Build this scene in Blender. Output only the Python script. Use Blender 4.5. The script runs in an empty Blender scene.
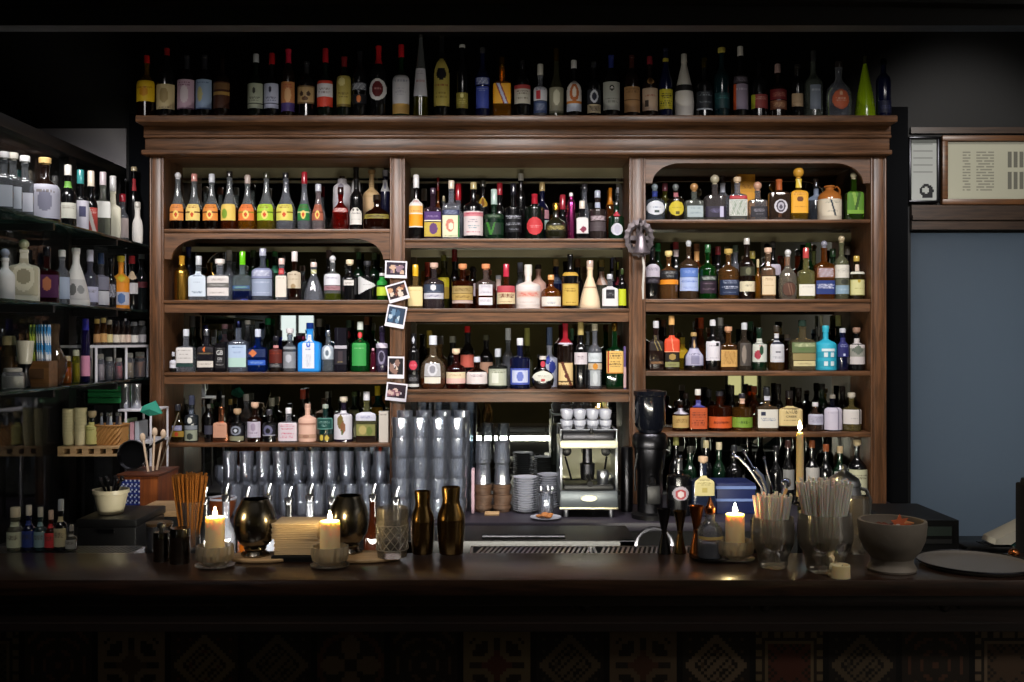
import bpy, bmesh, math, random
from mathutils import Vector, Matrix
random.seed(7)
S = bpy.context.scene
COL = S.collection
PI = math.pi
F, CX, CY, CZ = 995.56, 512.0, 341.0, 1.75      # lens in pixels, image centre, eye height

def at(px, py, d):
    """world point for a photo pixel at distance d"""
    return Vector(((px - CX) * d / F, d, CZ - (py - CY) * d / F))
def wx(px, d): return (px - CX) * d / F
def wz(py, d): return CZ - (py - CY) * d / F

def lin(h):
    if not isinstance(h, str): return h
    o = []
    for i in (0, 2, 4):
        c = int(h[i:i+2], 16) / 255
        o.append(c / 12.92 if c <= .04045 else ((c + .055) / 1.055) ** 2.4)
    return (o[0], o[1], o[2], 1.0)

# ------------------------------------------------------------------ materials
MATS = {}
def newmat(name):
    m = bpy.data.materials.new(name); m.use_nodes = True
    n = m.node_tree; n.nodes.clear()
    out = n.nodes.new('ShaderNodeOutputMaterial')
    MATS[name] = m
    return m, n, out
def pr(n, **k):
    b = n.nodes.new('ShaderNodeBsdfPrincipled')
    for a, v in k.items():
        b.inputs[a.replace('_', ' ')].default_value = v
    return b
def simple(name, col, rough=.5, metal=0.0, spec=.5, coat=0.0, bump=0.0, bscale=80, var=0.0, vscale=6, **kw):
    m, n, out = newmat(name)
    b = pr(n, Base_Color=lin(col), Roughness=rough, Metallic=metal)
    b.inputs['Specular IOR Level'].default_value = spec
    b.inputs['Coat Weight'].default_value = coat
    for k, v in kw.items(): b.inputs[k.replace('_', ' ')].default_value = v
    if bump or var:
        tc = n.nodes.new('ShaderNodeTexCoord')
        if bump:
            t = n.nodes.new('ShaderNodeTexNoise'); t.inputs['Scale'].default_value = bscale; t.inputs['Detail'].default_value = 4
            n.links.new(tc.outputs['Object'], t.inputs['Vector'])
            bp = n.nodes.new('ShaderNodeBump'); bp.inputs['Strength'].default_value = bump; bp.inputs['Distance'].default_value = .004
            n.links.new(t.outputs['Fac'], bp.inputs['Height']); n.links.new(bp.outputs[0], b.inputs['Normal'])
        if var:
            t = n.nodes.new('ShaderNodeTexNoise'); t.inputs['Scale'].default_value = vscale; t.inputs['Detail'].default_value = 5
            n.links.new(tc.outputs['Object'], t.inputs['Vector'])
            r = n.nodes.new('ShaderNodeValToRGB')
            c = lin(col)
            r.color_ramp.elements[0].position = .3; r.color_ramp.elements[1].position = .7
            r.color_ramp.elements[0].color = tuple(x * (1 - var) for x in c[:3]) + (1,)
            r.color_ramp.elements[1].color = tuple(min(1, x * (1 + var)) for x in c[:3]) + (1,)
            n.links.new(t.outputs['Fac'], r.inputs[0]); n.links.new(r.outputs[0], b.inputs['Base Color'])
    n.links.new(b.outputs[0], out.inputs[0])
    return m
def wood(name, c0, c1, stretch=(1, 14, 14), rough=.42, scale=6.0, coat=.15):
    m, n, out = newmat(name)
    tc = n.nodes.new('ShaderNodeTexCoord'); mp = n.nodes.new('ShaderNodeMapping'); mp.inputs['Scale'].default_value = stretch
    t = n.nodes.new('ShaderNodeTexNoise'); t.inputs['Scale'].default_value = scale; t.inputs['Detail'].default_value = 7; t.inputs['Distortion'].default_value = .6
    r = n.nodes.new('ShaderNodeValToRGB'); r.color_ramp.elements[0].color = lin(c0); r.color_ramp.elements[1].color = lin(c1)
    r.color_ramp.elements[0].position = .32; r.color_ramp.elements[1].position = .7
    b = pr(n, Roughness=rough); b.inputs['Coat Weight'].default_value = coat; b.inputs['Coat Roughness'].default_value = .3
    bp = n.nodes.new('ShaderNodeBump'); bp.inputs['Strength'].default_value = .25; bp.inputs['Distance'].default_value = .002
    L = n.links.new
    L(tc.outputs['Object'], mp.inputs[0]); L(mp.outputs[0], t.inputs['Vector']); L(t.outputs['Fac'], r.inputs[0]); L(r.outputs[0], b.inputs['Base Color'])
    L(t.outputs['Fac'], bp.inputs['Height']); L(bp.outputs[0], b.inputs['Normal']); L(b.outputs[0], out.inputs[0])
    return m
def attr_mat(name, rough=.5, metal=0.0, coat=0.0, spec=.5, sat=1.0, val=1.0):
    m, n, out = newmat(name)
    a = n.nodes.new('ShaderNodeAttribute'); a.attribute_name = 'Col'
    b = pr(n, Roughness=rough, Metallic=metal); b.inputs['Coat Weight'].default_value = coat; b.inputs['Specular IOR Level'].default_value = spec
    hs = n.nodes.new('ShaderNodeHueSaturation'); hs.inputs['Saturation'].default_value = sat; hs.inputs['Value'].default_value = val
    n.links.new(a.outputs['Color'], hs.inputs['Color']); n.links.new(hs.outputs[0], b.inputs['Base Color']); n.links.new(b.outputs[0], out.inputs[0])
    return m
def thin_glass(name, tint=None, body=.1, bodycol=None, rough=.03, gloss=1.0, ior=1.5):
    """see-through glass: tinted transmission, mirror-like surface, a little body colour that scatters"""
    m, n, out = newmat(name); L = n.links.new
    tr = n.nodes.new('ShaderNodeBsdfTransparent'); gl = n.nodes.new('ShaderNodeBsdfGlossy'); gl.inputs['Roughness'].default_value = rough
    gl.inputs['Color'].default_value = (gloss, gloss, gloss, 1)
    df = n.nodes.new('ShaderNodeBsdfDiffuse'); tl = n.nodes.new('ShaderNodeBsdfTranslucent')
    if tint is None:
        a = n.nodes.new('ShaderNodeAttribute'); a.attribute_name = 'Col'
        for s in (tr, df, tl): L(a.outputs['Color'], s.inputs['Color'])
    else:
        tr.inputs['Color'].default_value = lin(tint)
        for s in (df, tl): s.inputs['Color'].default_value = lin(bodycol or tint)
    m0 = n.nodes.new('ShaderNodeMixShader'); m0.inputs[0].default_value = .5; L(df.outputs[0], m0.inputs[1]); L(tl.outputs[0], m0.inputs[2])
    m1 = n.nodes.new('ShaderNodeMixShader'); m1.inputs[0].default_value = body; L(tr.outputs[0], m1.inputs[1]); L(m0.outputs[0], m1.inputs[2])
    fr = n.nodes.new('ShaderNodeFresnel'); fr.inputs['IOR'].default_value = ior
    m2 = n.nodes.new('ShaderNodeMixShader'); L(fr.outputs[0], m2.inputs[0]); L(m1.outputs[0], m2.inputs[1]); L(gl.outputs[0], m2.inputs[2])
    L(m2.outputs[0], out.inputs[0])
    return m
def emit(name, col, s):
    m, n, out = newmat(name)
    e = n.nodes.new('ShaderNodeEmission'); e.inputs[0].default_value = lin(col); e.inputs[1].default_value = s
    n.links.new(e.outputs[0], out.inputs[0]); return m

M_WOODH = wood('shelf_wood_lengthwise', '3f2918', '714c30', (1, 14, 14))
M_WOODV = wood('shelf_wood_upright', '3f2918', '6c472c', (14, 14, 1))
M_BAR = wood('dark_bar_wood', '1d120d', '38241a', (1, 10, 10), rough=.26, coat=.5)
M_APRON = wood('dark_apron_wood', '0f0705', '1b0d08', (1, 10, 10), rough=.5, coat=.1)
M_PALE = wood('pale_wood', 'a9855c', 'cba97c', (1, 10, 10), rough=.6, coat=0)
M_PRINT = attr_mat('printed_paper', .55, spec=.3, sat=1.0, val=.84)
M_PAINT = attr_mat('glossy_colour', .18, coat=.4, sat=1.0, val=.85)
M_MATTE = attr_mat('matt_colour', .6)
M_METAL = attr_mat('coloured_metal', .25, 1.0)
M_TUMBLER = thin_glass('tumbler_glass', 'f8fafc', .085, 'd4dcec', .07)
def cut_glass(name, tint='f2f4f6', clear=.35, body=.03, rough=.01, bc='d8dcf0'):
    m, n, out = newmat(name); L = n.links.new
    g = n.nodes.new('ShaderNodeBsdfGlass'); g.inputs['IOR'].default_value = 1.45; g.inputs['Roughness'].default_value = rough; g.inputs['Color'].default_value = lin(tint or 'ffffff')
    tr = n.nodes.new('ShaderNodeBsdfTransparent'); tr.inputs[0].default_value = lin(tint or 'ffffff')
    df = n.nodes.new('ShaderNodeBsdfDiffuse'); df.inputs[0].default_value = lin(bc)
    a = n.nodes.new('ShaderNodeMixShader'); a.inputs[0].default_value = clear; L(g.outputs[0], a.inputs[1]); L(tr.outputs[0], a.inputs[2])
    if tint is None:
        at_ = n.nodes.new('ShaderNodeAttribute'); at_.attribute_name = 'Col'
        for q in (g, tr, df): L(at_.outputs['Color'], q.inputs['Color'])
    b = n.nodes.new('ShaderNodeMixShader'); b.inputs[0].default_value = body; L(a.outputs[0], b.inputs[1]); L(df.outputs[0], b.inputs[2])
    L(b.outputs[0], out.inputs[0]); return m
M_CLEAR = thin_glass('clear_glass', 'f2f5f8', .17, 'd8def0', .07, ior=1.62)
M_TINT = thin_glass('tinted_glass', None, .18, rough=.06, ior=1.6)
M_CUT = thin_glass('cut_crystal', 'f4f2ee', .17, 'ded6ca', .12, ior=1.7)
M_TUMBLER = thin_glass('tumbler_crystal', 'f8fafd', .10, 'dce4fa', .09, ior=1.75)
M_BOWL = thin_glass('cut_bowl_glass', 'f4f2ee', .36, 'f0e2c8', .15, ior=1.7)
M_SKULL = thin_glass('skull_glass', 'f2f0ea', .24, 'e0d6c6', .10, ior=1.7)
M_CUTLINE = thin_glass('cut_lines', 'f4f2ee', .6, 'e4dccf', .2, ior=1.7)
M_STEEL = simple('brushed_steel', 'b9bcc2', .28, 1.0)
M_DSTEEL = simple('dark_steel', '3a3a3e', .3, 1.0)
M_PEWTER = simple('old_pewter', '77726a', .22, 1.0, bump=.1, bscale=30)
M_BRONZE = simple('bronze_shaker_metal', '8a6f45', .25, 1.0)
M_COPPER = simple('copper', 'b06a3c', .25, 1.0)
M_BLACK = simple('black_plastic', '050506', .42)
M_BLACKM = simple('matt_black', '08080a', .8)
M_WHITE = simple('white_china', 'b9bcc8', .25, coat=.5)
M_WAX = simple('candle_wax', 'efd7a6', .5, **{'Subsurface_Weight': .6, 'Subsurface_Scale': .02, 'Subsurface_Radius': (1, .75, .5)})
M_MIRROR = simple('mirror_glass', 'a9aca4', .015, 1.0)
M_DMIRROR = simple('smoked_mirror', '8a9094', .06, 1.0)
M_FLAME = emit('candle_flame', 'ffdf9e', 420)
M_WICK = simple('wick', '140d08', .9)

# ------------------------------------------------------------------ mesh builder
class MB:
    def __init__(s): s.v = []; s.f = []; s.c = []; s.m = []
    def quad(s, idx, col=None, mi=0): s.f.append(tuple(idx)); s.c.append(col); s.m.append(mi)
    def box(s, lo, hi, col=None, mi=0, bev=0.0):
        (x0, y0, z0), (x1, y1, z1) = lo, hi
        if bev > 0:
            bm = bmesh.new(); bmesh.ops.create_cube(bm, size=1)
            for v in bm.verts: v.co = ((x0+x1)/2 + v.co.x*(x1-x0), (y0+y1)/2 + v.co.y*(y1-y0), (z0+z1)/2 + v.co.z*(z1-z0))
            bmesh.ops.bevel(bm, geom=bm.edges[:], offset=bev, segments=2, affect='EDGES', profile=.5)
            b = len(s.v); bm.verts.index_update()
            s.v += [tuple(v.co) for v in bm.verts]
            for f in bm.faces: s.quad([b + v.index for v in f.verts], col, mi)
            bm.free(); return s
        b = len(s.v)
        s.v += [(x0,y0,z0),(x1,y0,z0),(x1,y1,z0),(x0,y1,z0),(x0,y0,z1),(x1,y0,z1),(x1,y1,z1),(x0,y1,z1)]
        for q in ((3,2,1,0),(4,5,6,7),(0,1,5,4),(1,2,6,5),(2,3,7,6),(3,0,4,7)): s.quad([b+i for i in q], col, mi)
        return s
    def lathe(s, prof, seg=20, n=2.0, dr=1.0, col=None, mi=0, o=(0,0,0), cap0=True, cap1=True, colf=None, mif=None, ax=None):
        """prof = [(z, r)], revolved round z; n>2 squares the section, dr squeezes its depth"""
        b = len(s.v)
        for z, r in prof:
            for i in range(seg):
                a = 2*PI*(i+.5)/seg; c, t = math.cos(a), math.sin(a)
                k = (abs(c)**n + abs(t)**n) ** (-1.0/n) if n != 2 else 1.0
                s.v.append((o[0] + r*k*c, o[1] + r*k*t*dr, o[2] + z))
        for j in range(len(prof)-1):
            zc = (prof[j][0] + prof[j+1][0]) / 2
            cc = colf(zc) if colf else col; mm = mif(zc) if mif else mi
            for i in range(seg):
                k = (i+1) % seg
                s.quad((b+j*seg+i, b+j*seg+k, b+(j+1)*seg+k, b+(j+1)*seg+i), cc, mm)
        if cap0: s.quad([b+i for i in range(seg)][::-1], colf(prof[0][0]) if colf else col, mif(prof[0][0]) if mif else mi)
        if cap1:
            t0 = b+(len(prof)-1)*seg
            s.quad([t0+i for i in range(seg)], colf(prof[-1][0]) if colf else col, mif(prof[-1][0]) if mif else mi)
        return s
    def tube(s, pts, r, seg=8, col=None, mi=0, closed=False):
        pts = [Vector(p) for p in pts]; b = len(s.v); N = len(pts)
        rr = r if isinstance(r, (list, tuple)) else [r]*N
        up = None
        for i, p in enumerate(pts):
            t = (pts[min(i+1, N-1)] - pts[max(i-1, 0)]).normalized()
            if up is None:
                up = Vector((0,0,1)) if abs(t.z) < .9 else Vector((1,0,0))
            u = (up - t*up.dot(t)).normalized(); w = t.cross(u); up = u
            for k in range(seg):
                a = 2*PI*k/seg
                s.v.append(tuple(p + (u*math.cos(a) + w*math.sin(a))*rr[i]))
        for i in range(N-1):
            for k in range(seg):
                k2 = (k+1) % seg
                s.quad((b+i*seg+k, b+i*seg+k2, b+(i+1)*seg+k2, b+(i+1)*seg+k), col, mi)
        s.quad([b+k for k in range(seg)][::-1], col, mi); s.quad([b+(N-1)*seg+k for k in range(seg)], col, mi)
        return s
    def sphere(s, c, r, seg=14, ring=8, col=None, mi=0, sc=(1,1,1)):
        prof = [(-math.cos(PI*j/ring), math.sin(PI*j/ring)) for j in range(ring+1)]
        b = len(s.v)
        for z, q in prof:
            q = max(q, 1e-3)
            for i in range(seg):
                a = 2*PI*i/seg
                s.v.append((c[0]+r*q*math.cos(a)*sc[0], c[1]+r*q*math.sin(a)*sc[1], c[2]+r*z*sc[2]))
        for j in range(ring):
            for i in range(seg):
                k = (i+1) % seg
                s.quad((b+j*seg+i, b+j*seg+k, b+(j+1)*seg+k, b+(j+1)*seg+i), col, mi)
        return s
    def prism(s, pts, y0, y1, col=None, mi=0):
        """xz outline extruded from y0 to y1"""
        b = len(s.v); N = len(pts)
        s.v += [(x, y0, z) for x, z in pts] + [(x, y1, z) for x, z in pts]
        s.quad([b+i for i in range(N)], col, mi); s.quad([b+N+i for i in range(N)][::-1], col, mi)
        for i in range(N):
            k = (i+1) % N
            s.quad((b+i, b+N+i, b+N+k, b+k), col, mi)
        return s
    def plan(s, pts, z0, z1, col=None, mi=0):
        """xy outline extruded from z0 to z1"""
        b = len(s.v); N = len(pts)
        s.v += [(x, y, z0) for x, y in pts] + [(x, y, z1) for x, y in pts]
        s.quad([b+i for i in range(N)][::-1], col, mi); s.quad([b+N+i for i in range(N)], col, mi)
        for i in range(N):
            k = (i+1) % N
            s.quad((b+i, b+k, b+N+k, b+N+i), col, mi)
        return s
    def rot(s, M, start=0):
        for i in range(start, len(s.v)): s.v[i] = tuple(M @ Vector(s.v[i]))
        return s
    def build(s, name, mats, parent=None, loc=(0,0,0), rz=0.0, smooth=35, fix=True):
        me = bpy.data.meshes.new(name); me.from_pydata(s.v, [], s.f)
        if not isinstance(mats, (list, tuple)): mats = [mats]
        for m in mats: me.materials.append(m)
        if len(mats) > 1: me.polygons.foreach_set('material_index', s.m)
        if any(c is not None for c in s.c):
            a = me.attributes.new('Col', 'FLOAT_COLOR', 'CORNER'); buf = []
            for f, c in zip(s.f, s.c): buf += list(lin(c) if c is not None else (.5,.5,.5,1)) * len(f)
            a.data.foreach_set('color', buf)
        if fix:
            bm = bmesh.new(); bm.from_mesh(me); bmesh.ops.recalc_face_normals(bm, faces=bm.faces[:]); bm.to_mesh(me); bm.free()
        me.update()
        if smooth:
            me.polygons.foreach_set('use_smooth', [True]*len(me.polygons)); me.set_sharp_from_angle(angle=math.radians(smooth))
        o = bpy.data.objects.new(name, me); COL.objects.link(o)
        o.location = loc; o.rotation_euler = (0, 0, rz)
        if parent: o.parent = parent
        return o

LABELS = {}
def tag(o, label, cat, group=None):
    o['label'] = label; o['category'] = cat
    if group: o['group'] = group
    LABELS.setdefault(label, []).append((o.name, group))
    return o
def thing(name, label, cat, loc=(0,0,0), rz=0.0, group=None):
    o = bpy.data.objects.new(name, None); COL.objects.link(o); o.empty_display_size = .05
    o.location = loc; o.rotation_euler = (0, 0, rz)
    return tag(o, label, cat, group)
def struct(o): o['kind'] = 'structure'; return o
def dup(root, loc, label, rz=None, group=None, cat=None):
    r = root.copy(); COL.objects.link(r); r.location = loc
    if rz is not None: r.rotation_euler = (0, 0, rz)
    tag(r, label, cat or root['category'], group or root.get('group'))
    for ch in list(root.children):
        c = ch.copy(); COL.objects.link(c); c.parent = r
        for g in ch.children:
            d = g.copy(); COL.objects.link(d); d.parent = c
    return r

# ------------------------------------------------------------------ bent lettering
FONTM = {}
def text_mesh(txt):
    if txt not in FONTM:
        cu = bpy.data.curves.new('t', 'FONT'); cu.body = txt; cu.align_x = 'CENTER'; cu.resolution_u = 2
        o = bpy.data.objects.new('t', cu); COL.objects.link(o)
        dg = bpy.context.evaluated_depsgraph_get(); dg.update()
        me = o.evaluated_get(dg).to_mesh()
        v = [tuple(p.co) for p in me.vertices]; f = [tuple(p.vertices) for p in me.polygons]
        o.evaluated_get(dg).to_mesh_clear()
        bpy.data.objects.remove(o); bpy.data.curves.remove(cu)
        x0 = min(p[0] for p in v); x1 = max(p[0] for p in v); y0 = min(p[1] for p in v); y1 = max(p[1] for p in v)
        FONTM[txt] = ([((p[0]-(x0+x1)/2)/(x1-x0), (p[1]-y0)/(y1-y0)) for p in v], f)
    return FONTM[txt]

# ------------------------------------------------------------------ camera, world
cam = bpy.data.cameras.new('camera'); cam.lens = 35.0; cam.sensor_width = 36.0; cam.clip_start = .05; cam.clip_end = 60
co = bpy.data.objects.new('camera', cam); COL.objects.link(co); co.location = (0, 0, CZ); co.rotation_euler = (PI/2, 0, 0)
S.camera = co
w = bpy.data.worlds.new('room_dark'); S.world = w; w.use_nodes = True
w.node_tree.nodes['Background'].inputs[0].default_value = (.02, .025, .03, 1); w.node_tree.nodes['Background'].inputs[1].default_value = .15
vs = S.view_settings; S.display_settings.display_device = 'sRGB'
vs.view_transform = 'Standard'; vs.look = 'None'; vs.gamma = 1.0; vs.use_curve_mapping = False; vs.exposure = 0.0
S.cycles.max_bounces = 40; S.cycles.transparent_max_bounces = 48; S.cycles.diffuse_bounces = 4; S.cycles.glossy_bounces = 8; S.cycles.transmission_bounces = 32
S.cycles.sample_clamp_indirect = 4.0
S.cycles.use_denoising = True

# ------------------------------------------------------------------ room
DB = 5.34                                # back wall
W_DARK = simple('near_black_paint', '08090a', .7, bump=.15, bscale=40)
W_OLIVE = simple('olive_plaster', '4e4930', .8, bump=.1, var=.2, vscale=3)
W_GREY = simple('grey_plaster', '69676a', .8, bump=.05)
W_CEIL = simple('black_ceiling', '060607', .8)
W_FLOOR = wood('floor_boards', '1a120c', '2a1c12', (1, 8, 8), rough=.5)
DX0, DX1, DZ1 = wx(910, DB), 3.0, wz(230, DB)           # frosted door opening
struct(MB().box((-3.4, -3.4, -.05), (3.6, 6.6, 0)).build('floor', W_FLOOR))
struct(MB().box((-3.4, -3.4, 3.45), (3.6, 6.6, 3.5)).build('ceiling', W_CEIL))
struct(MB().box((-3.4, DB, 0), (DX0, DB+.12, 3.45)).box((DX1, DB, 0), (3.5, DB+.12, 3.45)).box((DX0, DB, DZ1), (DX1, DB+.12, 3.45)).build('wall_back', W_DARK))
struct(MB().box((-3.5, -3.4, 0), (-3.4, 6.6, 3.45)).build('wall_left', W_DARK))
struct(MB().box((3.5, -3.4, 0), (3.6, 6.6, 3.45)).build('wall_right', simple('light_grey_plaster', '9a9896', .8)))
def rear_wall(wins):
    b = MB(); xs = [-3.4] + [v for w_ in wins for v in (w_[0], w_[1])] + [3.6]
    for k in range(0, len(xs), 2): b.box((xs[k], -3.5, 0), (xs[k+1], -3.4, 3.45))
    for w_ in wins: b.box((w_[0], -3.5, 0), (w_[1], -3.4, w_[2])).box((w_[0], -3.5, w_[3]), (w_[1], -3.4, 3.45))
    struct(b.build('wall_rear', W_OLIVE))
WINS = ((-3.3, -2.75, 1.72, 2.25, 'e4ecf2', 2.6), (3.0, 3.5, .95, 1.45, 'e6dca0', 1.6))
rear_wall(WINS)
for k, (a, c, z0, z1, col, e) in enumerate(WINS):
    f = struct(MB().box((a, -3.46, z0), (a+.04, -3.4, z1)).box((c-.04, -3.46, z0), (c, -3.4, z1)).box((a, -3.46, z0), (c, -3.4, z0+.04)).box((a, -3.46, z1-.04), (c, -3.4, z1)).box(((a+c)/2-.015, -3.46, z0), ((a+c)/2+.015, -3.4, z1)).build('window_%d' % (k+1), W_DARK))
    MB().box((a+.04, -3.48, z0+.04), (c-.04, -3.46, z1-.04)).build('pane', emit('dusk_daylight_%d' % k, col, e), f)
struct(MB().box((-3.4, 6.5, 0), (3.6, 6.6, 3.45)).build('wall_beyond_door', W_GREY))
# grey plaster panel set in the dark back wall over the side cabinet
struct(MB().box((-3.38, DB-.012, .0), (wx(127, DB), DB-.001, wz(129, DB))).build('trim_1', simple('pale_grey_plaster', 'a9a6aa', .8)))
# beam over the bar with a bead
bm_ = MB().box((-3.4, 2.95, 2.685), (3.5, 3.01, 3.44))
for k in range(24):
    x0 = -3.4 + 6.9*k/24; x1 = x0 + 6.9/24
    f = lambda x: 2.748 - .006*x*x
    b = len(bm_.v)
    bm_.v += [(x0,2.91,f(x0)),(x1,2.91,f(x1)),(x1,2.95,f(x1)),(x0,2.95,f(x0)),(x0,2.91,f(x0)+.05),(x1,2.91,f(x1)+.05),(x1,2.95,f(x1)+.05),(x0,2.95,f(x0)+.05)]
    for q in ((3,2,1,0),(4,5,6,7),(0,1,5,4),(2,3,7,6)): bm_.quad([b+i for i in q])
bm_2 = None
struct(bm_.build('ceiling_beam', simple('black_beam_paint', '0b0908', .5, bump=.2, bscale=25)))
# frosted door
dr = struct(MB().box((DX0, DB+.02, .0), (DX0+.012, DB+.06, DZ1)).box((DX1-.08, DB+.02, 0), (DX1, DB+.06, DZ1)).box((DX0, DB+.02, 0), (DX1, DB+.06, .1)).box((DX0, DB+.02, DZ1-.012), (DX1, DB+.06, DZ1)).build('door_1', W_DARK))
m, n, out = newmat('frosted_glass'); L = n.links.new
tl = n.nodes.new('ShaderNodeBsdfTranslucent'); tl.inputs[0].default_value = lin('a7adb4')
gl = n.nodes.new('ShaderNodeBsdfGlossy'); gl.inputs['Roughness'].default_value = .06
fr = n.nodes.new('ShaderNodeFresnel'); fr.inputs[0].default_value = 1.5
mx = n.nodes.new('ShaderNodeMixShader'); L(fr.outputs[0], mx.inputs[0]); L(tl.outputs[0], mx.inputs[1]); L(gl.outputs[0], mx.inputs[2]); L(mx.outputs[0], out.inputs[0])
pn = MB().box((DX0+.012, DB+.032, .1), (DX1-.08, DB+.044, DZ1-.012)).build('pane', m, dr)
struct(MB().box((DX0-.002, DB-.03, DZ1+.0), (3.4, DB, DZ1+.06)).box((DX0-.002, DB-.045, DZ1+.05), (3.4, DB, DZ1+.075)).box((DX0-.002, DB-.03, DZ1+.075), (3.4, DB, DZ1+.13)).box((DX0-.002, DB-.02, wz(134, DB)), (3.4, DB, wz(128, DB))).build('trim_2', wood('lintel_wood', '2a1f19', '463529', (1, 14, 14))))
# dark jamb strip beside the shelving
struct(MB().box((wx(886, 5.1), 5.1, 0), (wx(908, 5.1), DB, 2.95)).build('trim_3', simple('blue_black_jamb', '040507', .9, spec=.1)))
struct(MB().box((wx(129, 5.25), 5.25, 0), (wx(149, 5.25), DB, 2.95)).build('trim_4', simple('blue_black_jamb_2', '0a0c10', .9, spec=.1)))

# ------------------------------------------------------------------ lights
def light(kind, name, loc, target, energy, col=(1,1,1), **k):
    l = bpy.data.lights.new(name, kind); l.energy = energy; l.color = col
    for a, v in k.items(): setattr(l, a, v)
    o = bpy.data.objects.new(name, l); COL.objects.link(o); o.location = loc
    if target is not None: o.rotation_euler = (Vector(target) - Vector(loc)).to_track_quat('-Z', 'Y').to_euler()
    return o
for k, x in enumerate((-1.9, -.95, 0.0, .95, 1.75)):
    light('SPOT', 'shelf_spot', (x, 3.5, 3.22), (x*.97, 5.0, 1.70), (112, 140, 140, 122, 98)[k], (1, .95, .93), spot_size=math.radians(72), spot_blend=.75, shadow_soft_size=.22)
light('SPOT', 'cabinet_spot', (-1.15, 3.5, 2.95), (-2.0, 4.2, 1.9), 26, (.95, .96, 1), spot_size=math.radians(80), spot_blend=.8, shadow_soft_size=.1)
light('AREA', 'bar_strip_light', (-.05, 3.23, 1.03), (-.05, 4.6, .88), 32, (1, .95, .82), shape='RECTANGLE', size=2.0, size_y=.03)
light('AREA', 'door_daylight', (2.6, 6.2, 1.5), (2.6, 5.3, 1.3), 14, (.80, .92, 1), shape='RECTANGLE', size=1.4, size_y=1.8)
light('AREA', 'dining_lamp', (0.3, -1.6, 3.3), (.1, -3.2, 1.0), 22, (1, .84, .52), shape='RECTANGLE', size=3.0, size_y=.4)
for k, x in enumerate((-1.25, -.2, .85)):
    light('SPOT', 'bar_fill', (x, 1.75, 3.25), (x*.95, 2.98, 1.15), (46, 34, 40)[k], (1, .93, .86), spot_size=math.radians(58), spot_blend=.8, shadow_soft_size=.15)  # added fill that brightens the things standing on the bar
light('SPOT', 'door_head_fill', (2.35, 3.6, 3.3), (2.4, 5.3, 2.66), 95, (1, .95, .9), spot_size=math.radians(46), spot_blend=.8, shadow_soft_size=.1)  # added fill for the framed sheets and lintel over the door
light('AREA', 'side_wall_fill', (-2.8, 4.5, 2.45), (-2.75, 5.34, 1.6), 7, (1, .97, .95), shape='DISK', size=.3, spread=math.radians(110))  # added fill on the grey wall behind the cabinet glass
light('AREA', 'right_wall_fill', (2.3, .8, 3.2), (3.5, .9, 1.9), 45, (1, .95, .88), shape='DISK', size=.5)  # added fill, lifts the unseen right wall for reflections
# ------------------------------------------------------------------ back bar shelving
DS = 5.0                                  # plane of the shelf fronts
DM = 5.30                                 # mirror
ZC = .93                                  # back counter
sx = lambda p: wx(p, DS)
sz = lambda p: wz(p, DS)
unit = thing('back_bar_shelving', 'tall brown wooden back bar with three mirrored bays full of bottles', 'shelving unit', (0, 0, 0))
def part(mb, name, mats, parent=unit, **k): return mb.build(name, mats, parent, **k)
def post(x0, x1, ztop):
    b = MB().box((sx(x0), DS, ZC), (sx(x1), DM, ztop))
    w_ = sx(x1) - sx(x0)
    for a, c in ((0, .12), (.88, 1), (.2, .8)):
        b.box((sx(x0)+a*w_, DS-(.008 if a != .2 else .004), ZC), (sx(x0)+c*w_, DS, ztop), bev=.003)
    part(b, 'post', M_WOODV)
ZT = sz(155)
for a, c in ((150, 164), (390, 405), (629, 645.5), (870.5, 886)): post(a, c, ZT)
# cornice: stacked mouldings, the cap board on top
cb = MB()
for y0, y1, x0, x1, d in ((151.5, 156, 144.5, 889, 4.955), (139, 152, 147.5, 887, 4.965), (136.5, 139.5, 147, 888, 4.95), (126, 137, 147.5, 887, 4.945), (122.5, 126.5, 144, 890, 4.925)):
    cb.box((wx(x0, DS), d, sz(y1)), (wx(x1, DS), DM+.03, sz(y0)), bev=.004)
part(cb, 'cornice', M_WOODH)
DCAP = 4.86
cap_z1 = wz(115, DCAP); cap_z0 = wz(122, DCAP)
part(MB().box((wx(135, DCAP), DCAP, cap_z0), (wx(898, DCAP), DM+.03, cap_z1), bev=.006), 'cap_board', M_WOODH)
part(MB().box((sx(164), DM, ZC), (sx(871), DM+.012, ZT+.02)), 'mirror_panel', M_MIRROR)
part(MB().box((sx(150), DM+.012, ZC), (sx(886), DM+.03, ZT+.02)), 'back_panel', M_BLACKM)
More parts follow.
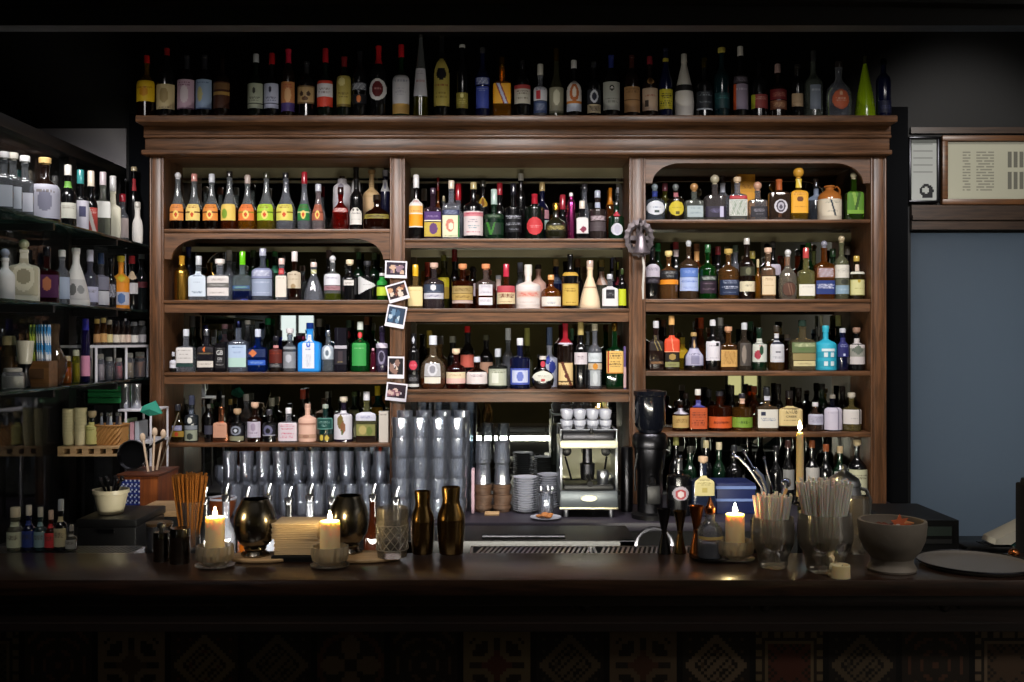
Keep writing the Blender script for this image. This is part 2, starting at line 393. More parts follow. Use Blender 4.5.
# head rails behind the cornice
for a, c in ((164, 390), (405, 629), (645.5, 870.5)):
    part(MB().box((sx(a), DS+.01, sz(158)), (sx(c), DM, ZT+.02)), 'head_rail', M_WOODH)
def arch(x0, x1, ytop, ylow, run, ythick, d=DS+.004):
    """header with two rounded corners"""
    pts = [(x0, ythick), (x1, ythick), (x1, ylow), (x1 - 7, ylow)]
    for k in range(1, 13):
        a = PI/2*k/12; pts.append((x1 - 7 - run*(1-math.cos(a)), ylow - (ylow-ytop)*math.sin(a)))
    for k in range(12, -1, -1):
        a = PI/2*k/12; pts.append((x0 + 7 + run*(1-math.cos(a)), ylow - (ylow-ytop)*math.sin(a)))
    pts.append((x0, ylow))
    b = MB(); P = [(sx(x), sz(y)) for x, y in pts]; N = len(P)
    # strips so that the outline stays clean
    b.v = [(x, d, z) for x, z in P] + [(x, d+.022, z) for x, z in P]
    low = P[2:]; top = sz(ythick)
    n0 = len(b.v)
    b.v += [(x, d, top) for x, z in low] + [(x, d+.022, top) for x, z in low]; m_ = len(low)
    for i in range(m_-1):
        b.quad((2+i, 3+i, n0+i+1, n0+i)); b.quad((N+2+i, N+3+i, n0+m_+i+1, n0+m_+i)); b.quad((2+i, 3+i, N+3+i, N+2+i))
    return b
part(arch(164, 390, 238.5, 259, 30, 232.6), 'arched_fascia', M_WOODH, fix=True)
part(arch(645.5, 870.5, 163, 183, 28, 157), 'arched_fascia', M_WOODH, fix=True)
SHELF = {}
def shelf(key, x0, x1, ytop, yboard, yapron=None, d=DS):
    b = MB().box((sx(x0), d-.004, sz(yboard)), (sx(x1), DM, sz(ytop)), bev=.003)
    if yapron: b.box((sx(x0), d+.006, sz(yapron)), (sx(x1), d+.03, sz(yboard)))
    part(b, 'shelf_board', M_WOODH)
    SHELF[key] = sz(ytop)
shelf('L1', 164, 390, 229, 232.6); shelf('L2', 164, 390, 300, 303.3, 312.5); shelf('L3', 164, 390, 372.3, 375.3, 384); shelf('L4', 164, 390, 443, 447)
shelf('M1', 405, 629, 238.5, 241.5, 247.5); shelf('M2', 405, 629, 308.5, 311.5, 321.5); shelf('M3', 405, 629, 389.5, 392.5, 402)
shelf('R1', 645.5, 870.5, 219.5, 222.8); shelf('R2', 645.5, 870.5, 299, 302.3, 311.5); shelf('R3', 645.5, 870.5, 371, 375.8); shelf('R4', 659, 870.5, 432, 437)

M_BATTEN = simple('olive_batten_paint', '8f896c', .6)
for a, c, y0, y1 in ((166, 388, 168, 178), (407, 627, 168, 178), (166, 388, 247, 252), (407, 627, 250, 257), (647, 869, 233, 242), (407, 627, 182, 183.5), (166, 388, 181, 183)):
    part(MB().box((wx(a, DM-.01)+.02, DM-.016, wz(y1, DM)), (wx(c, DM-.01)-.02, DM-.001, wz(y0, DM))), 'back_batten', M_BATTEN)
# ------------------------------------------------------------------ bottles
PROF = {  # (height fraction, 0 = neck radius .. 1 = body radius)
 'wine':   [(0,.92),(.012,1),(.6,1),(.655,.9),(.70,.62),(.745,.28),(.79,.06),(.83,0),(1,0)],
 'spirit': [(0,.92),(.012,1),(.62,1),(.665,.93),(.70,.7),(.73,.35),(.755,.1),(.78,0),(1,0)],
 'flatsh': [(0,.94),(.012,1),(.66,1),(.69,.97),(.715,.8),(.725,.3),(.74,.06),(1,0)],
 'sq':     [(0,.94),(.012,1),(.62,1),(.66,.95),(.69,.72),(.71,.3),(.735,.05),(1,0)],
 'squat':  [(0,.94),(.015,1),(.52,1),(.6,.93),(.66,.7),(.70,.36),(.74,.1),(.78,0),(1,0)],
 'tall':   [(0,.9),(.01,1),(.5,1),(.56,.85),(.64,.5),(.72,.22),(.8,.05),(1,0)],
 'cone':   [(0,.95),(.02,1),(.06,1),(.3,.78),(.55,.42),(.72,.12),(.78,0),(1,0)],
 'taper':  [(0,.85),(.02,.9),(.3,1),(.5,.85),(.75,.42),(.95,.05),(1,0)],
 'spire':  [(0,1),(.02,1),(.3,.9),(.6,.55),(.85,.18),(.93,.02),(1,0)],
 'bulb':   [(0,.5),(.02,.62),(.12,.88),(.28,1),(.42,.95),(.54,.7),(.62,.32),(.68,.08),(.74,0),(1,0)],
 'round':  [(0,.7),(.015,.8),(.1,.97),(.3,1),(.5,.93),(.6,.74),(.67,.4),(.72,.12),(.78,0),(1,0)],
 'bell':   [(0,.95),(.015,1),(.38,1),(.44,.93),(.49,.74),(.57,.46),(.68,.22),(.8,.06),(1,0)],
 'can':    [(0,.94),(.012,1),(.8,1),(.86,.9),(.9,.6),(.92,.35),(1,.3)],
 'box':    [(0,1),(.004,1),(.99,1),(1,1)],
 'ribs':   [(k/30, (1-.06*(k%2))*(1 if k<4 else max(0,1-((k-4)/26)**1.25))) for k in range(31)],
 'long':   [(0,.92),(.012,1),(.7,1),(.76,.8),(.81,.35),(.85,.05),(1,0)],
}
SQ = {'sq': 5.0, 'box': 9.0}
KIND = {'wine': 'wine_bottle', 'sq': 'square_bottle', 'squat': 'squat_bottle', 'cone': 'conical_bottle', 'bulb': 'flask_bottle', 'round': 'flask_bottle', 'box': 'bottle_carton', 'can': 'bottle', 'spire': 'tapered_bottle', 'ribs': 'tapered_bottle', 'taper': 'tapered_bottle'}

def interp(prof, z):
    for (z0, r0), (z1, r1) in zip(prof, prof[1:]):
        if z <= z1: return r0 + (r1-r0)*((z-z0)/max(z1-z0, 1e-6))
    return prof[-1][1]

def mixc(a, b, t):
    f = lambda h: [int(h[k:k+2], 16) for k in (0, 2, 4)]
    return '%02x%02x%02x' % tuple(int(x + (y-x)*t) for x, y in zip(f(a), f(b)))
SEED = [0]
def label_color(ops, base):
    """flat print: base colour, then bands, ovals and rows of small marks"""
    SEED[0] += 1; sd = SEED[0]
    def f(u, v, i, j):
        c = base
        for o in ops:
            k = o[0]
            if k == 'b' and o[1] <= v < o[2]: c = o[3]
            elif k == 'o' and ((u-o[1])/o[3])**2 + ((v-o[2])/o[4])**2 < 1: c = o[5]
            elif k == 'd' and abs(u-o[1])/o[3] + abs(v-o[2])/o[4] < 1: c = o[5]
            elif k == 'q' and abs(u-o[1]) < o[3] and abs(v-o[2]) < o[4]: c = o[5]
            elif k == 't' and o[1] <= v < o[2] and abs(u) < o[4]*(.72 + .28*((j*37 + sd) % 5)/4):
                h = ((i + 1)*2654435761 ^ (j//2 + 7)*40503 ^ sd*97) >> 7
                if (j % 3 != 2 or o[2]-o[1] > .3) and h % 8 < 5: c = mixc(c, o[3], .8 if o[4] > .88 else .55)
            elif k == 's' and abs(u + (v-.5)*o[1] - o[2]) < o[3]: c = o[4]
            elif k == 'e' and (abs(u) > 1-o[1] or v < o[1]*.7 or v > 1-o[1]*.7): c = o[2]
        return c
    return f

def label_patch(prof, n, dr, z0, z1, f, hw=.9, nu=22, nv=24, mask=None, off=.0012):
    b = MB(); idx = {}
    def vert(i, j):
        if (i, j) not in idx:
            u = -1 + 2*i/nu; z = z0 + (z1-z0)*j/nv; R = interp(prof, z) + off
            x = u*hw*R; y = -dr*R*max(0, 1-abs(u*hw)**n)**(1/n)
            idx[(i, j)] = len(b.v); b.v.append((x, y, z))
        return idx[(i, j)]
    for i in range(nu):
        for j in range(nv):
            u = -1 + 2*(i+.5)/nu; v = (j+.5)/nv
            if mask == 'o' and u*u + (2*v-1)**2 > 1: continue
            if mask == 'd' and abs(u) + abs(2*v-1) > 1.08: continue
            if mask == '>' and abs(2*v-1) > 1.1 - (u+1)/2: continue
            if mask == 'a' and v > .6 and u*u + ((v-.6)/.4)**2 > 1: continue
            b.quad((vert(i, j), vert(i+1, j), vert(i+1, j+1), vert(i, j+1)), f(u, v, i, j))
    return b

def lettering(prof, n, dr, zmid, hgt, txt, hw, col, parent, off=.0024):
    V, Fc = text_mesh(txt); b = MB()
    for x, y in V:
        z = zmid + (y-.5)*hgt; R = interp(prof, z) + off; X = x*2*hw*R
        b.v.append((X, -dr*R*max(0, 1-abs(X/R)**n)**(1/n), z))
    for f in Fc: b.quad(f, col)
    return b.build('lettering', M_PRINT, parent, smooth=0, fix=False)

GLASS = {'k': 'o:0a0a0c', 'c': 'c:', 'kg': 'o:0a130d', 'kb': 'o:160c08', 'a': 't:c06a1a', 'da': 't:6e2c0c', 'br': 't:4a200e', 'g': 't:1f6b34', 'dg': 'o:0b2415', 'y': 't:d9a02a', 'r': 't:a01f18', 'b': 't:1d3f9c', 'kbl': 'o:0b1030'}
BOTTLES = []
def bottle(x, y, zb, H, R, shape, glass, cap, labels, text, group, dr=None):
    """one bottle standing at (x, y, zb): body, cap, printed labels"""
    n = SQ.get(shape, 2.0); seg = 28 if n > 2 else 20
    if dr is None: dr = {'sq': .72, 'box': .8, 'round': .62, 'bulb': .6}.get(shape, 1.0)
    # cap ------------------------------------------------ 'hex[,style][,length share]'
    ct = (cap or '').split(',')
    ccol = ct[0]; cst = ct[1] if len(ct) > 1 else 'c'; clen = float(ct[2]) if len(ct) > 2 else None
    rn = min(max(.0125, .26*R), .017, R*.75) if R > .024 else R*.36
    if shape in ('spire', 'ribs'): rn = .009
    ch = 0
    if ccol:
        ch = {'c': .028, 'b': .034, 'k': .03, 'm': .028, 'f': .07, 's': .014}[cst] if clen is None else clen*H
        ch = min(ch, .3*H)
    Hb = H - (ch if cst != 'f' else 0) if ccol else H
    prof = [(t*Hb, rn + k*(R-rn)) for t, k in PROF[shape]]
    if shape not in ('box', 'can', 'spire', 'ribs', 'taper') and ccol and cst in 'kbc':
        prof = prof[:-1] + [(Hb-.012, rn), (Hb-.011, rn*1.16), (Hb, rn*1.16)]
    # glass ---------------------------------------------
    g = GLASS.get(glass, glass); mode, rest = g.split(':', 1)
    lvl = None
    if '@' in rest: rest, lv = rest.split('@'); lvl = float(lv)*Hb
    cols = rest.split('/')
    b = MB()
    if lvl is not None:
        # split the profile at the liquid level
        p2 = []
        for (z0, r0), (z1, r1) in zip(prof, prof[1:]):
            p2.append((z0, r0))
            if z0 < lvl < z1: p2.append((lvl, interp(prof, lvl)))
        p2.append(prof[-1])
        up = cols[0] or 'dfe5ea'
        b.lathe(p2, seg, n, dr, colf=lambda z: cols[1] if z < lvl else up, mif=lambda z: 0 if z < lvl else 1)
        mats = [M_TINT, M_CLEAR if not cols[0] else M_TINT]
    else:
        b.lathe(prof, seg, n, dr, col=cols[0] or None)
        mats = {'o': M_PAINT, 't': M_TINT, 'c': M_CLEAR, 'm': M_METAL, 'e': M_MATTE}[mode]
    o = b.build(KIND.get(shape, 'liquor_bottle'), mats, loc=(x, y, zb))
    tag(o, text, 'bottle' if shape != 'box' else 'carton', group)
    if ccol:
        q = MB(); rc = rn*1.22
        if cst == 'b':
            q.lathe([(Hb-.001, rn*.9), (Hb+.006, rn*.9)], 14, col=ccol); q.sphere((0, 0, Hb+ch*.58), ch*.5, 14, 8, col=ccol)
        elif cst == 'k':
            q.lathe([(Hb-.001, rn*.95), (Hb+.006, rn*.95), (Hb+.007, rn*1.5), (Hb+ch-.003, rn*1.55), (Hb+ch, rn*1.4)], 16, col=ccol)
        elif cst == 'f':
            z0 = H-ch; q.lathe([(z0, interp(prof, z0)+.0012)] + [(z0+ch*k/4, interp(prof, z0+ch*k/4)+.0012) for k in (1,2,3)] + [(H-.012, rn+.002), (H-.011, rn*1.15+.001), (H, rn*1.15+.001), (H+.0012, rn)], 16, col=ccol)
        else:
            q.lathe([(Hb-.001, rc), (Hb+ch-.003, rc), (Hb+ch, rc*.88)], 16, col=ccol)
        q.build('cap', M_METAL if cst == 'm' else M_PAINT if cst != 'k' else M_MATTE, o)
    for lb in labels:
        z0, z1, base, ops, opt = lb
        hw = opt.get('w', .92 if n == 2 else .9)
        z0 = max(z0, .006); z1 = min(z1, Hb*.985)
        if z1 - z0 < .006: continue
        lp = label_patch(prof, n, dr, z0, z1, label_color(ops, base), hw, mask=opt.get('m'))
        if not lp.f: continue
        lp.build(opt.get('n', 'front_label'), opt.get('mat', M_PRINT), o, fix=False)
        if 'txt' in opt:
            for (tx, vv, hh, ww, cc) in opt['txt']:
                lettering(prof, n, dr, z0+(z1-z0)*vv, (z1-z0)*hh, tx, ww, cc, o)
    BOTTLES.append((o, x, y, R))
    return o

def lab(v0, v1, base, *ops, **opt): return (v0, v1, base, ops, opt)
T = lambda v0, v1, c='4a4038', w=.8: ('t', v0, v1, c, w)
B = lambda v0, v1, c: ('b', v0, v1, c)
O = lambda u, v, a, b, c: ('o', u, v, a, b, c)
D = lambda u, v, a, b, c: ('d', u, v, a, b, c)
Q = lambda u, v, a, b, c: ('q', u, v, a, b, c)
E = lambda w, c: ('e', w, c)
SL = lambda k, u, w, c: ('s', k, u, w, c)
TT = (T(.72,.86), T(.5,.62), T(.2,.26), T(.08,.14))           # an everyday printed label

PEND = {}
BAY = {'L': (164.5, 389.5), 'M': (405.5, 628.5), 'R': (646, 870)}
def row(key, zb, front, ox, oy, s, entries, where, group, back=False, d0=None):
    """entries: (u, width, top, shape, glass, cap, labels, look) in the units of one enlarged crop"""
    for e in entries: PEND.setdefault((key, back), []).append([ox + e[0]/s, e[1]/s*1.04, e, zb, front, oy, s, where, group])
FILL = [('dark green', 'dg', '3a5a3a'), ('black', 'k', '8a8478'), ('brown', 'kb', '5a3a24'), ('clear', 'c', 'b8b8b8'), ('amber', 'a', '7a3a20'), ('black', 'k', '8a2a30'), ('green', 'g', 'b0a050')]
def fill_gaps():
    """bottles standing in the second row where the photo shows necks between the front ones"""
    n = 0
    for key in ('L1', 'L2', 'L3', 'L4', 'M2', 'M3', 'R2', 'R3', 'R4'):
        fr = sorted(PEND[(key, False)], key=lambda q: q[0]); bk = PEND[(key, True)]
        for a, c in zip(fr, fr[1:]):
            mid = (a[0] + c[0])/2
            if n >= 34 or min(abs(mid - q[0]) for q in bk) < 15.5: continue
            col, g, cap = FILL[n % 7]; zb, front, where = a[3], a[4], a[7]
            look = a[2][7]; lb_ = '%s bottle in the second row next to the %s' % (col, look)
            if len(lb_.split()) > 16: look = c[2][7]; lb_ = '%s bottle in the second row next to the %s' % (col, look)
            if len(lb_.split()) > 16: continue
            top = CY - (zb + .262 + .012*(n % 3) - CZ)*F/5.24
            lim = {'L2': 249, 'R4': 386, 'L4': 394, 'L1': 176}.get(key, 0)
            bk.append([mid, 9.5, (mid, 9.5, max(top, lim), 'wine', g, cap + ',c,.15', [], lb_), zb, front, 0, 1, '', 'bottles on the ' + where]); n += 1
def flush():
    if ('L1', True) in PEND: fill_gaps()
    for (key, back), it in PEND.items():
        if key[0] in BAY:
            lo, hi = BAY[key[0]]; m_ = 1.05 if back else 1.012
            for q in it: q[0] = min(max(q[0], 512 + (lo - 512 + q[1]/2 + 1)/m_), 512 + (hi - 512 - q[1]/2 - 1)/m_)
    for (key, back), it in PEND.items():
        it.sort(key=lambda q: q[0])
        base = [q[1] for q in it]
        for a, c in zip(it, it[1:]):                      # neighbours in one row never touch
            gap = c[0] - a[0]; need = (a[1] + c[1])/2 + .3
            if need > gap:
                k = max(.5, (gap-.3)/(need-.3)); a[1] *= k; c[1] *= k
        for i, q in enumerate(it):                        # and fill the room they have
            room = 99
            if i > 0: room = min(room, 2*(q[0] - it[i-1][0] - it[i-1][1]/2 - .3))
            if i < len(it)-1: room = min(room, 2*(it[i+1][0] - q[0] - it[i+1][1]/2 - .3))
            if key[0] in BAY: room = min(room, 2*(q[0] - (512 + (BAY[key[0]][0]-512)/m_)) - 1, 2*(512 + (BAY[key[0]][1]-512)/m_ - q[0]) - 1)
            q[1] = max(q[1], min(room, base[i]*(1.2 if key != 'T' else 1.06)))
        for px, pw, e, zb, front, oy, s, where, group in it:
            u, wd, top, shape, glass, cap, labels, look = e[:8]
            R0 = pw/2*DS/F*1.02
            drr = {'sq': .72, 'box': .8, 'round': .62, 'bulb': .6}.get(shape, 1.0)
            off = .03 if key[0] in BAY else .012
            d = (front + off + R0*drr) if not back else (DM - .02 - R0*drr)
            R = pw/2*d/F; x = wx(px, d)
            if key[0] in BAY:
                lo, hi = BAY[key[0]]; x = min(max(x, sx(lo) + R + .003), sx(hi) - R - .003)
            H = wz(oy + top/s, d) - zb - .0008
            ls = []
            for (v0, v1, base, ops, opt) in labels:
                ls.append((wz(oy+v1/s, d-R*drr)-zb, wz(oy+v0/s, d-R*drr)-zb, base, ops, opt))
            bottle(x, d, zb + .0008, H, R, shape, glass, cap, ls, look + (', ' + where if where else ''), group)
    PEND.clear()
# ---- row on top of the cornice (crop 1..5 of the top row)
W = 'on top of the cornice'; G = 'bottles on top of the cornice'; s = 6.4
tr = lambda ox, es, oy=30, s=6.4: row('T', cap_z1, 4.90, ox, oy, s, es, W, G)
tr(120, [
 (172,112,165,'wine','t:c9971c/3a1808@.3','c21f1c,c,.12',[lab(320,455,'d9b21e',T(.6,.75,'7a3a10'),O(0,.45,.5,.2,'c98a14'))],'amber bottle with yellow label and short red cap'),
 (300,112,120,'wine','k','8a1a1c,f,.1',[lab(345,505,'cbb98c',O(0,.55,.5,.3,'a48f60'),T(.05,.12))],'black bottle with buff label and dark red cap'),
 (428,105,165,'wine','k','2a2a30,f',[lab(315,505,'c9a9bd',O(0,.5,.5,.3,'e2d3dc'),B(0,.06,'6a4a60'),T(.8,.9,'6a3d55'))],'black bottle with pinkish mauve label'),
 (542,98,165,'wine','k','26262c,f',[lab(315,505,'9db4d6',O(-.3,.5,.35,.25,'cfc890'),B(0,.05,'445a80'),T(.82,.92,'3d5078'))],'black bottle with pale blue label'),
 (655,100,150,'wine','kb','4a4038,m',[lab(330,500,'4a2a1c',B(.5,.62,'b08a4a'),B(.72,.95,'7a5a3a'))],'brown bottle with gold banded dark label'),
 (870,96,155,'wine','kg','c9cdd2,c,.13',[lab(340,500,'a9b09c',O(0,.7,.2,.12,'3a3a34'),T(.3,.45,'3c3c36'),B(.15,.2,'3a3a34'))],'dark green bottle with grey green label and white cap'),
 (972,94,150,'wine','k','b81f26,c,.17',[lab(340,500,'b9bfd8',O(0,.75,.22,.12,'3a3a50'),T(.3,.48,'3a3a50'),B(.15,.2,'4a4a60'))],'black bottle with bluish white label and red cap'),
])
tr(270, [
 (118,82,125,'wine','kb','c22640,f,.2',[lab(330,520,'b87a4a',O(.1,.55,.5,.25,'d9a878'),B(0,.3,'4a3a78'),T(.8,.92,'a0323a'))],'slim brown bottle with orange and violet label'),
 (235,106,205,'wine','k','26262a,f,.2',[lab(355,470,'a98d62',O(-.4,.55,.2,.15,'3a2618'),O(.4,.55,.2,.15,'3a2618'),O(0,.28,.4,.12,'5a3c22'),E(.1,'6a5234'))],'black bottle with tan label bearing a face'),
 (355,96,120,'wine','kg','c42430,c,.2',[lab(320,490,'d5d3d8',B(0,.38,'c9402e'),B(.86,1,'c9402e'),T(.5,.75,'6a5a5a')),lab(172,192,'e6e6e6',n='neck_band',w=1)],'dark bottle with white over red label and red cap'),
 (475,94,175,'wine','kg','7a1f24,f,.16',[lab(290,490,'a99a4e',O(-.2,.8,.5,.14,'d8cc8a'),T(.3,.5,'5a4a1c'),B(0,.08,'6a5a24'))],'green bottle with tall olive gold label'),
 (575,98,140,'wine','k','1a1a1e,f,.15',[lab(335,385,'20222c',T(.1,.9,'c9cdd6',.95)),lab(410,470,'16161c',O(0,.5,.3,.4,'c8703a'))],'black bottle with white letters and orange emblem'),
 (695,106,105,'wine','k','b81f26,f,.25',[lab(310,450,'d3d2d4',O(0,.52,.66,.36,'5a1418'),T(.44,.58,'e0c8c8',.5),m='o')],'black bottle with round white and maroon label'),
 (840,102,95,'wine','g','c8202c,c,.17',[lab(285,470,'cfcfd8',T(.75,.85,'7a7a90'),T(.3,.55,'9a9ab0',.6)),lab(470,535,'cfa65a')],'green bottle with long white and yellow label'),
 (965,94,30,'spire','t:dfe5ea/9a9420@.26','d8d8dc,m,.04',[lab(240,420,'cdccd8',T(.45,.6,'b06a70'),T(.8,.9,'8a8aa0'),w=.85)],'very tall tapering bottle with white label and yellow liquid'),
])
tr(420, [
 (140,95,40,'wine','k','141416,f,.2',[lab(180,485,'b0a050',O(0,.68,.62,.13,'14141c'),T(.4,.5,'7a2c22'),T(.15,.3,'6a5c24'),m='a')],'tall black bottle with long gold label and dark medallion'),
 (270,72,95,'wine','k','dcdcdc,s',[lab(400,500,'8a8038',T(.3,.6,'d8d088'),O(0,.8,.3,.15,'e0d890'))],'slim black bottle with small olive label and white cap'),
 (400,88,115,'wine','kbl','d8d8e0,m',[lab(300,350,'1c2c78',T(.1,.9,'d8def0',.95)),lab(360,500,'3a4aa0',T(.8,.9,'c8d0f0'),w=.8)],'cobalt blue bottle with white lettering'),
 (525,108,175,'sq','t:e0951c','b8862c,m,.15',[lab(340,470,'e8a828',SL(.9,0,.3,'8a2430'),SL(.9,0,.16,'b8c0e0'))],'orange yellow bottle with slanting red label'),
 (655,98,200,'wine','k','17171a,f,.15',[lab(350,470,'b8b4a8',B(.8,1,'a03a3a'),T(.5,.7),T(.2,.35))],'black bottle with grey label topped in red'),
 (770,82,220,'spirit','c','e0ddd4,c,.2',[lab(360,450,'c9c9d0',Q(-.3,.4,.3,.3,'b02a34'),T(.7,.9,'28304a')),lab(455,530,'39486e',T(.2,.8,'c8ccd8'))],'small bottle with white and navy label, red patch'),
 (872,86,120,'tall','t:8a8a68','b08a3a,m,.18',[lab(365,530,'8f8c78',O(0,.6,.5,.3,'c9c6b0'),B(0,.1,'5c5a48'))],'pale olive bottle with silvery label and gold capsule'),
 (985,90,195,'spirit','k','dcdce0,c,.14',[lab(320,520,'d8d2ce',O(0,.6,.62,.28,'b8683a'),O(0,.62,.3,.16,'e8dcd0'),B(0,.25,'c8d0e0'),B(.25,.34,'c87a2c'),m='a')],'black bottle with rounded white and orange label'),
])
tr(570, [
 (152,82,205,'spirit','k','b8bcc8,m',[lab(380,470,'2a2c34',O(0,.5,.6,.45,'c9ccd8'),O(0,.5,.35,.28,'23263a')),lab(475,530,'b8a888',T(.2,.8))],'black bottle with ringed white emblem'),
 (263,102,165,'wine','k','26306e,f,.2',[lab(330,510,'aeb0aa',O(0,.78,.3,.1,'1c1c1c'),O(0,.78,.14,.05,'d8d8d8'),T(.25,.4,'6a6a66'))],'black bottle with plain grey label and blue capsule'),
 (395,96,165,'wine','kb','3a1c18,f,.2',[lab(360,525,'a07a52',T(.7,.9,'6a4a2c'),B(.45,.48,'6a4a2c'))],'brown bottle with plain tan label'),
 (510,94,170,'wine','kb','8a2a34,c,.13',[lab(370,515,'b8a08a',T(.6,.75,'8a4a3a'),Q(-.5,.3,.2,.14,'3a302a')),lab(298,345,'a0784a',O(0,.5,.5,.5,'5a3c1c'),w=.5,m='o',n='neck_label')],'brown bottle with beige label and round seal over it'),
 (612,80,120,'tall','kbl','14162a,f,.16',[lab(378,505,'b8ad2c',T(.55,.8,'1c1c18',.95),T(.15,.4,'1c1c18',.95)),lab(172,195,'b0a03a',n='neck_band',w=1)],'dark blue bottle with black and yellow label'),
 (730,115,155,'taper','e:b8b4ae','c9c5be,c,.13',[lab(345,385,'1c1a1c',n='neck_band',w=1)],'white stoneware bottle with black neck band'),
 (858,98,180,'spirit','k','a08c3a,m,.16',[lab(390,510,'20242a',T(.7,.9,'a8b0b8'),T(.35,.5,'8a929a'),B(.02,.08,'a8b0b8'))],'black bottle with dim grey lettering and brass cap'),
 (970,92,115,'wine','o:0c2226','b0a24a,k,.08',[lab(400,500,'12363a',T(.6,.8,'5a9a9a'))],'dark teal bottle with cork stopper'),
])
tr(720, [
 (115,80,95,'wine','k','d8d4d0,c,.13',[lab(260,300,'3a343c',T(.2,.8,'b0a8b8')),lab(305,450,'8a7e92',T(.7,.85,'d0c8d8'),SL(0,-.9,.16,'b84a20'))],'black bottle with mauve label and white cap'),
 (220,90,150,'wine','k','3a3a3e,m,.12',[lab(365,445,'8a3a38',T(.6,.85,'d8c8b8'),SL(0,-.8,.2,'9aa02c'))],'dark bottle with red label and steel cap'),
 (328,90,195,'spirit','kb','b89a98,c,.16',[lab(335,395,'6a1c20',T(.3,.7,'c89a80')),lab(400,450,'7a4a34',T(.2,.8,'d8b890'))],'brown bottle with two dark red labels'),
 (437,62,200,'spirit','k','22201e,f,.2',[lab(360,435,'b39a7c',T(.3,.4,'6a543c'))],'small dark bottle with tan label'),
 (530,98,120,'wine','t:c8d4c8','c8ccd0,m,.16',[lab(310,450,'7a8494',T(.7,.85,'d8dce8'),w=.55)],'clear bottle with grey label and silver capsule'),
 (675,136,180,'round','c','2a2422,c,.1',[lab(335,450,'b85a38',T(.42,.6,'ecd8c8',.7),O(0,.8,.2,.1,'d8a888'),m='o',w=.62)],'round flask with orange red disc label'),
 (825,106,150,'ribs','o:8fb012','2a2c1c,c,.12',[],'lime green ribbed tapering bottle'),
 (930,74,165,'long','kbl','30343c,m,.1',[lab(400,470,'1a1e3a',T(.3,.6,'5a6090'))],'slim midnight blue bottle'),
], s=5.69)

# ---- left bay
LB = 'left bay'
def rw(key, ox, oy, s, es, where, back=False):
    row(key, SHELF[key], DS, ox, oy, s, es, where, 'bottles on the ' + where, back)
W = 'top shelf of left bay'; s = 7.877
BL = lambda c, k='5a2c14': [lab(385,515,c,B(.47,.53,k),O(.05,.35,.4,.26,'f0d070'),O(.05,.35,.2,.14,'c84a1c'),T(.75,.9,'7a3a1c'),w=.82)]
rw('L1', 160, 155, s, [
 (135,122,140,'bell','t:dfe5ea/1c0a06@.42','d8d8dc,b',BL('e0904a'),'bell bottle of black bitters with orange label and silver stopper'),
 (270,126,150,'bell','t:dfe5ea/1e0c06@.42','c88a80,c,.13',BL('e8cc78'),'bell bottle of dark bitters with cream label'),
 (408,126,150,'bell','t:dfe5ea/241006@.42','c8ccd4,c,.15',BL('dc8a3c'),'bell bottle of dark bitters with orange label and pale capsule'),
 (548,122,130,'bell','t:dfe5ea/8a3c10@.42','1a1816,c,.1',[lab(385,515,'e0c060',O(-.4,.4,.4,.3,'7a9a30'),w=.82)],'bell bottle of brown liqueur with yellow label'),
 (690,122,160,'bell','t:dfe5ea/d88a1a@.42','b8a8a0,c,.15',BL('e07a3c','8a7a1c'),'bell bottle of amber liqueur with orange label'),
 (838,122,140,'bell','t:dfe5ea/c8b030@.42','3a3a2c,c,.1',BL('a8c83a','5a7a1c'),'bell bottle of yellow liqueur with lime label'),
], W)
rw('L1', 280, 155, s, [
 (46,122,140,'bell','c','1c1c20,c,.1',BL('d8d060','8a6a1c'),'clear bell bottle with yellow medallion label'),
 (192,122,135,'bell','c','a02430,c,.2',BL('2a7a3c','d8d8a0'),'clear bell bottle with green label and red neck'),
 (302,116,230,'bell','t:f0e0e4','c8ccd8,c,.15',BL('a8604a','6a3420'),'clear bell bottle with brownish pink label'),
 (478,140,255,'round','r','2a1212,c,.16',[lab(415,450,'8a1c1c',T(.1,.9,'f0dcd8',.95))],'squat ruby red bottle with white lettering'),
 (602,108,190,'wine','k','101010,f,.2',[lab(415,548,'dcd8d2',T(.62,.72,'3a3a3a'),T(.3,.36,'8a8a88'),O(-.35,.87,.2,.07,'5a5a58'),O(.35,.87,.2,.07,'5a5a58'),w=.85,m='a')],'black bottle with arched white label'),
 (775,172,315,'round','br','2a2018,c,.14',[lab(465,500,'8a7c34',T(.2,.8,'3a3010',.9))],'round dark flask with gold band'),
], W)
rw('L1', 280, 155, s, [
 (490,120,168,'can','e:c3bec4','3a2c28,c,.05',[lab(215,300,'d8d4d8',O(0,.5,.4,.4,'8a8490'))],'white tube carton behind the ruby red bottle'),
 (600,70,100,'long','c','1a1a1c,f,.25',[lab(165,345,'dcdcdc',T(.8,.9),w=.9)],'bottle with tall white label behind the arched label'),
 (722,125,120,'spirit','e:c9a87c','8a6c44,k,.07',[lab(195,330,'d0b080',T(.6,.8,'7a5c34'),T(.3,.4,'7a5c34'))],'tan stoneware bottle behind the round flask'),
 (830,74,120,'long','kbl','b8b8c8,c,.1',[lab(195,285,'d8d8d8',O(0,.5,.4,.3,'8a8aa0'))],'dark bottle with white label against the post'),
], W, True)
W = 'second shelf of left bay'
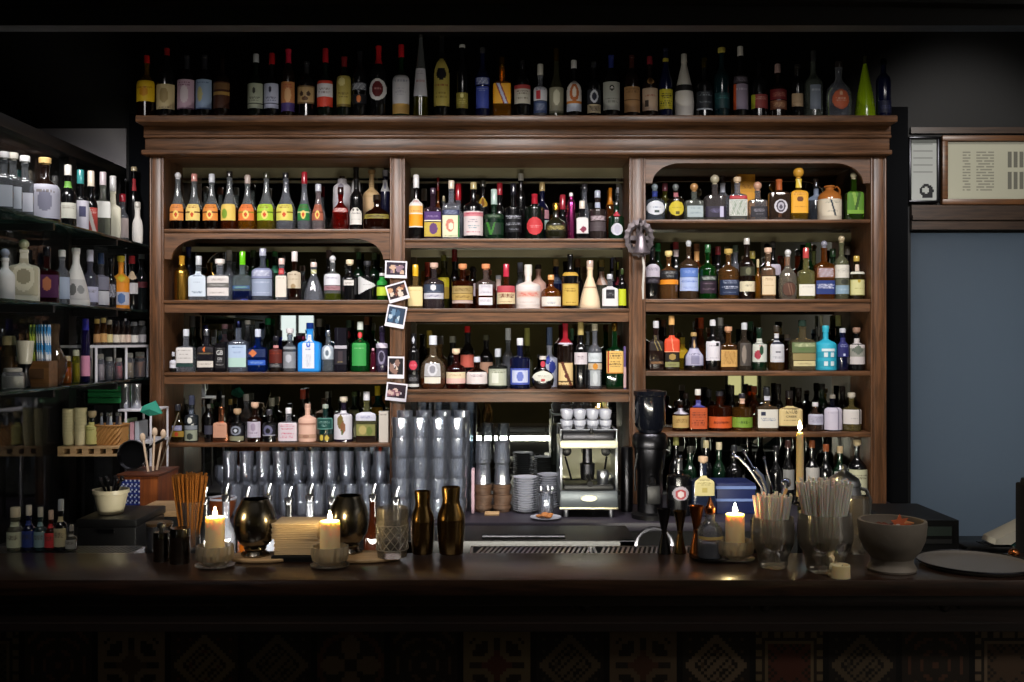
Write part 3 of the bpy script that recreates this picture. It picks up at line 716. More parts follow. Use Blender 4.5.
rw('L2', 160, 235, s, [
 (172,112,165,'wine','m:c0923c','b8862c,f,.2',[],'gold metal bottle'),
 (305,140,165,'sq','t:d8e0ea','c8ccd0,c,.2',[lab(285,485,'cfdbe8',T(.8,.9,'4a5a70',.7),T(.55,.62,'8a9ab0',.5),T(.12,.2,'4a5a70',.7),m=None)],'square frosted bottle with pale blue white label'),
 (472,166,190,'sq','c','e0d8d4,k',[lab(322,378,'d8d2d0',T(.3,.6,'5a4a48')),lab(380,410,'6a6864',T(.2,.8,'c8c8c8')),lab(415,480,'ddd6d4',T(.3,.45))],'broad clear bottle with banded white label'),
 (650,140,130,'sq','t:c8d8dc/2a3c8a@.26','6ac81c,c,.27',[lab(400,425,'3a5a8a',T(.2,.8,'a8e0a0'))],'clear bottle with big lime green cap'),
 (810,164,105,'spirit','t:b8c4dc','b8bcd0,c,.14',[lab(260,340,'8a90b4',T(.2,.8,'e0e4f0',.9)),lab(345,480,'9aa6c0',T(.75,.85,'d8def0'),T(.15,.22,'d8def0'))],'tall frosty grey blue bottle'),
 (958,106,185,'sq','c','e8c8c0,c,.14',[lab(322,490,'e0d8cc',T(.82,.9,'9a8a7a'),w=.95),lab(262,310,'b8242c',T(.2,.7,'e8c8c0'),n='neck_label',w=.9)],'cream labelled bottle with red neck label'),
], W)
rw('L2', 280, 235, s, [
 (115,136,130,'flatsh','br','e8e0dc,c,.2',[lab(282,420,'cdbfa8',T(.75,.85,'5a4636'),O(0,.1,.35,.16,'a08a68'),T(.5,.56,'7a644c'))],'brown bottle with cream label and white cap'),
 (266,158,215,'cone','c','e8d4cc,c,.12',[lab(270,300,'c8c890',SL(2,0,.3,'f0f0e0'),n='bow_ribbon',w=1)],'clear cone shaped bottle with ribbon bow'),
 (415,134,165,'spirit','t:dfe5ea/9aa83a@.18','d8d8dc,b',[lab(305,395,'dedee6',T(.55,.7,'6a6a90')),lab(400,435,'a88088',T(.2,.8,'5a3038'))],'clear bottle with white label and greenish liquid'),
 (550,124,195,'wine','k','d8c8a8,k',[lab(355,398,'d8d4d0',T(.3,.6),w=.6)],'black bottle with one small white tag label'),
 (688,140,205,'flatsh','k','1a1a20,k',[lab(325,465,'d2d2d4',T(.45,.55,'8a8a8c',.6),m='>')],'black bottle with white pennant label'),
 (806,84,300,'long','t:4ab838','d8d8d8,c,.1',[lab(410,478,'b8d040'),lab(330,395,'2a9a3c')],'small green bottle behind the photographs'),
], W)
rw('L2', 160, 235, s, [
 (225,60,95,'wine','kbl','1a2050,f,.2',[],'dark blue bottle behind the gold one'),
 (545,60,120,'wine','c','d8d4cc,c,.2',[],'clear bottle with pale capsule, second row'),
 (735,60,120,'wine','g','3a5a2c,c,.14',[],'green bottle between lime cap and grey blue bottle, behind'),
 (905,66,130,'wine','g','2a6a3c,c,.1',[lab(240,300,'3a8a6a')],'green bottle in the second row'),
], W, True)
rw('L2', 280, 235, s, [
 (385,66,120,'wine','k','5a4a48,c,.16',[],'dark bottle with brown capsule, second row'),
 (745,84,140,'wine','dg','4a5a3a,c,.14',[],'dark green bottle behind the pennant label'),
], W, True)
W = 'third shelf of left bay'
rw('L3', 160, 305, s, [
 (72,58,370,'spirit','k','c8c8d0,c,.2',[lab(435,498,'d6d6e0',T(.4,.6))],'tiny black bottle with white label by the outer post'),
 (206,158,190,'sq','c','d4d8e0,c,.16',[lab(336,458,'d8d4d2',T(.78,.88),T(.55,.6),T(.3,.36)),lab(460,488,'23403c')],'broad clear bottle with white label and green base band'),
 (368,150,190,'sq','o:1d1c22','b8bcc4,m,.15',[lab(330,372,'231f24',O(-.1,.5,.14,.5,'d86a2c')),lab(376,390,'3a322c',T(.1,.9,'b09a70')),lab(442,492,'d8d0c8',T(.4,.6))],'charcoal square bottle with orange spot and white band'),
 (480,92,300,'box','o:121014','',[lab(335,500,'141216',T(.9,1,'e8e8e8',.5),T(.1,.2,'d8d8d8'),T(.3,.36,'d8d8d8',.6),txt=[('GB', .75, .22, .55, 'eeeeee'), ('GIN', .45, .14, .4, 'd8d8d8')],w=.95)],'black box shaped bottle with white printing'),
 (620,150,130,'sq','t:c8d4ec','2a2e50,m,.12',[lab(316,490,'b8cdea',B(0,.4,'b8d8d0'),T(.82,.9,'3a4a80',.7),T(.6,.72,'8a9ac8',.5))],'tall square bottle with sky blue label'),
 (772,150,190,'sq','t:1c4ab0','d0d8ec,c,.18',[lab(350,412,'1a2c5c',D(-.4,.5,.5,.5,'d87a4a'),w=.9),lab(435,475,'2a5ac0',T(.3,.7,'b8d0f0'))],'cobalt square bottle with orange emblem'),
 (915,112,245,'flatsh','k','22222c,c,.12',[lab(250,290,'1c2030',T(.2,.8,'c8d0e0')),lab(318,340,'c88a8a'),lab(345,460,'5a1c14',T(.6,.8,'a84a2c')),lab(462,495,'2c2a30',T(.2,.8,'b8b8b8'))],'dark bottle with rust red panel'),
], W)
rw('L3', 280, 305, s, [
 (78,108,185,'spirit','t:b8c0cc','c8c4c8,k',[lab(330,350,'8a9098'),lab(370,500,'8a8e96',O(0,.6,.5,.25,'b8bcc8'))],'clear bottle with pewter grey label'),
 (236,172,140,'sq','o:2f92e6','12307a,c,.12',[lab(235,500,'dfe3ee',T(.9,.95,'2a4ab0',.5),O(0,.72,.34,.11,'3a5ac8'),O(0,.73,.18,.06,'c8d8f0'),T(.56,.61,'3a4a90',.5),T(.06,.4,'b8bcd0',.5),w=.5)],'bright blue square bottle with upright white label'),
 (380,104,200,'spirit','t:c8d4e0','b8c0cc,m,.14',[lab(320,430,'9aa6b4',O(0,.5,.6,.45,'d8e0e8'),O(0,.45,.3,.2,'6a7684'))],'silvery bottle with white swan like motif'),
 (482,100,180,'box','o:15131c','',[lab(320,345,'b8b4c0',w=.97),lab(350,470,'1c1824',Q(0,.5,.4,.36,'3a3038'),T(.1,.25,'b0a060',.5),w=.95)],'black carton with grey band'),
 (632,146,130,'spirit','t:1f9a48','d0d8d0,c,.16',[lab(300,480,'3a9a4c',T(.7,.8,'b8e8b0'),T(.45,.5,'8ad08a'),w=.7),lab(212,262,'c82838',O(0,.5,.5,.4,'e85a5a'),w=.8,m='o',n='wax_seal')],'bright green bottle with red seal'),
 (733,54,340,'can','t:b83a68','d8a8b8,c,.1',[],'slim pink bottle'),
 (805,112,165,'flatsh','o:2a2238','1c1828,c,.14',[lab(300,340,'a8a0b4',SL(.8,0,.5,'d8d0e0')),lab(350,480,'322a42',O(0,.5,.62,.42,'8a84a0'),O(0,.55,.42,.3,'2a2238'))],'purple black bottle with round grey crest'),
], W)
rw('L3', 160, 305, s, [
 (255,60,85,'wine','dg','3a3a3a,c,.2',[],'dark green bottle behind the white label'),
 (510,70,150,'spirit','c','c89aa8,c,.1',[lab(230,290,'e0b8cc',SL(2,0,.5,'f4e0ea'))],'bottle with pink flower label, second row'),
 (690,60,120,'wine','c','e8e8e8,c,.08',[],'clear bottle with white cap, second row'),
 (850,64,105,'wine','g','1c7a4a,c,.12',[],'green bottle with emerald cap, second row'),
], W, True)
rw('L3', 280, 305, s, [
 (150,58,220,'can','t:c87a98','d8d8d8,c,.08',[],'pink bottle hiding behind the bright blue one'),
 (540,80,120,'wine','k','3a4a3a,c,.14',[lab(205,265,'c02c44',O(0,.5,.5,.4,'d85a68'),m='o')],'dark bottle with raspberry seal, second row'),
], W, True)
W = 'lowest shelf of left bay'
rw('L4', 160, 375, s, [
 (122,126,230,'round','t:5a4a1c','2a2a30,c,.16',[lab(400,440,'8a8aa8',T(.3,.6,'d8d8f0'),w=.7),lab(445,490,'9a7a2c',O(0,.5,.3,.4,'c04a2c'))],'round dark flask with yellow base label'),
 (250,122,160,'flatsh','o:20262c','3a3e50,c,.2',[lab(270,320,'2a303c',T(.2,.8,'b8c8e0')),lab(335,385,'20262c',O(0,.5,.36,.48,'e0e0d8')),lab(400,432,'8a9098'),lab(436,520,'9aa08c',O(0,.4,.5,.3,'3a403a'))],'slate bottle with white dot and olive base'),
 (385,54,230,'long','k','5a5a54,c,.1',[lab(400,470,'3a3a48')],'slim dark bottle beside the copper one'),
 (485,118,250,'sq','m:c88a6a','a86a4c,m,.2',[lab(375,495,'cf9a80',T(.8,.9,'7a4a3a',.6),T(.4,.5,'b88068',.6),w=.8)],'copper coloured square bottle'),
 (610,110,265,'flatsh','k','a88a6a,k',[lab(400,480,'16161c',O(0,.5,.75,.45,'8a90a0'),O(0,.5,.5,.3,'23252e'),D(0,.5,.3,.2,'d0d4e0')),lab(484,520,'8a8a70')],'black bottle with star crest and cork'),
 (748,118,215,'spirit','br','c8a48a,k',[lab(370,495,'c9c0d2',O(0,.65,.4,.25,'a89ab0'),T(.25,.35,'6a5a78'),w=.85)],'brown bottle with lilac label'),
 (862,106,270,'flatsh','k','3a3a40,c,.16',[lab(395,480,'1c1c26',O(0,.5,.7,.46,'6a6a88'),O(0,.45,.35,.25,'14141c'),B(0,.08,'a8a8b8'))],'black bottle with violet grey crest'),
], W)
rw('L4', 280, 375, s, [
 (68,136,258,'sq','c','e8e4e8,c,.16',[lab(378,522,'dccfd8',T(.8,.92,'c83a5a',.75),T(.6,.72,'c83a5a',.75),T(.38,.5,'c83a5a',.75),T(.15,.28,'c83a5a',.75),w=.95)],'square bottle with pink printed white label'),
 (218,140,225,'spirit','e:d0a896','c09a8a,c,.1',[lab(380,395,'b88a78'),lab(470,500,'c09880',O(0,.5,.4,.45,'a87e6a'))],'blush pink stoneware bottle'),
 (358,120,230,'flatsh','o:0d2a28','9aa69a,c,.1',[lab(340,430,'0f4a44',E(.12,'5a8a80'),T(.55,.75,'d8e8e0',.8),T(.25,.42,'d8e8e0',.4)),lab(470,525,'2a2414',O(-.3,.5,.25,.45,'c8b04a'),O(.35,.45,.25,.45,'c8b04a'))],'bottle green flask with dark teal label and gold medals'),
 (502,142,170,'flatsh','t:6a5a80','c8bca8,k',[lab(285,510,'dddae4',O(-.2,.62,.34,.24,'7a6a3a'),O(.1,.42,.3,.2,'8a5a3a'),O(0,.25,.12,.1,'5a6a3a'),w=.9)],'bottle with large white label of a golden animal'),
 (682,130,130,'sq','t:c8c890/7a5a4a@.25','e0e0e6,c,.17',[lab(295,362,'d8d8e6',T(.3,.6,'5a5aa0',.6),w=.95),lab(390,480,'8a8a50',O(-.3,.5,.4,.4,'b8a86a'),O(.4,.4,.3,.4,'6a7a3a'))],'clear bottle with white band and herbs'),
 (820,62,285,'box','e:d8d0c4','',[lab(300,520,'dcd4c8',T(.9,.95))],'narrow cream carton beside the photographed post'),
], W)
rw('L4', 280, 375, s, [
 (585,66,130,'spirit','dg','3a4a2a,c,.1',[lab(275,490,'b8bc9a')],'bottle with sage label in second row'),
 (768,70,85,'long','t:3a9a90','c8b02a,c,.18',[lab(255,315,'d8a82c')],'teal bottle with yellow cap, second row'),
 (180,60,110,'wine','k','8a3a2a,c,.2',[],'dark bottle with rust cap behind the pink stoneware'),
 (370,52,130,'wine','k','7a7a70,c,.14',[],'dark bottle behind the green flask'),
], W, True)
rw('L4', 160, 375, s, [
 (190,60,190,'wine','k','8a8a80,c,.12',[],'dark bottle behind the round flask, second row'),
 (400,80,225,'wine','dg','3a5a3a,c,.12',[],'green bottle behind the slim dark one'),
 (555,56,190,'wine','k','a08a4a,c,.14',[],'dark bottle with brass cap, second row'),
 (880,70,180,'wine','dg','b8b8a8,c,.2',[],'green bottle with grey capsule, second row'),
], W, True)

# ---- middle bay
W = 'top shelf of middle bay'; s = 8.025
rw('M1', 400, 160, s, [
 (130,120,120,'spirit','k','dcdcdc,c,.2',[lab(308,540,'e0dcd8',T(.88,.94,'a03a3a',.7),B(.5,.74,'e8b060'),B(.06,.45,'e8981c'),T(.56,.62,'8a5a1c'),w=.88)],'dark bottle with white and orange label, white cap'),
 (265,142,225,'sq','t:7a5a70','3a2a3a,c,.12',[lab(415,492,'4a2c6a',B(0,.12,'d8d0b8'),T(.4,.6,'c8b8d8')),lab(500,615,'b8a040',O(.1,.55,.5,.4,'5a3468'))],'bottle with purple and gold label'),
 (412,138,165,'sq','c','d8ccb8,c,.14',[lab(400,440,'20284c',T(.1,.9,'c8d0e8')),lab(445,620,'ddd8b8',O(-.1,.55,.5,.3,'c87a6a'),O(0,.5,.3,.16,'e0dcc0'),SL(0,.95,.16,'2a7a3c'),T(.05,.14,'5a7a3c'))],'clear bottle with illustrated cream and green label'),
 (590,130,180,'spirit','k','b8a878,c,.12',[lab(410,605,'dccfd0',B(.8,.97,'d0808a'),T(.84,.93,'a02a3a'),T(.55,.65,'6a6a7a',.6),T(.3,.4,'3a7a8a',.6),T(.08,.18,'b83a4a'),w=.92)],'dark bottle with white label lettered in red'),
 (755,142,235,'flatsh','dg','b8d0c8,c,.32',[lab(430,470,'16301c',T(.3,.7,'a8b8a0',.7)),lab(500,600,'17331e',SL(.4,-.5,.14,'3a7a2c'),SL(-.4,-.1,.1,'3a7a2c'),Q(.4,.5,.3,.4,'26342c'))],'deep green square shouldered bottle with pale neck'),
 (910,128,190,'flatsh','k','1c1c26,c,.2',[lab(440,580,'0e0e14',T(.78,.98,'d8dce8',.95),T(.42,.55,'b0b4c0',.9),T(.1,.25,'b0b4c0',.7))],'black bottle with bold white lettering'),
], W)
rw('M1', 510, 160, 7.314, [
 (180,118,250,'flatsh','o:0c140e','b02434,f,.22',[lab(418,548,'c83a40',T(.45,.6,'f0d0d0',.7),O(0,.5,.96,.96,'c83a40'),T(.42,.56,'f0d4d4',.7),m='o',w=.75)],'black green bottle with oval red label'),
 (335,146,315,'round','o:1c1c10','b8963a,m,.2',[lab(470,520,'24220f',T(.2,.8,'b8a860',.9))],'round black flask with gold neck'),
 (447,78,240,'can','m:c04a90','e0e0e0,c,.08',[],'magenta aluminium bottle'),
 (528,114,300,'sq','k','d8cfc0,c,.2',[lab(415,540,'d8d4d4',D(.1,.25,.6,.2,'7a2440'),O(.3,.28,.3,.14,'7a2440'),E(.08,'8a8a8a'))],'square black bottle with white label of red fruit'),
 (640,112,225,'flatsh','o:2a2220','a8b0c0,c,.14',[lab(305,345,'b0b8cc',n='neck_label'),lab(405,445,'3a2c2c',T(.1,.9,'d8c8d0',.95)),lab(450,520,'4a4044',T(.4,.5,'8a8088'))],'brown black bottle with pale crest and grey band'),
 (778,112,305,'spirit','dg','1a1c1a,c,.12',[lab(462,552,'c9c9d4',O(0,.5,.5,.4,'b0b0c0'),m='o',w=.7),lab(372,412,'b83040',T(.3,.6,'e0a0a0'),m='o',w=.7)],'green bottle with round white label under small red one'),
], W)
rw('M1', 400, 160, s, [
 (305,70,140,'wine','a','8a1a1c,c,.2',[],'amber bottle with dark red cap, second row'),
 (350,60,290,'spirit','c','c8b890,c,.1',[],'clear bottle with straw coloured neck, second row'),
 (468,80,190,'wine','c','c02030,c,.28',[],'clear bottle with long scarlet cap'),
 (665,80,165,'wine','k','4a4a40,c,.1',[lab(295,380,'c8a03a',O(0,.5,.4,.4,'8a5a1c'),m='o')],'dark bottle with golden seal, second row'),
 (800,70,185,'wine','k','b82838,c,.2',[],'dark bottle with crimson capsule, second row'),
], W, True)
rw('M1', 510, 160, 7.314, [
 (80,58,100,'long','k','d8d8d0,c,.1',[],'very slim tall dark bottle with white cap'),
 (235,82,165,'wine','kbl','c8b078,c,.14',[lab(365,430,'c08a94'),lab(440,510,'b8d0c8')],'navy bottle with pink and mint label, second row'),
 (385,60,255,'wine','k','b02c3c,c,.3',[],'dark bottle with ruby cap behind the magenta one'),
 (545,72,175,'tall','c','3a3a40,c,.1',[],'clear long necked bottle, second row'),
 (733,84,205,'wine','a','e08a20,f,.3',[],'amber bottle with orange capsule'),
 (795,64,200,'tall','c','c8d0e0,c,.1',[],'clear bottle beside the bell post, second row'),
], W, True)
W = 'second shelf of middle bay'; s = 8.525
rw('M2', 400, 240, s, [
 (132,122,210,'sq','t:d8b878','e0b02c,c,.26',[lab(400,565,'e2cf9a',T(.8,.88,'b89a5a'),w=.97)],'pale bottle with cream label and yellow cap'),
 (290,142,195,'spirit','t:8a7a80','c8a898,k',[lab(378,450,'3a4458',O(0,.6,.3,.36,'d8d8e0'),T(.1,.2,'a8b0c8')),lab(452,502,'d0d0dc',T(.3,.7,'4a4a68'))],'clear bottle with navy panel over white strip'),
 (535,148,205,'flatsh','da','d08a5a,k',[lab(392,455,'a8905c',T(.3,.7,'5a4420')),lab(458,512,'b89a58',T(.3,.7,'5a4420')),lab(515,540,'c0a8a0')],'dark amber bottle with two part olive gold label'),
 (732,146,205,'spirit','t:c8b0a8/7a3418@.5','d88a5a,k',[lab(380,475,'d8d4dc',T(.7,.9,'6a6a80'),T(.2,.4,'6a6a80'),w=.62),lab(490,555,'dcd8e0',T(.4,.7,'6a6a80'),w=.62)],'clear bottle with tall double white label'),
 (905,150,205,'flatsh','t:a04a20','c03048,c,.28',[lab(390,440,'b84a54'),lab(440,545,'d6c6a0',T(.5,.85,'6a3a2c',.9),T(.1,.25,'6a4a30'),B(.9,1,'b83a40'),w=.94)],'amber bottle with fan shaped cream and red label'),
], W)
rw('M2', 510, 240, 7.314, [
 (133,148,180,'spirit','e:dccfc8','e8e4dc,c,.2',[lab(335,370,'e0d8d8'),lab(375,420,'dcbcb0',T(.2,.8,'c85a4a',.9)),lab(425,475,'dad0cc',T(.3,.5,'9a7a70'))],'white frosted bottle with coral lettering'),
 (300,124,255,'squat','t:d87a20','e8a868,c,.14',[lab(415,485,'e4ddd4',T(.2,.45,'2a4a7a',.5))],'orange bottle with low white label'),
 (440,114,105,'spirit','k','141414,c,.06',[lab(318,482,'cfae52',E(.08,'8a6a24'),T(.6,.8,'6a4c14'),T(.1,.16,'6a4c14')),lab(235,262,'c8a040',n='neck_label',w=.9)],'black bottle with square gold label'),
 (585,150,150,'cone','e:dcc4a4','c8b0a0,c,.14',[lab(340,350,'b8987a',w=.98)],'cream cone shaped bottle'),
 (730,110,250,'sq','t:c8c8cc','b8bcc4,c,.14',[lab(338,485,'dcdadc',Q(0,.6,.55,.22,'1c1c24'),T(.55,.68,'b8b8b8',.5),w=.95)],'clear bottle with white label and black panel'),
 (835,56,210,'long','k','3a4a2a,c,.14',[lab(360,480,'c0cc2a',w=.95)],'narrow black bottle with chartreuse label'),
], W)
rw('M2', 400, 240, s, [
 (235,80,190,'wine','da','b84a38,c,.3',[],'amber bottle with brick red neck, second row'),
 (372,80,130,'wine','t:8a8a3a','5a5a24,c,.1',[lab(320,400,'d8c82c'),lab(400,500,'b89a40')],'olive bottle with yellow label, second row'),
 (465,76,80,'wine','k','5a1414,c,.2',[],'tall dark bottle with oxblood capsule'),
 (620,110,225,'spirit','br','1c1c1e,b',[lab(370,480,'c8b8c0')],'brown bottle with black ball stopper, second row'),
 (840,84,300,'spirit','c','c8d0d8,c,.1',[lab(330,430,'e0c8c0')],'clear bottle with rosy label, second row'),
], W, True)
rw('M2', 510, 240, 7.314, [
 (75,60,165,'wine','c','8a90a8,c,.2',[],'clear bottle with grey cap, second row'),
 (208,90,180,'wine','e:c0988a','2a2422,c,.1',[],'dusky pink bottle, second row'),
 (338,70,140,'wine','kbl','8a7444,c,.14',[lab(250,320,'2a3a5a',T(.3,.7,'b8c0d0'))],'navy bottle with brass cap, second row'),
 (495,66,140,'wine','k','6a4a30,c,.16',[],'dark bottle with tan cap, second row'),
 (670,66,145,'wine','t:b8b8a0','7a6a3a,c,.14',[lab(230,330,'c89a80',SL(1,0,.4,'e8d8d0'))],'clear bottle with salmon label, second row'),
 (748,74,130,'wine','kbl','4a4a60,c,.2',[lab(230,300,'b8c0d0')],'blue black bottle, second row'),
 (810,60,160,'wine','dg','8a8a3a,c,.16',[lab(270,330,'b03a4a')],'green bottle with red sash, second row'),
], W, True)
W = 'lowest shelf of middle bay'; s = 8.025
rw('M3', 400, 315, s, [
 (90,92,150,'spirit','k','1a1a1c,f,.16',[lab(165,235,'15151a',D(0,.5,.6,.5,'c8ccd8'),n='neck_label'),lab(365,445,'14141a',O(0,.5,.7,.48,'c83a50'),T(.4,.6,'f0d0d8',.6)),lab(480,545,'16161a',T(.2,.7,'b0b0b8')),lab(555,578,'d0d0d0')],'black bottle with red disc and white emblem'),
 (265,176,165,'round','t:c8b090/a05a2c@.24','e0e4ec,c,.17',[lab(390,495,'b0b0b4',O(0,.5,.6,.45,'d0d0d8'),O(0,.55,.4,.3,'8a8a94'),w=.62),lab(500,550,'ddd8cc',w=.62)],'big rounded clear bottle with engraved silver label'),
 (450,152,270,'squat','t:6a1c14','d8c0a0,k',[lab(460,552,'e0cfae',B(0,.45,'e0b8b0'),T(.65,.8,'8a5a3a'),w=.94)],'dark red squat bottle with cream pink label'),
 (618,152,335,'squat','br','c8ccd8,c,.16',[lab(460,555,'dbd0d0',T(.62,.8,'4a3a4a',.75),w=.94)],'squat brown bottle with plain white label'),
 (785,136,270,'flatsh','t:5a605c','b8bcc4,c,.2',[lab(432,570,'b8bcaa',Q(-.3,.45,.35,.3,'d6d8cc'),T(.75,.9,'5a6050'),E(.07,'7a8070'))],'grey green bottle with stamped pale label'),
 (963,130,185,'flatsh','kbl','e0e0e4,c,.14',[lab(430,560,'c3c9e6',E(.16,'4a5ab0'),O(0,.5,.36,.3,'6a78c0'),T(.05,.14,'3a4aa0'))],'navy bottle with blue and white framed label'),
], W)
rw('M3', 510, 315, 7.314, [
 (240,132,300,'bulb','k','d8d0c8,c,.1',[lab(408,490,'cfd0c4',T(.4,.6,'7a7a70',.6),O(0,.15,.2,.12,'b04a4a'),m='o'),lab(338,385,'c03a4c',w=.7,m='o',n='neck_label')],'black bulbous bottle with oval white label and red top'),
 (405,116,62,'spirit','kb','9a1f2c,f,.34',[lab(345,520,'dcc08a',E(.07,'3a2414'),SL(1.2,.1,.2,'5a2c1c'),D(0,.42,.25,.1,'5a1c1c'),B(.18,.21,'3a2414'),T(.05,.15,'5a3a1c'),w=.9),lab(180,215,'d0c8d8',n='neck_band',w=1)],'dark bottle with gold label and long red capsule'),
 (517,104,52,'long','k','b8a468,c,.19',[lab(275,362,'d6ccd2',T(.4,.7,'5a4a58',.6))],'black bottle with white label and gold cap'),
 (620,106,65,'spirit','c','c8c0a8,c,.1',[lab(278,345,'ccd4da',T(.3,.6,'8a949c')),lab(355,400,'c8b8a0',O(0,.5,.4,.5,'c8862c')),lab(405,520,'a8aeb2',O(0,.5,.5,.4,'c0c6ca'),w=.7)],'clear bottle with silver label and amber crest'),
 (765,146,58,'sq','t:1c6a34','c09a40,m,.12',[lab(265,428,'e0b868',T(.68,.9,'2a1c10',.75),T(.3,.55,'2a1c10',.75),SL(0,-.85,.08,'b03a24'),B(0,.05,'c87a2c'),w=.95)],'green square bottle with mustard label in black capitals'),
 (860,20,230,'box','o:6a5a8a','',[lab(380,540,'c8a8a8')],'thin violet carton against the bell post'),
], W)
rw('M3', 400, 315, s, [
 (235,84,125,'wine','t:9a8a3a','8a7a34,c,.3',[],'olive bottle behind the rounded clear one'),
 (420,64,170,'wine','k','8a8a80,c,.12',[],'dark bottle with grey cap behind the squat red one'),
 (540,90,90,'wine','k','9a1c1c,c,.1',[lab(320,420,'d86a5a')],'dark bottle with coral patch, second row'),
 (690,90,160,'wine','k','4a4a3a,c,.1',[lab(380,470,'b89078')],'dark bottle with tan patch, second row'),
 (868,76,105,'wine','c','c8ccd0,c,.2',[],'clear bottle with silver neck, second row'),
], W, True)
rw('M3', 510, 315, 7.314, [
 (125,72,95,'wine','t:8a8a4a','8a8a4a,c,.3',[],'bottle with khaki capsule, second row'),
 (290,100,90,'spirit','e:c8cce0','5a6a8a,c,.3',[lab(260,480,'c9cfe6',O(-.3,.7,.35,.16,'3a4aa8'),O(.3,.45,.4,.2,'3a4aa8'),O(-.2,.2,.3,.14,'4a5ab0'))],'blue and white porcelain bottle, second row'),
 (455,44,100,'wine','dg','5a8a6a,c,.2',[],'slim green bottle in second row'),
], W, True)

# ---- right bay
W = 'top shelf of right bay'; s = 7.877
rw('R1', 635, 155, s, [
 (145,130,230,'spirit','t:a8b8c8','8a98a0,b',[lab(360,472,'d8dce4',T(.45,.6,'5a6a8a',.7),Q(.1,.25,.3,.1,'3a4a4a'),m='o',w=.85),lab(280,320,'2a3a8a',w=.9,n='neck_label')],'clear bottle with oval white label and blue collar'),
 (320,134,230,'flatsh','o:1a1208','6a7070,b',[lab(362,478,'d0bc38',T(.45,.6,'8a7a20',.6),Q(.1,.2,.3,.1,'5a5018'),m='o',w=.82),lab(290,325,'b06a70',w=.8,n='neck_label')],'black bottle with oval yellow label'),
 (465,150,225,'sq','t:c8d0c8','b88a58,b,.22',[lab(400,490,'aab8bc',T(.7,.85,'5a6a70'),T(.3,.5,'5a6a70'),w=.8)],'clear green tinged bottle with big cork ball'),
 (628,132,160,'sq','t:b0a8a8','b0a890,b,.2',[lab(405,490,'2a2438',T(.4,.8,'8a84b0',.6),SL(0,.55,.22,'c0bcd8'),w=.95)],'clear bottle with dark violet label and ball stopper'),
 (805,118,175,'sq','c','c0a888,k',[lab(320,345,'b02c34',T(.3,.6,'e8b8b8'),n='neck_label'),lab(350,505,'d6d6d2',T(.2,.95,'7a8a7a',.95),B(0,.15,'3a3a34'),w=.95)],'clear bottle with speckled white label and red collar'),
 (965,116,215,'sq','t:d0ccd0','c89a80,b,.22',[lab(405,490,'24222a',T(.5,.8,'b8b4c0',.7),T(.2,.35,'8a8690',.6),w=.86)],'clear bottle with black label and pinkish cork ball'),
], W)
rw('R1', 755, 155, 7.314, [
 (175,124,180,'sq','t:8a7060','a85a30,f,.26',[lab(325,425,'c8c4cc',O(0,.5,.7,.42,'3a3440'),O(0,.5,.5,.3,'b0acb8'),O(0,.45,.25,.16,'4a4450'),m='o',w=.6)],'smoky bottle with silver ring emblem and copper neck'),
 (318,108,95,'sq','t:d8a830','d8a03a,b,.2',[lab(255,425,'e8a830',T(.8,.9,'8a4a14',.7),O(0,.6,.35,.12,'6a3c14'),T(.2,.3,'a86a1c'),w=.95),lab(165,235,'e0c03a',SL(1,.2,.3,'f0e0a0'),n='neck_ribbon',w=1)],'yellow bottle with golden label, ribbon and round figure stopper'),
 (722,126,130,'sq','t:5a8a24','b8b090,b,.14',[lab(265,430,'5a8a2c',SL(.6,0,.2,'8ab04a'),SL(-.6,.2,.16,'3a5a1c'),B(0,.16,'7aa83a'))],'leaf green square bottle with white strings'),
], W)
rw('R1', 635, 155, s, [
 (235,90,225,'wine','t:a8a03a','8a4a58,c,.18',[],'olive bottle with plum cap, second row'),
 (690,90,165,'spirit','c','3a2c30,c,.14',[lab(200,290,'c8ccd8')],'clear bottle with grey white label, second row'),
 (870,110,160,'box','e:dc9a20','',[lab(200,295,'e0a028',T(.3,.7,'8a5a14'))],'orange carton behind the cork ball bottle'),
], W, True)
rw('R1', 755, 155, 7.314, [
 (445,110,175,'spirit','t:b0bccc','b0b4bc,m,.16',[lab(240,330,'8a98b0',T(.3,.6,'d8e0f0'))],'pale blue clear bottle behind the stoneware jug'),
], W, True)
# stoneware jug on the same shelf
d = 5.08; x, zb = wx(829.5, d), SHELF['R1']+.0008; q = lambda y: wz(y, d)-zb; R = 11.8*d/F
jug = thing('stoneware_jug', 'cream stoneware jug with brown shoulder and loop handle, top shelf of right bay', 'jug', (x, d, zb))
P = [(0, R*.97), (.004, R), (q(200), R)]
MB().lathe(P, 28, col='d8cdb8').build('jug_body', M_PAINT, jug)
MB().lathe([(q(200), R*1.003), (q(196.5), R*.97), (q(193), R*.72), (q(191), R*.44), (q(190), R*.36), (q(188), R*.36), (q(187.4), R*.46), (q(186), R*.46), (q(185.8), R*.3)], 28, col='a8662c').build('shoulder', M_PAINT, jug)
MB().tube([(R*.36, 0, q(188)), (R*.62, -.006, q(187)), (R*.82, -.006, q(190)), (R*.84, -.004, q(195.5))], .0055, 8, col='9a5a24').build('handle', M_PAINT, jug)
o = label_patch(P, 2, 1, q(217), q(201), label_color((T(.78,.92,'4a5a4a',.75), SL(.5,0,.09,'1c2c3c'), T(.2,.34,'6a6a60',.6)), 'd8cdb8'), .8).build('printed_mark', M_PRINT, jug, fix=False)
W = 'second shelf of right bay'
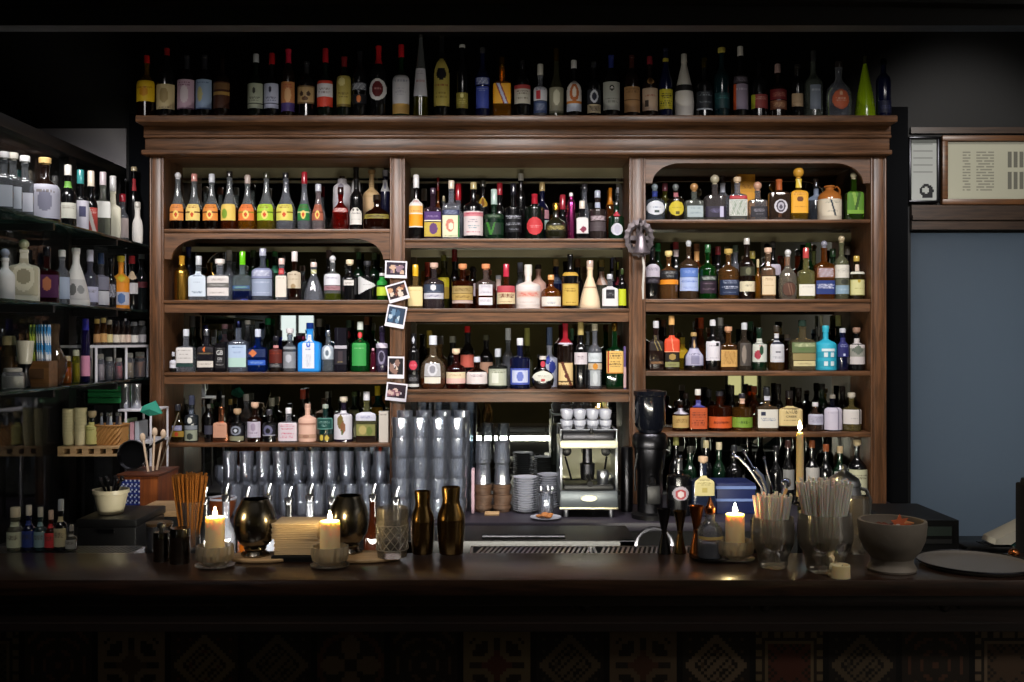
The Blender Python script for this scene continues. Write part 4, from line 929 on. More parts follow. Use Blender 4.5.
rw('R2', 635, 230, s, [
 (128,94,140,'spirit','k','141418,f,.2',[lab(268,370,'cfc8d8',T(.5,.7,'6a6080'),m='a',w=.95),lab(375,420,'2a2630',T(.3,.7,'8a8490'))],'black bottle with domed lilac label'),
 (265,142,165,'spirit','t:c8905a','d0b878,k',[lab(318,382,'16161a',T(.55,.85,'e0e0e0',.8),T(.15,.4,'e0e0e0',.5)),lab(392,428,'e08a20',w=.94)],'amber bottle with black label over orange band'),
 (422,120,85,'spirit','t:9a7a5a','c8ccd0,b,.1',[lab(300,370,'5a7ac0',T(.4,.7,'d0d8f0')),lab(372,480,'a8b8e0',T(.6,.8,'3a5ab0',.9),T(.15,.3,'4a5aa8'),w=.94)],'amber bottle with light blue label'),
 (572,110,115,'spirit','t:1f7a2a','2a5a34,c,.14',[lab(360,400,'1a2420',T(.2,.8,'c8d0c8',.9)),lab(402,500,'281c28',T(.7,.85,'a890a0'),T(.3,.4,'a890a0'))],'green bottle with dark plum label'),
 (735,130,150,'spirit','t:c08a50','b89a50,k',[lab(392,512,'24304c',T(.72,.95,'d8dcec',.8),T(.4,.6,'d8dcec',.9),T(.12,.22,'8a94b0'),w=.9)],'amber bottle with navy label and brass cap'),
 (880,106,65,'spirit','kb','c8c4bc,c,.1',[lab(290,360,'3a3a2a',O(0,.5,.4,.4,'6a6a50')),lab(405,485,'dcd2b4',T(.5,.68,'2a2a28',.5),w=.94)],'dark bottle with low cream label'),
 (968,52,230,'long','t:e09a2c','c8b890,c,.2',[],'slim honey coloured bottle'),
], W)
rw('R2', 755, 230, 7.314, [
 (95,114,130,'sq','t:d0b090','c8a890,k',[lab(340,478,'e0cba8',T(.8,.9,'8a6a4a'),T(.5,.56,'a8845c'),B(.02,.05,'a87a4a'),w=.95)],'pale bottle with wide peach label'),
 (240,136,145,'round','t:d8d0c0','d8d8d8,b',[lab(380,485,'5a3c30',SL(.5,0,.05,'8a6a58'),SL(.5,.4,.05,'8a6a58'),E(.1,'3a241c'),m='o',w=.66)],'pale round bottle with dark brown disc'),
 (372,116,130,'sq','t:d8d490','c04a48,c,.2',[lab(398,482,'e8e4d8',T(.7,.8),w=.95)],'pale yellow bottle with white label and red cap'),
 (505,122,82,'sq','t:b8702c','8a8a98,b',[lab(275,350,'7a4a2c',T(.1,.9,'d8d8f0',.9)),lab(370,470,'2a3c7a',T(.4,.75,'e8e8f8',.9),w=.95)],'amber bottle with blue and white lettering'),
 (632,112,45,'spirit','t:d8dcb0','b8a888,b',[lab(255,350,'dcd8cc',T(.4,.7,'9a9a90'),w=.94),lab(355,405,'5a5c4c',O(.2,.5,.6,.4,'3a3c34')),lab(405,468,'8aa4b8',T(.4,.6,'c8d8e0'))],'clear bottle with landscape label'),
 (760,118,190,'flatsh','t:6a5a34','c8a850,c,.12',[lab(362,478,'d8d49a',E(.06,'9a9458'),T(.4,.5,'8a8440'),O(0,.9,.16,.1,'b8a038'),w=.95),lab(305,322,'dcdccc'),lab(250,300,'dcc8b4',SL(1.2,.4,.4,'e8d8c8'),n='paper_tag',w=.7)],'dark flask with pale yellow label and paper tag'),
], W)
rw('R2', 635, 230, s, [
 (180,80,105,'wine','g','2a8a4c,c,.14',[],'green bottle with jade cap, second row'),
 (322,66,95,'wine','k','8a3034,c,.12',[lab(125,210,'dcc8c8',n='neck_label',w=.95)],'dark bottle with pink neck paper, second row'),
 (485,76,110,'wine','a','8a5a3a,c,.12',[lab(165,240,'e0a868',n='neck_label',w=.95),lab(340,460,'8aa84a')],'amber bottle with apricot neck label, second row'),
 (790,80,120,'wine','c','4a5a4a,c,.12',[],'clear bottle with dull green cap, second row'),
], W, True)
rw('R2', 755, 230, 7.314, [
 (130,90,85,'spirit','k','5a5a5c,b',[lab(250,330,'c8c0d0')],'dark bottle with grey ball stopper, second row'),
 (235,70,195,'wine','a','b0623c,c,.2',[],'amber bottle with copper cap, second row'),
 (390,70,95,'wine','g','3a7a3a,c,.12',[],'leaf green bottle with white tag, second row'),
], W, True)
W = 'third shelf of right bay'
rw('R3', 635, 305, s, [
 (165,120,125,'sq','o:1c0e0c','c8c8cc,c,.14',[lab(240,360,'1c100e',SL(.9,.0,.3,'8a7a4a'),SL(.9,0,.18,'1c100e')),lab(440,470,'241410',T(.2,.8,'b88a5a',.9))],'black square bottle with gilt diagonal strip'),
 (288,118,85,'sq','o:1c1008','d8a868,c,.16',[lab(240,372,'d04a2a',SL(.3,0,.05,'e8a080'),B(0,.05,'e8a080'),w=.97),lab(380,440,'1c120c',O(0,.5,.5,.4,'a88a4a')),lab(450,490,'8a8a58',T(.3,.6))],'black square bottle with vermilion slanting label'),
 (462,124,215,'bell','k','a88a58,c,.1',[lab(340,480,'b6b4cc',E(.07,'6a6884'),Q(0,.35,.5,.25,'8a88a4'),T(.6,.72,'3a3850')),lab(255,340,'241c24',O(0,.35,.35,.4,'b89468'),n='stag_emblem',w=.7)],'dark bottle with lavender label and stag emblem'),
 (612,116,115,'wine','k','d8d8dc,c,.12',[lab(288,440,'dcd8e0',T(.72,.8,'3a3a48'),Q(.5,.85,.2,.08,'1c1c20'),T(.1,.16,'8a8a94'),w=.95)],'black bottle with square white label'),
 (735,132,170,'sq','t:a8703a','b88a68,k',[lab(355,488,'cda05e',T(.15,.9,'8a6430',.85),w=.97)],'amber square bottle with close printed tan label'),
 (860,112,140,'spirit','t:8a7a6a','c8ccd0,c,.14',[lab(300,480,'4a4440',O(-.3,.5,.4,.4,'8a7e74'),w=.7)],'clear smoky bottle with worn label'),
 (978,108,180,'flatsh','dg','1a2c22,c,.12',[lab(265,450,'d2d6cc',T(.85,.92,'2a4a34'),O(-.4,.3,.4,.2,'a83a4a'),O(.1,.5,.3,.2,'2a4a34'),T(.66,.74,'b03a3a',.4),w=.95)],'deep green bottle with white label and red flower'),
], W)
rw('R3', 755, 305, 7.314, [
 (155,92,150,'spirit','t:a8763c','3a342c,c,.14',[lab(208,420,'d6d6dc',B(.62,.7,'2a2c3c'),B(.76,.84,'2a2c3c'),O(0,.35,.4,.03,'3a3c50'),T(.1,.2,'9a9aa8'),w=.85)],'amber bottle with white label and two black bands'),
 (345,146,110,'sq','t:c8b890','2a3c34,c,.12',[lab(275,350,'6a7a52',T(.6,.9,'d8dcb0',.9),T(.2,.4,'3a7a2c',.5),w=.95),lab(355,405,'9a8a5c'),lab(410,448,'d8cc98',T(.3,.6),w=.85)],'large clear bottle with grey green label'),
 (516,144,150,'spirit','e:26a4c0','3cb4cc,c,.1',[lab(320,340,'e0f0f4',w=.6),lab(345,385,'2aa0bc',Q(-.3,.5,.2,.42,'dcecf2'),Q(.35,.5,.2,.42,'dcecf2')),lab(410,450,'2aa0bc',Q(-.3,.5,.2,.42,'dcecf2'),Q(.35,.5,.2,.42,'dcecf2'))],'opaque turquoise bottle with white window squares'),
 (640,88,170,'spirit','kbl','c8c8d0,c,.1',[lab(240,380,'2a2c6a',T(.5,.65,'b8c0e8'),O(0,.1,.2,.08,'c8d0f0'))],'indigo bottle with faint white print'),
 (762,118,165,'flatsh','k','8a6a58,k',[lab(245,435,'cfc8c8',B(.3,.62,'9a9a92'),D(-.1,.55,.8,.2,'6a7268'),B(.24,.27,'5a5a54'),w=.94)],'black bottle with grey mountain label'),
], W)
rw('R3', 635, 305, s, [
 (372,74,255,'long','t:d8b82c','b0a03c,c,.2',[lab(280,420,'d8b020')],'yellow bottle between vermilion and lavender labels'),
 (520,60,100,'wine','a','8a3a1c,c,.2',[],'amber bottle with russet neck, second row'),
 (910,60,130,'wine','g','2a4a34,c,.2',[],'green bottle beside the worn label'),
], W, True)
rw('R3', 755, 305, 7.314, [
 (235,80,215,'spirit','br','c0b4a8,c,.1',[lab(240,260,'b8b0c0')],'brown bottle with pale collar, second row'),
 (485,46,75,'wine','c','a8a890,c,.2',[],'clear slim bottle over the turquoise one'),
 (610,60,75,'wine','dg','8a8a58,c,.2',[],'green bottle with khaki cap, second row'),
], W, True)
W = 'lowest shelf of right bay'
rw('R4', 635, 370, s, [
 (358,128,240,'spirit','da','14100e,c,.14',[lab(305,350,'8a8490',SL(.4,0,.4,'d8d4e0'),n='neck_ribbon'),lab(362,458,'c6a566',T(.4,.75,'7a5c2c'),w=.95)],'dark amber bottle with tan label and grey ribbon'),
 (495,134,150,'sq','da','e0dcd4,c,.14',[lab(300,465,'c0582e',T(.55,.8,'4a1c10',.85),T(.15,.42,'4a1c10',.85),w=.97),lab(240,295,'3a3a80',T(.2,.6,'a8a8e0'),n='neck_label',w=.8)],'bottle with brick orange label and blue collar'),
 (667,154,165,'flatsh','da','2a2a30,c,.12',[lab(370,460,'d05a28',T(.42,.55,'5a1c08',.7),w=.97,txt=[('BOURBON', .5, .2, .6, '5a1c08')])],'ribbed amber flask with bright orange label'),
 (842,154,185,'flatsh','t:a06a2c','2c2830,c,.12',[lab(375,455,'7a9c38',T(.4,.55,'2a4410',.7),w=.97,txt=[('RYE', .52, .26, .3, '2a4410')]),lab(190,270,'d8b098',SL(-1,.5,.4,'e0bca8'),n='paper_tag',w=.8)],'ribbed amber flask with leaf green label'),
], W)
rw('R4', 755, 370, 7.314, [
 (85,122,130,'sq','t:b89a78','2a2c30,c,.18',[lab(178,225,'d0d0dc',n='neck_label',w=.9),lab(290,425,'dedad0',T(.35,.55,'4a5a80',.8),Q(-.5,.78,.2,.1,'2a3048'),w=.95)],'clear bottle with white label and blue grey print'),
 (250,146,150,'sq','br','201c1c,c,.18',[lab(268,415,'dcc48c',T(.28,.34,'5a4428'),B(.0,.04,'3a2818'),w=.97,txt=[('KNOB', .76, .24, .46, '1c1410'), ('CREEK', .5, .1, .44, '2a1c14')])],'brown bottle with cream label in bold black capitals'),
 (440,94,235,'spirit','t:8a6a5a','d8d4d8,c,.14',[lab(325,402,'bebcd0',T(.2,.8,'8a88a0',.8),w=.95)],'small amber bottle with bluish white label'),
 (566,130,180,'spirit','t:28304c','8a8478,c,.1',[lab(278,445,'d2cbdc',T(.75,.8,'a8a0b8'),SL(0,.35,.12,'8a8498'),w=.95)],'blue black bottle with tall lilac label'),
 (705,132,165,'spirit','t:c8b878','b0a898,k',[lab(292,398,'dcd6d2',SL(0,.62,.12,'3a343a'),T(.35,.42,'8a8488',.6),w=.95)],'pale gold bottle with white label and brush strokes'),
], W)
rw('R4', 635, 370, s, [
 (400,60,180,'wine','k','3a2c28,c,.16',[],'dark bottle behind the tan label, second row'),
 (580,66,150,'wine','k','2a2a2c,c,.2',[],'dark bottle behind the orange labels, second row'),
 (760,60,120,'wine','k','2c2c28,c,.2',[],'dark bottle between orange and green flasks, behind'),
], W, True)
rw('R4', 755, 370, 7.314, [
 (170,60,100,'wine','k','1c1814,c,.2',[],'black bottle behind the cream label, second row'),
 (320,80,130,'wine','br','221a14,c,.2',[],'brown bottle with dark cap behind the candle flame'),
 (490,66,100,'wine','dg','1a1a18,c,.14',[],'dark green bottle behind the small amber one'),
 (640,70,120,'wine','k','241c1a,c,.14',[],'black bottle between the lilac and gold bottles, behind'),
], W, True)
flush()
# ------------------------------------------------------------------ back counter
M_COUNTER = simple('dark_slate_counter', '2a2630', .45, bump=.05)
bc = thing('back_counter', 'dark counter under the shelving carrying coffee gear and glasses', 'counter', (0, 0, 0))
MB().box((-1.86, 4.56, 0), (1.9, DB-.01, ZC-.04)).build('counter_body', M_BLACKM, bc)
MB().box((-1.88, 4.50, ZC-.04), (1.92, DM+.03, ZC-.0006), bev=.004).build('worktop', M_COUNTER, bc)

def shell(prof_out, wall, floor, seg=20):
    """open vessel: outer profile, inner profile set back by the wall"""
    inn = [(z, max(r-wall, .002)) for z, r in prof_out if z > floor]
    P = prof_out + [(prof_out[-1][0]+.0005, prof_out[-1][1]-wall/2)] + inn[::-1] + [(floor, max(interp(prof_out, floor)-wall, .002)), (floor, .0008)]
    return P
ZCT = ZC

# ---- tumblers stacked beside the middle post
def tumbler_mesh(R, H, mat=M_TUMBLER, name='tumbler', up=True, ribs=0):
    P = [(0, R*.80), (.002, R*.84), (H*.5, R*.93), (H*.86, R*.985), (H, R)]
    b = MB(); seg = 32; sh = shell(P, .0014, .012); b0 = len(b.v)
    for q, (z, r) in enumerate(sh):
        for i in range(seg):
            k = 1 - (.022 if i % 2 and q < 4 and 0 < z < H*.9 else 0); a = 2*PI*i/seg
            b.v.append((r*k*math.cos(a), r*k*math.sin(a), z))
    for j in range(len(sh)-1):
        for i in range(seg): b.quad((b0+j*seg+i, b0+j*seg+(i+1) % seg, b0+(j+1)*seg+(i+1) % seg, b0+(j+1)*seg+i))
    b.quad([b0+i for i in range(seg)][::-1])
    if not up:
        b.rot(Matrix.Translation((0, 0, H)) @ Matrix.Rotation(PI, 4, 'X'))
    return b
tum = None
LAB_T = 'clear tumbler in the tall stacks of glasses beside the photographed post'
def place_proto(kind, proto, loc, label, group, cat):
    if proto['used'] == 0:
        proto['used'] = 1; proto.location = loc; del LABELS[proto['label']]
        return tag(proto, label, cat, group)
    return dup(proto, loc, label, None, group, cat)
def proto(mb, name, mat, cat, **k):
    o = mb.build(name, mat, **k); o['label'] = 'proto ' + name; LABELS['proto ' + name] = [(name, None)]; o['used'] = 0
    return o
pt = proto(tumbler_mesh(.045, .092), 'tumbler', M_TUMBLER, 'glass')
pn_ = proto(tumbler_mesh(.040, .112), 'stacking_glass', M_TUMBLER, 'glass')
ptu = proto(tumbler_mesh(.039, .105, up=False), 'upturned_glass', M_TUMBLER, 'glass')
# front block of fluted tumblers, two tiers on the counter edge
for tier in range(5):
    for k, px in enumerate((401, 419.5, 438.5, 457)):
        d = 4.60
        place_proto('t', pt, (wx(px, d), d + .004*(k % 2), ZC + tier*.0935), 'tumbler in the front wall of stacked tumblers beside the photographed post', 'stacked tumblers', 'glass')
# tall nested stacks behind
for k, px in enumerate((405, 424, 443, 462)):
    for j in range(11):
        d = 4.83
        place_proto('n', pn_, (wx(px, d), d, ZC + j*.037), 'nested glass in the tall glass towers behind the tumblers', 'nested glass towers', 'glass')
# pale cloth beside the glasses
cl = MB()
for i in range(9):
    for j in range(2): pass
tag(MB().box((wx(471.5, 4.75), 4.72, ZC), (wx(474.5, 4.75), 4.80, ZC+.21), bev=.004).build('paper_sleeve', simple('pale_pink_paper', 'c8a8b4', .7)), 'narrow pale pink paper sleeve upright beside the glass stacks', 'paper')

# ---- dark wood coaster stacks and the glasses on them
M_COAST = simple('brown_biscuit_packs', '4c3626', .6, var=.5, vscale=14)
for nm, px in (('left', 483), ('right', 502)):
    d = 4.80; n0 = 8
    for j in range(n0):
        b = MB(); r = .044 + .004*math.sin(j*2.3 + px)
        b.plan([(r*math.cos(a) * (1 + .05*math.sin(3*a+j)), r*math.sin(a)) for a in [2*PI*k/14 for k in range(14)]], 0, .0155)
        o = b.build('wooden_coaster', M_COAST, loc=(wx(px, d) + .003*math.sin(j*5), d, ZC + j*.0165))
        tag(o, 'rough brown wooden coaster in the %s stack under upturned glasses' % ('first' if nm == 'left' else 'second'), 'coaster', 'coasters in the %s stack' % ('first' if nm == 'left' else 'second'))
    for j in range(2):
        place_proto('u', ptu, (wx(px, d), d, ZC + n0*.0165 + .001 + j*.058 + (.045 if j else 0)), 'upturned glass, %s, on the %s coaster stack' % (('lower', 'upper')[j], 'first' if nm == 'left' else 'second'), 'glasses on coaster stacks', 'glass')
tag(MB().box((-.035, -.03, 0), (.035, .03, .012), bev=.003).build('wooden_tag', M_PALE, loc=(wx(492, 4.70), 4.70, ZC)), 'little pale wooden block at the foot of the coaster stacks', 'block')

# ---- saucers
sc = proto(MB().lathe([(0, .038), (.003, .040), (.012, .060), (.0135, .060), (.006, .036), (.0055, .001)], 28), 'saucer', M_WHITE, 'saucer')
for j in range(15):
    d = 4.78
    place_proto('s', sc, (wx(525.5, d)+.001*math.sin(j*3), d, ZC + j*.0112), 'white saucer in the tall saucer stack left of the glass jar', 'tall saucer stack', 'saucer')
for j in range(14):
    d = 4.93
    place_proto('s', sc, (wx(549, d)+.001*math.sin(j*2), d, ZC + j*.0115), 'white saucer in the stack hidden behind the glass jar', 'saucer stack behind the jar', 'saucer')
jar = thing('glass_jar', 'small glass jar of spoons standing before the saucers', 'jar', (wx(546, 4.66), 4.66, ZC+.0))
MB().lathe(shell([(0, .034), (.003, .036), (.09, .036), (.10, .033), (.105, .035)], .002, .006), 20, cap1=False).build('jar_body', M_TUMBLER, jar)
for k in range(5):
    a = k*1.26; x, y = .018*math.cos(a), .018*math.sin(a)
    b = MB().tube([(x*.6, y*.6, .008), (x, y, .09), (x*1.5, y*1.5, .12)], .0018, 6)
    b.sphere((x*1.6, y*1.6, .128), .009, 10, 6, sc=(1, .4, 1.4)); b.build('spoon', M_STEEL, jar)
dish = tag(MB().lathe([(0, .03), (.002, .045), (.010, .072), (.012, .072), (.005, .042), (.0045, .001)], 28).build('dish', M_WHITE, loc=(wx(545, 4.54)+.005, 4.585, ZC)), 'white dish of little biscuits in front of the jar', 'dish')
for k in range(7):
    a = k*.9; r = .014 + .018*(k % 2)
    tag(MB().sphere((0, 0, 0), .013, 10, 6, sc=(1.3, 1, .55)).build('biscuit', simple('biscuit_%d' % k, 'b0703a', .7), loc=(dish.location.x + r*math.cos(a), dish.location.y + r*math.sin(a), ZC+.0125 + .005*(k % 3))), 'small orange brown biscuit lying on the white dish', 'biscuit', 'biscuits on the dish')
mat_ = tag(MB().box((wx(474, 4.52), 4.505, ZC), (wx(562, 4.52), 4.575, ZC+.003)).build('bar_mat', simple('purple_grey_rubber', '35313f', .7)), 'purple grey rubber mat along the counter edge before the saucers', 'mat') if False else None

# ---- espresso machine
EX0, EX1 = wx(560, 4.62), wx(618, 4.62); EW = EX1-EX0
em = thing('espresso_machine', 'polished steel espresso machine with cups warming on top', 'coffee machine', ((EX0+EX1)/2, 4.62, ZC))
h = EW/2
M_POL = simple('polished_steel', 'e2e0c4', .4, .35)
zb0 = wz(515, 4.62)-ZC; ztop = wz(441, 4.62)-ZC; 
b = MB()
for sx_ in (-1, 1):
    for y in (.03, .33): b.lathe([(0, .012), (.045, .014)], 12, o=(sx_*(h-.03), y, 0))
b.build('foot', M_STEEL, em)
MB().box((-h, 0, .045), (h, .38, .125), bev=.006).build('base', simple('grey_enamel_steel', '5a6064', .35, .6), em)
MB().box((-h-.002, -.004, .038), (h+.002, .02, .048), bev=.002).build('brass_strip', simple('pale_trim_metal', 'd8d0b0', .3, 1.0), em)
MB().box((-h+.02, -.075+.08, .126), (h-.02, .17, .150), bev=.004).build('drip_tray', M_BLACK, em)
# concave mirror-bright back plate
b = MB(); N = 20
for j in range(N+1):
    for i in range(N+1):
        x = -h+.006 + (2*h-.012)*i/N; z = .15 + (ztop-.03-.15)*j/N; r2 = ((i/N-.5)*2)**2 + ((j/N-.5)*2)**2
        b.v.append((x, .215 + .06*max(0, 1-r2*.8), z))
for j in range(N):
    for i in range(N): b.quad((j*(N+1)+i, j*(N+1)+i+1, (j+1)*(N+1)+i+1, (j+1)*(N+1)+i))
b.build('back_plate', M_POL, em, fix=False)
MB().box((-h, .28, .125), (h, .38, ztop-.01)).build('rear_casing', M_STEEL, em)
for sgn in (-1, 1):
    MB().box((sgn*h-(.012 if sgn > 0 else 0), .0, .125), (sgn*h+(0 if sgn > 0 else .012), .38, ztop-.03), bev=.003).build('side_column', M_STEEL, em)
MB().box((-h, 0, ztop-.035), (h, .38, ztop), bev=.006).build('top_tray', M_POL, em)
b = MB()
for z in (ztop+.05,):
    b.tube([(-h+.005, .01, z), (h-.005, .01, z)], .004); b.tube([(-h+.005, .37, z), (h-.005, .37, z)], .004)
    for sgn in (-1, 1): b.tube([(sgn*(h-.005), .01, z), (sgn*(h-.005), .37, z)], .004)
for sgn in (-1, 1):
    for y in (.01, .37): b.tube([(sgn*(h-.005), y, ztop-.01), (sgn*(h-.005), y, ztop+.05)], .004)
b.build('cup_rail', M_STEEL, em)
b = MB().lathe([(.215, .034), (.26, .036), (.265, .024), (.33, .022), (.34, .03), (.36, .03)], 20, o=(0, .10, -.02)); b.box((-.02, .1, .28), (.02, .24, .31)); b.build('group_head', M_DSTEEL, em)
b = MB().lathe([(.165, .030), (.195, .034), (.2, .034)], 20, o=(0, .10, 0)); b.tube([(0, .08, .185), (0, .0, .178), (0, -.07, .165)], [.010, .011, .014], 10); b.build('portafilter', M_BLACK, em)
b = MB().lathe([(.10, .0), (.12, .006)], 8, o=(0, .1, .05)); b.tube([(.0, .1, .345), (.012, .06, .39), (.012, .02, .40)], .009, 10); b.sphere((.012, .015, .40), .014); b.build('lever', M_BLACK, em)
for sgn in (-1, 1):
    b = MB().lathe([(0, .022), (.03, .024), (.035, .015)], 16); b.rot(Matrix.Translation((sgn*(h-.04), .20, .29)) @ Matrix.Rotation(PI/2, 4, 'X')); b.build('steam_knob', M_BLACK, em)
    MB().tube([(sgn*(h-.035), .19, .26), (sgn*(h-.045), .15, .22), (sgn*(h-.06), .12, .16)], .005, 8).build('steam_wand', M_BLACK, em)
b = MB().lathe([(0, .024), (.003, .026), (.04, .03), (.06, .026), (.062, .028)], 18, o=(.07, .07, .150)); b.tube([(.098, .07, .165), (.118, .07, .18), (.1, .07, .2)], .004); b.build('milk_jug', M_STEEL, em)
MB().lathe([(0, .001), (.001, .022), (.004, .02)], 18).rot(Matrix.Translation((0, -.001, .09)) @ Matrix.Rotation(PI/2, 4, 'X') @ Matrix.Diagonal((1.8, .7, 1, 1))).build('badge', M_POL, em)
# cups upside down on the machine, two layers
cp = MB().lathe(shell([(0, .017), (.002, .019), (.012, .0245), (.034, .0285), (.046, .0295)], .0025, .004), 22, cap1=False)
cup = proto(cp, 'espresso_cup', M_WHITE, 'cup')
zrow = wz(430, 4.70)
MB().box((-h+.012, .03, ztop), (h-.012, .35, zrow-ZC-.001), bev=.004).build('cup_warmer', M_DSTEEL, em)
for lay in range(2):
    for yi, y in enumerate((4.705, 4.77)):
        for k in range(4):
            x = (EX0+EX1)/2 + (-.097 + .0605*k)
            place_proto('c', cup, (x, y, zrow + lay*.0475), '%s white espresso cup from the saucers, %s layer of the %s row on the machine' % (('first', 'second', 'third', 'fourth')[k], ('lower', 'upper')[lay], ('front', 'rear')[yi]), 'cups on the espresso machine', 'cup')

# ---- coffee grinder
gx = wx(650, 4.62)
gr = thing('coffee_grinder', 'black and steel coffee grinder with tall dark bean hopper', 'grinder', (gx, 4.62, ZC))
zz = lambda y: wz(y, 4.62) - ZC
MB().lathe([(0, .085), (.02, .088), (.03, .07)], 24).build('base', M_BLACK, gr)
MB().lathe([(.03, .058), (zz(470), .06), (zz(468), .066), (zz(448), .074)], 24).build('steel_body', M_DSTEEL, gr)
MB().lathe([(zz(447.5), .078), (zz(444), .082), (zz(436), .08), (zz(433), .07)], 24).build('collar', M_DSTEEL, gr)
MB().lathe([(zz(432.5), .05), (zz(425), .07), (zz(396), .072), (zz(395), .076), (zz(391), .076), (zz(389.5), .03)], 24).build('hopper', simple('dark_smoked_plastic', '0d0f16', .12), gr)
b = MB().tube([(0, -.06, zz(478)), (0, -.10, zz(482))], .016, 10); b.box((-.03, -.13, zz(500)), (.03, -.085, zz(482)), bev=.004); b.build('portafilter_fork', M_BLACK, gr)
MB().tube([(-.062, -.03, zz(452)), (-.075, -.03, zz(470)), (-.07, -.02, zz(490))], .006).build('grip', M_BLACK, gr)
# second small machine at the counter: tall dark tower between machine and grinder
tw = thing('water_boiler', 'slim dark steel boiler between espresso machine and grinder', 'boiler', (wx(627, 4.75)+.005, 4.8, ZC))
MB().lathe([(0, .028), (.01, .03), (.3, .03), (.31, .026)], 18).build('tank', M_DSTEEL, tw); MB().tube([(-.01, -.03, .2), (-.01, -.055, .21), (-.01, -.06, .17)], .004).build('tap', M_STEEL, tw)

# ---- upside-down glasses along the left bay counter
st = MB().lathe(shell([(0, .036), (.002, .037), (.004, .006), (.09, .005), (.105, .018), (.135, .034), (.17, .038), (.2, .033)], .0016, .098), 18, cap1=False)
st = MB(); st.lathe([(0, .035), (.003, .034), (.006, .006), (.085, .0045), (.092, .010), (.11, .028), (.145, .038), (.19, .035), (.1905, .034), (.146, .0365), (.112, .0265), (.098, .003)], 18, cap1=True)
stem = proto(st, 'stemmed_glass', M_TUMBLER, 'glass')
hb = proto(tumbler_mesh(.036, .14), 'highball_glass', M_TUMBLER, 'glass')
for r_, (d, x0, x1, n_) in enumerate(((4.70, 236, 384, 10), (4.84, 230, 380, 10), (5.03, 222, 378, 11))):
    for k in range(n_):
        px = x0 + (x1-x0)*k/(n_-1)
        if r_ == 2:
            place_proto('st', stem, (wx(px, d), d, ZC), 'stemmed glass in the rear row below the left bay', 'stemmed glasses below the left bay', 'glass')
        else:
            z = ZC
            place_proto('hb', hb, (wx(px, d), d, z), 'highball glass in the %s row below the left bay' % ('front', 'middle')[r_], 'highball glasses in the %s row' % ('front', 'middle')[r_], 'glass')
            if r_ == 1: place_proto('hb', hb, (wx(px, d), d, z+.1415), 'highball glass stacked on the middle row below the left bay', 'highball glasses stacked on top', 'glass')
# small orange bowl
wb = thing('wooden_bowl', 'shallow brown wooden bowl with white rim behind the first candle', 'bowl', (wx(219, 4.55), 4.60, ZC))
P_ = [(0, .035), (.004, .04), (.05, .058), (.09, .065)]
MB().lathe(shell(P_, .005, .01), 28, cap1=False).build('bowl_body', simple('orange_brown_lacquer', '7a4020', .35), wb)
MB().lathe([(.09, .0665), (.098, .067), (.0985, .058), (.09, .058)], 28, cap0=False, cap1=False).build('rim', M_WHITE, wb)

# ---- bottles on the counter under the right bay
gl = 'bottles on the counter under the right bay'
WH = 'on the counter under the right bay'
row('C', ZC+.0006, 4.62, 625, 430, 4.545, [
 (245,100,130,'flatsh','k','3a3a3c,f,.2',[lab(255,320,'101014',O(0,.45,.7,.5,'b8b0b8'),O(0,.4,.5,.36,'b04a50'),O(0,.4,.3,.22,'d8c8c8'))],'black bottle with round red and white emblem'),
 (355,104,120,'sq','o:1c2438','c8a888,k',[lab(212,300,'cfc38a',T(.55,.8,'7a7040'),Q(0,.3,.3,.12,'b8a860'),w=.8)],'square blue grey bottle with framed yellow label'),
], WH, gl)
row('D', ZC+.0006, 4.98, 0, 0, 1, [
 (676,15,437,'wine','k','8a8a50,c,.12',[],'black bottle with sallow cap by the grinder'),
 (690,14,446,'wine','dg','3a3a34,c,.12',[],'dark green bottle by the square blue one'),
 (706,14,440,'wine','k','c0b48a,c,.12',[],'black bottle with bone coloured cap'),
 (719,14,442,'wine','dg','cfc4a0,c,.12',[],'dark green bottle with bone coloured cap'),
 (734,14,445,'wine','k','2a2c30,c,.12',[],'black bottle behind the chrome tongs'),
 (776,14,446,'wine','k','1c1c1e,c,.12',[],'black bottle behind the tall taper candle'),
 (788,14,440,'wine','k','3a2420,c,.12',[lab(470,490,'8a8a88')],'black bottle with low grey label by the taper'),
 (812,14,440,'wine','k','6a3a20,c,.12',[lab(468,492,'b8b4ae',T(.4,.6))],'black bottle with russet cap past the taper'),
 (826,14,444,'wine','k','8a4a2a,c,.12',[],'black bottle with orange brown cap'),
 (840,14,446,'wine','dg','b8a07a,c,.12',[lab(472,495,'a8a8a0')],'green bottle with pale cap behind the silver pot'),
 (857,17,440,'wine','k','c8b48c,k',[lab(470,495,'c9c8a8',T(.6,.8))],'black wine bottle with cork and cream label'),
], WH, gl)
flush()
# blue crate
cr = thing('blue_crate', 'blue and white carton of mixers beside the square bottle', 'crate', (wx(737, 4.7), 4.72, ZC))
cw = (wx(757, 4.7)-wx(718, 4.7))/2
MB().box((-cw, 0, 0), (cw, .2, .145), bev=.004).build('box_body', simple('royal_blue_card', '0e1c4c', .5), cr)
MB().box((-cw-.002, -.003, .118), (cw+.002, .2, .132)).build('top_band', simple('pale_blue_card', '6a80b4', .5), cr)
MB().box((-cw-.002, -.003, .06), (cw+.002, .1, .072)).build('low_band', simple('pale_blue_card_2', '6a80b4', .5), cr)

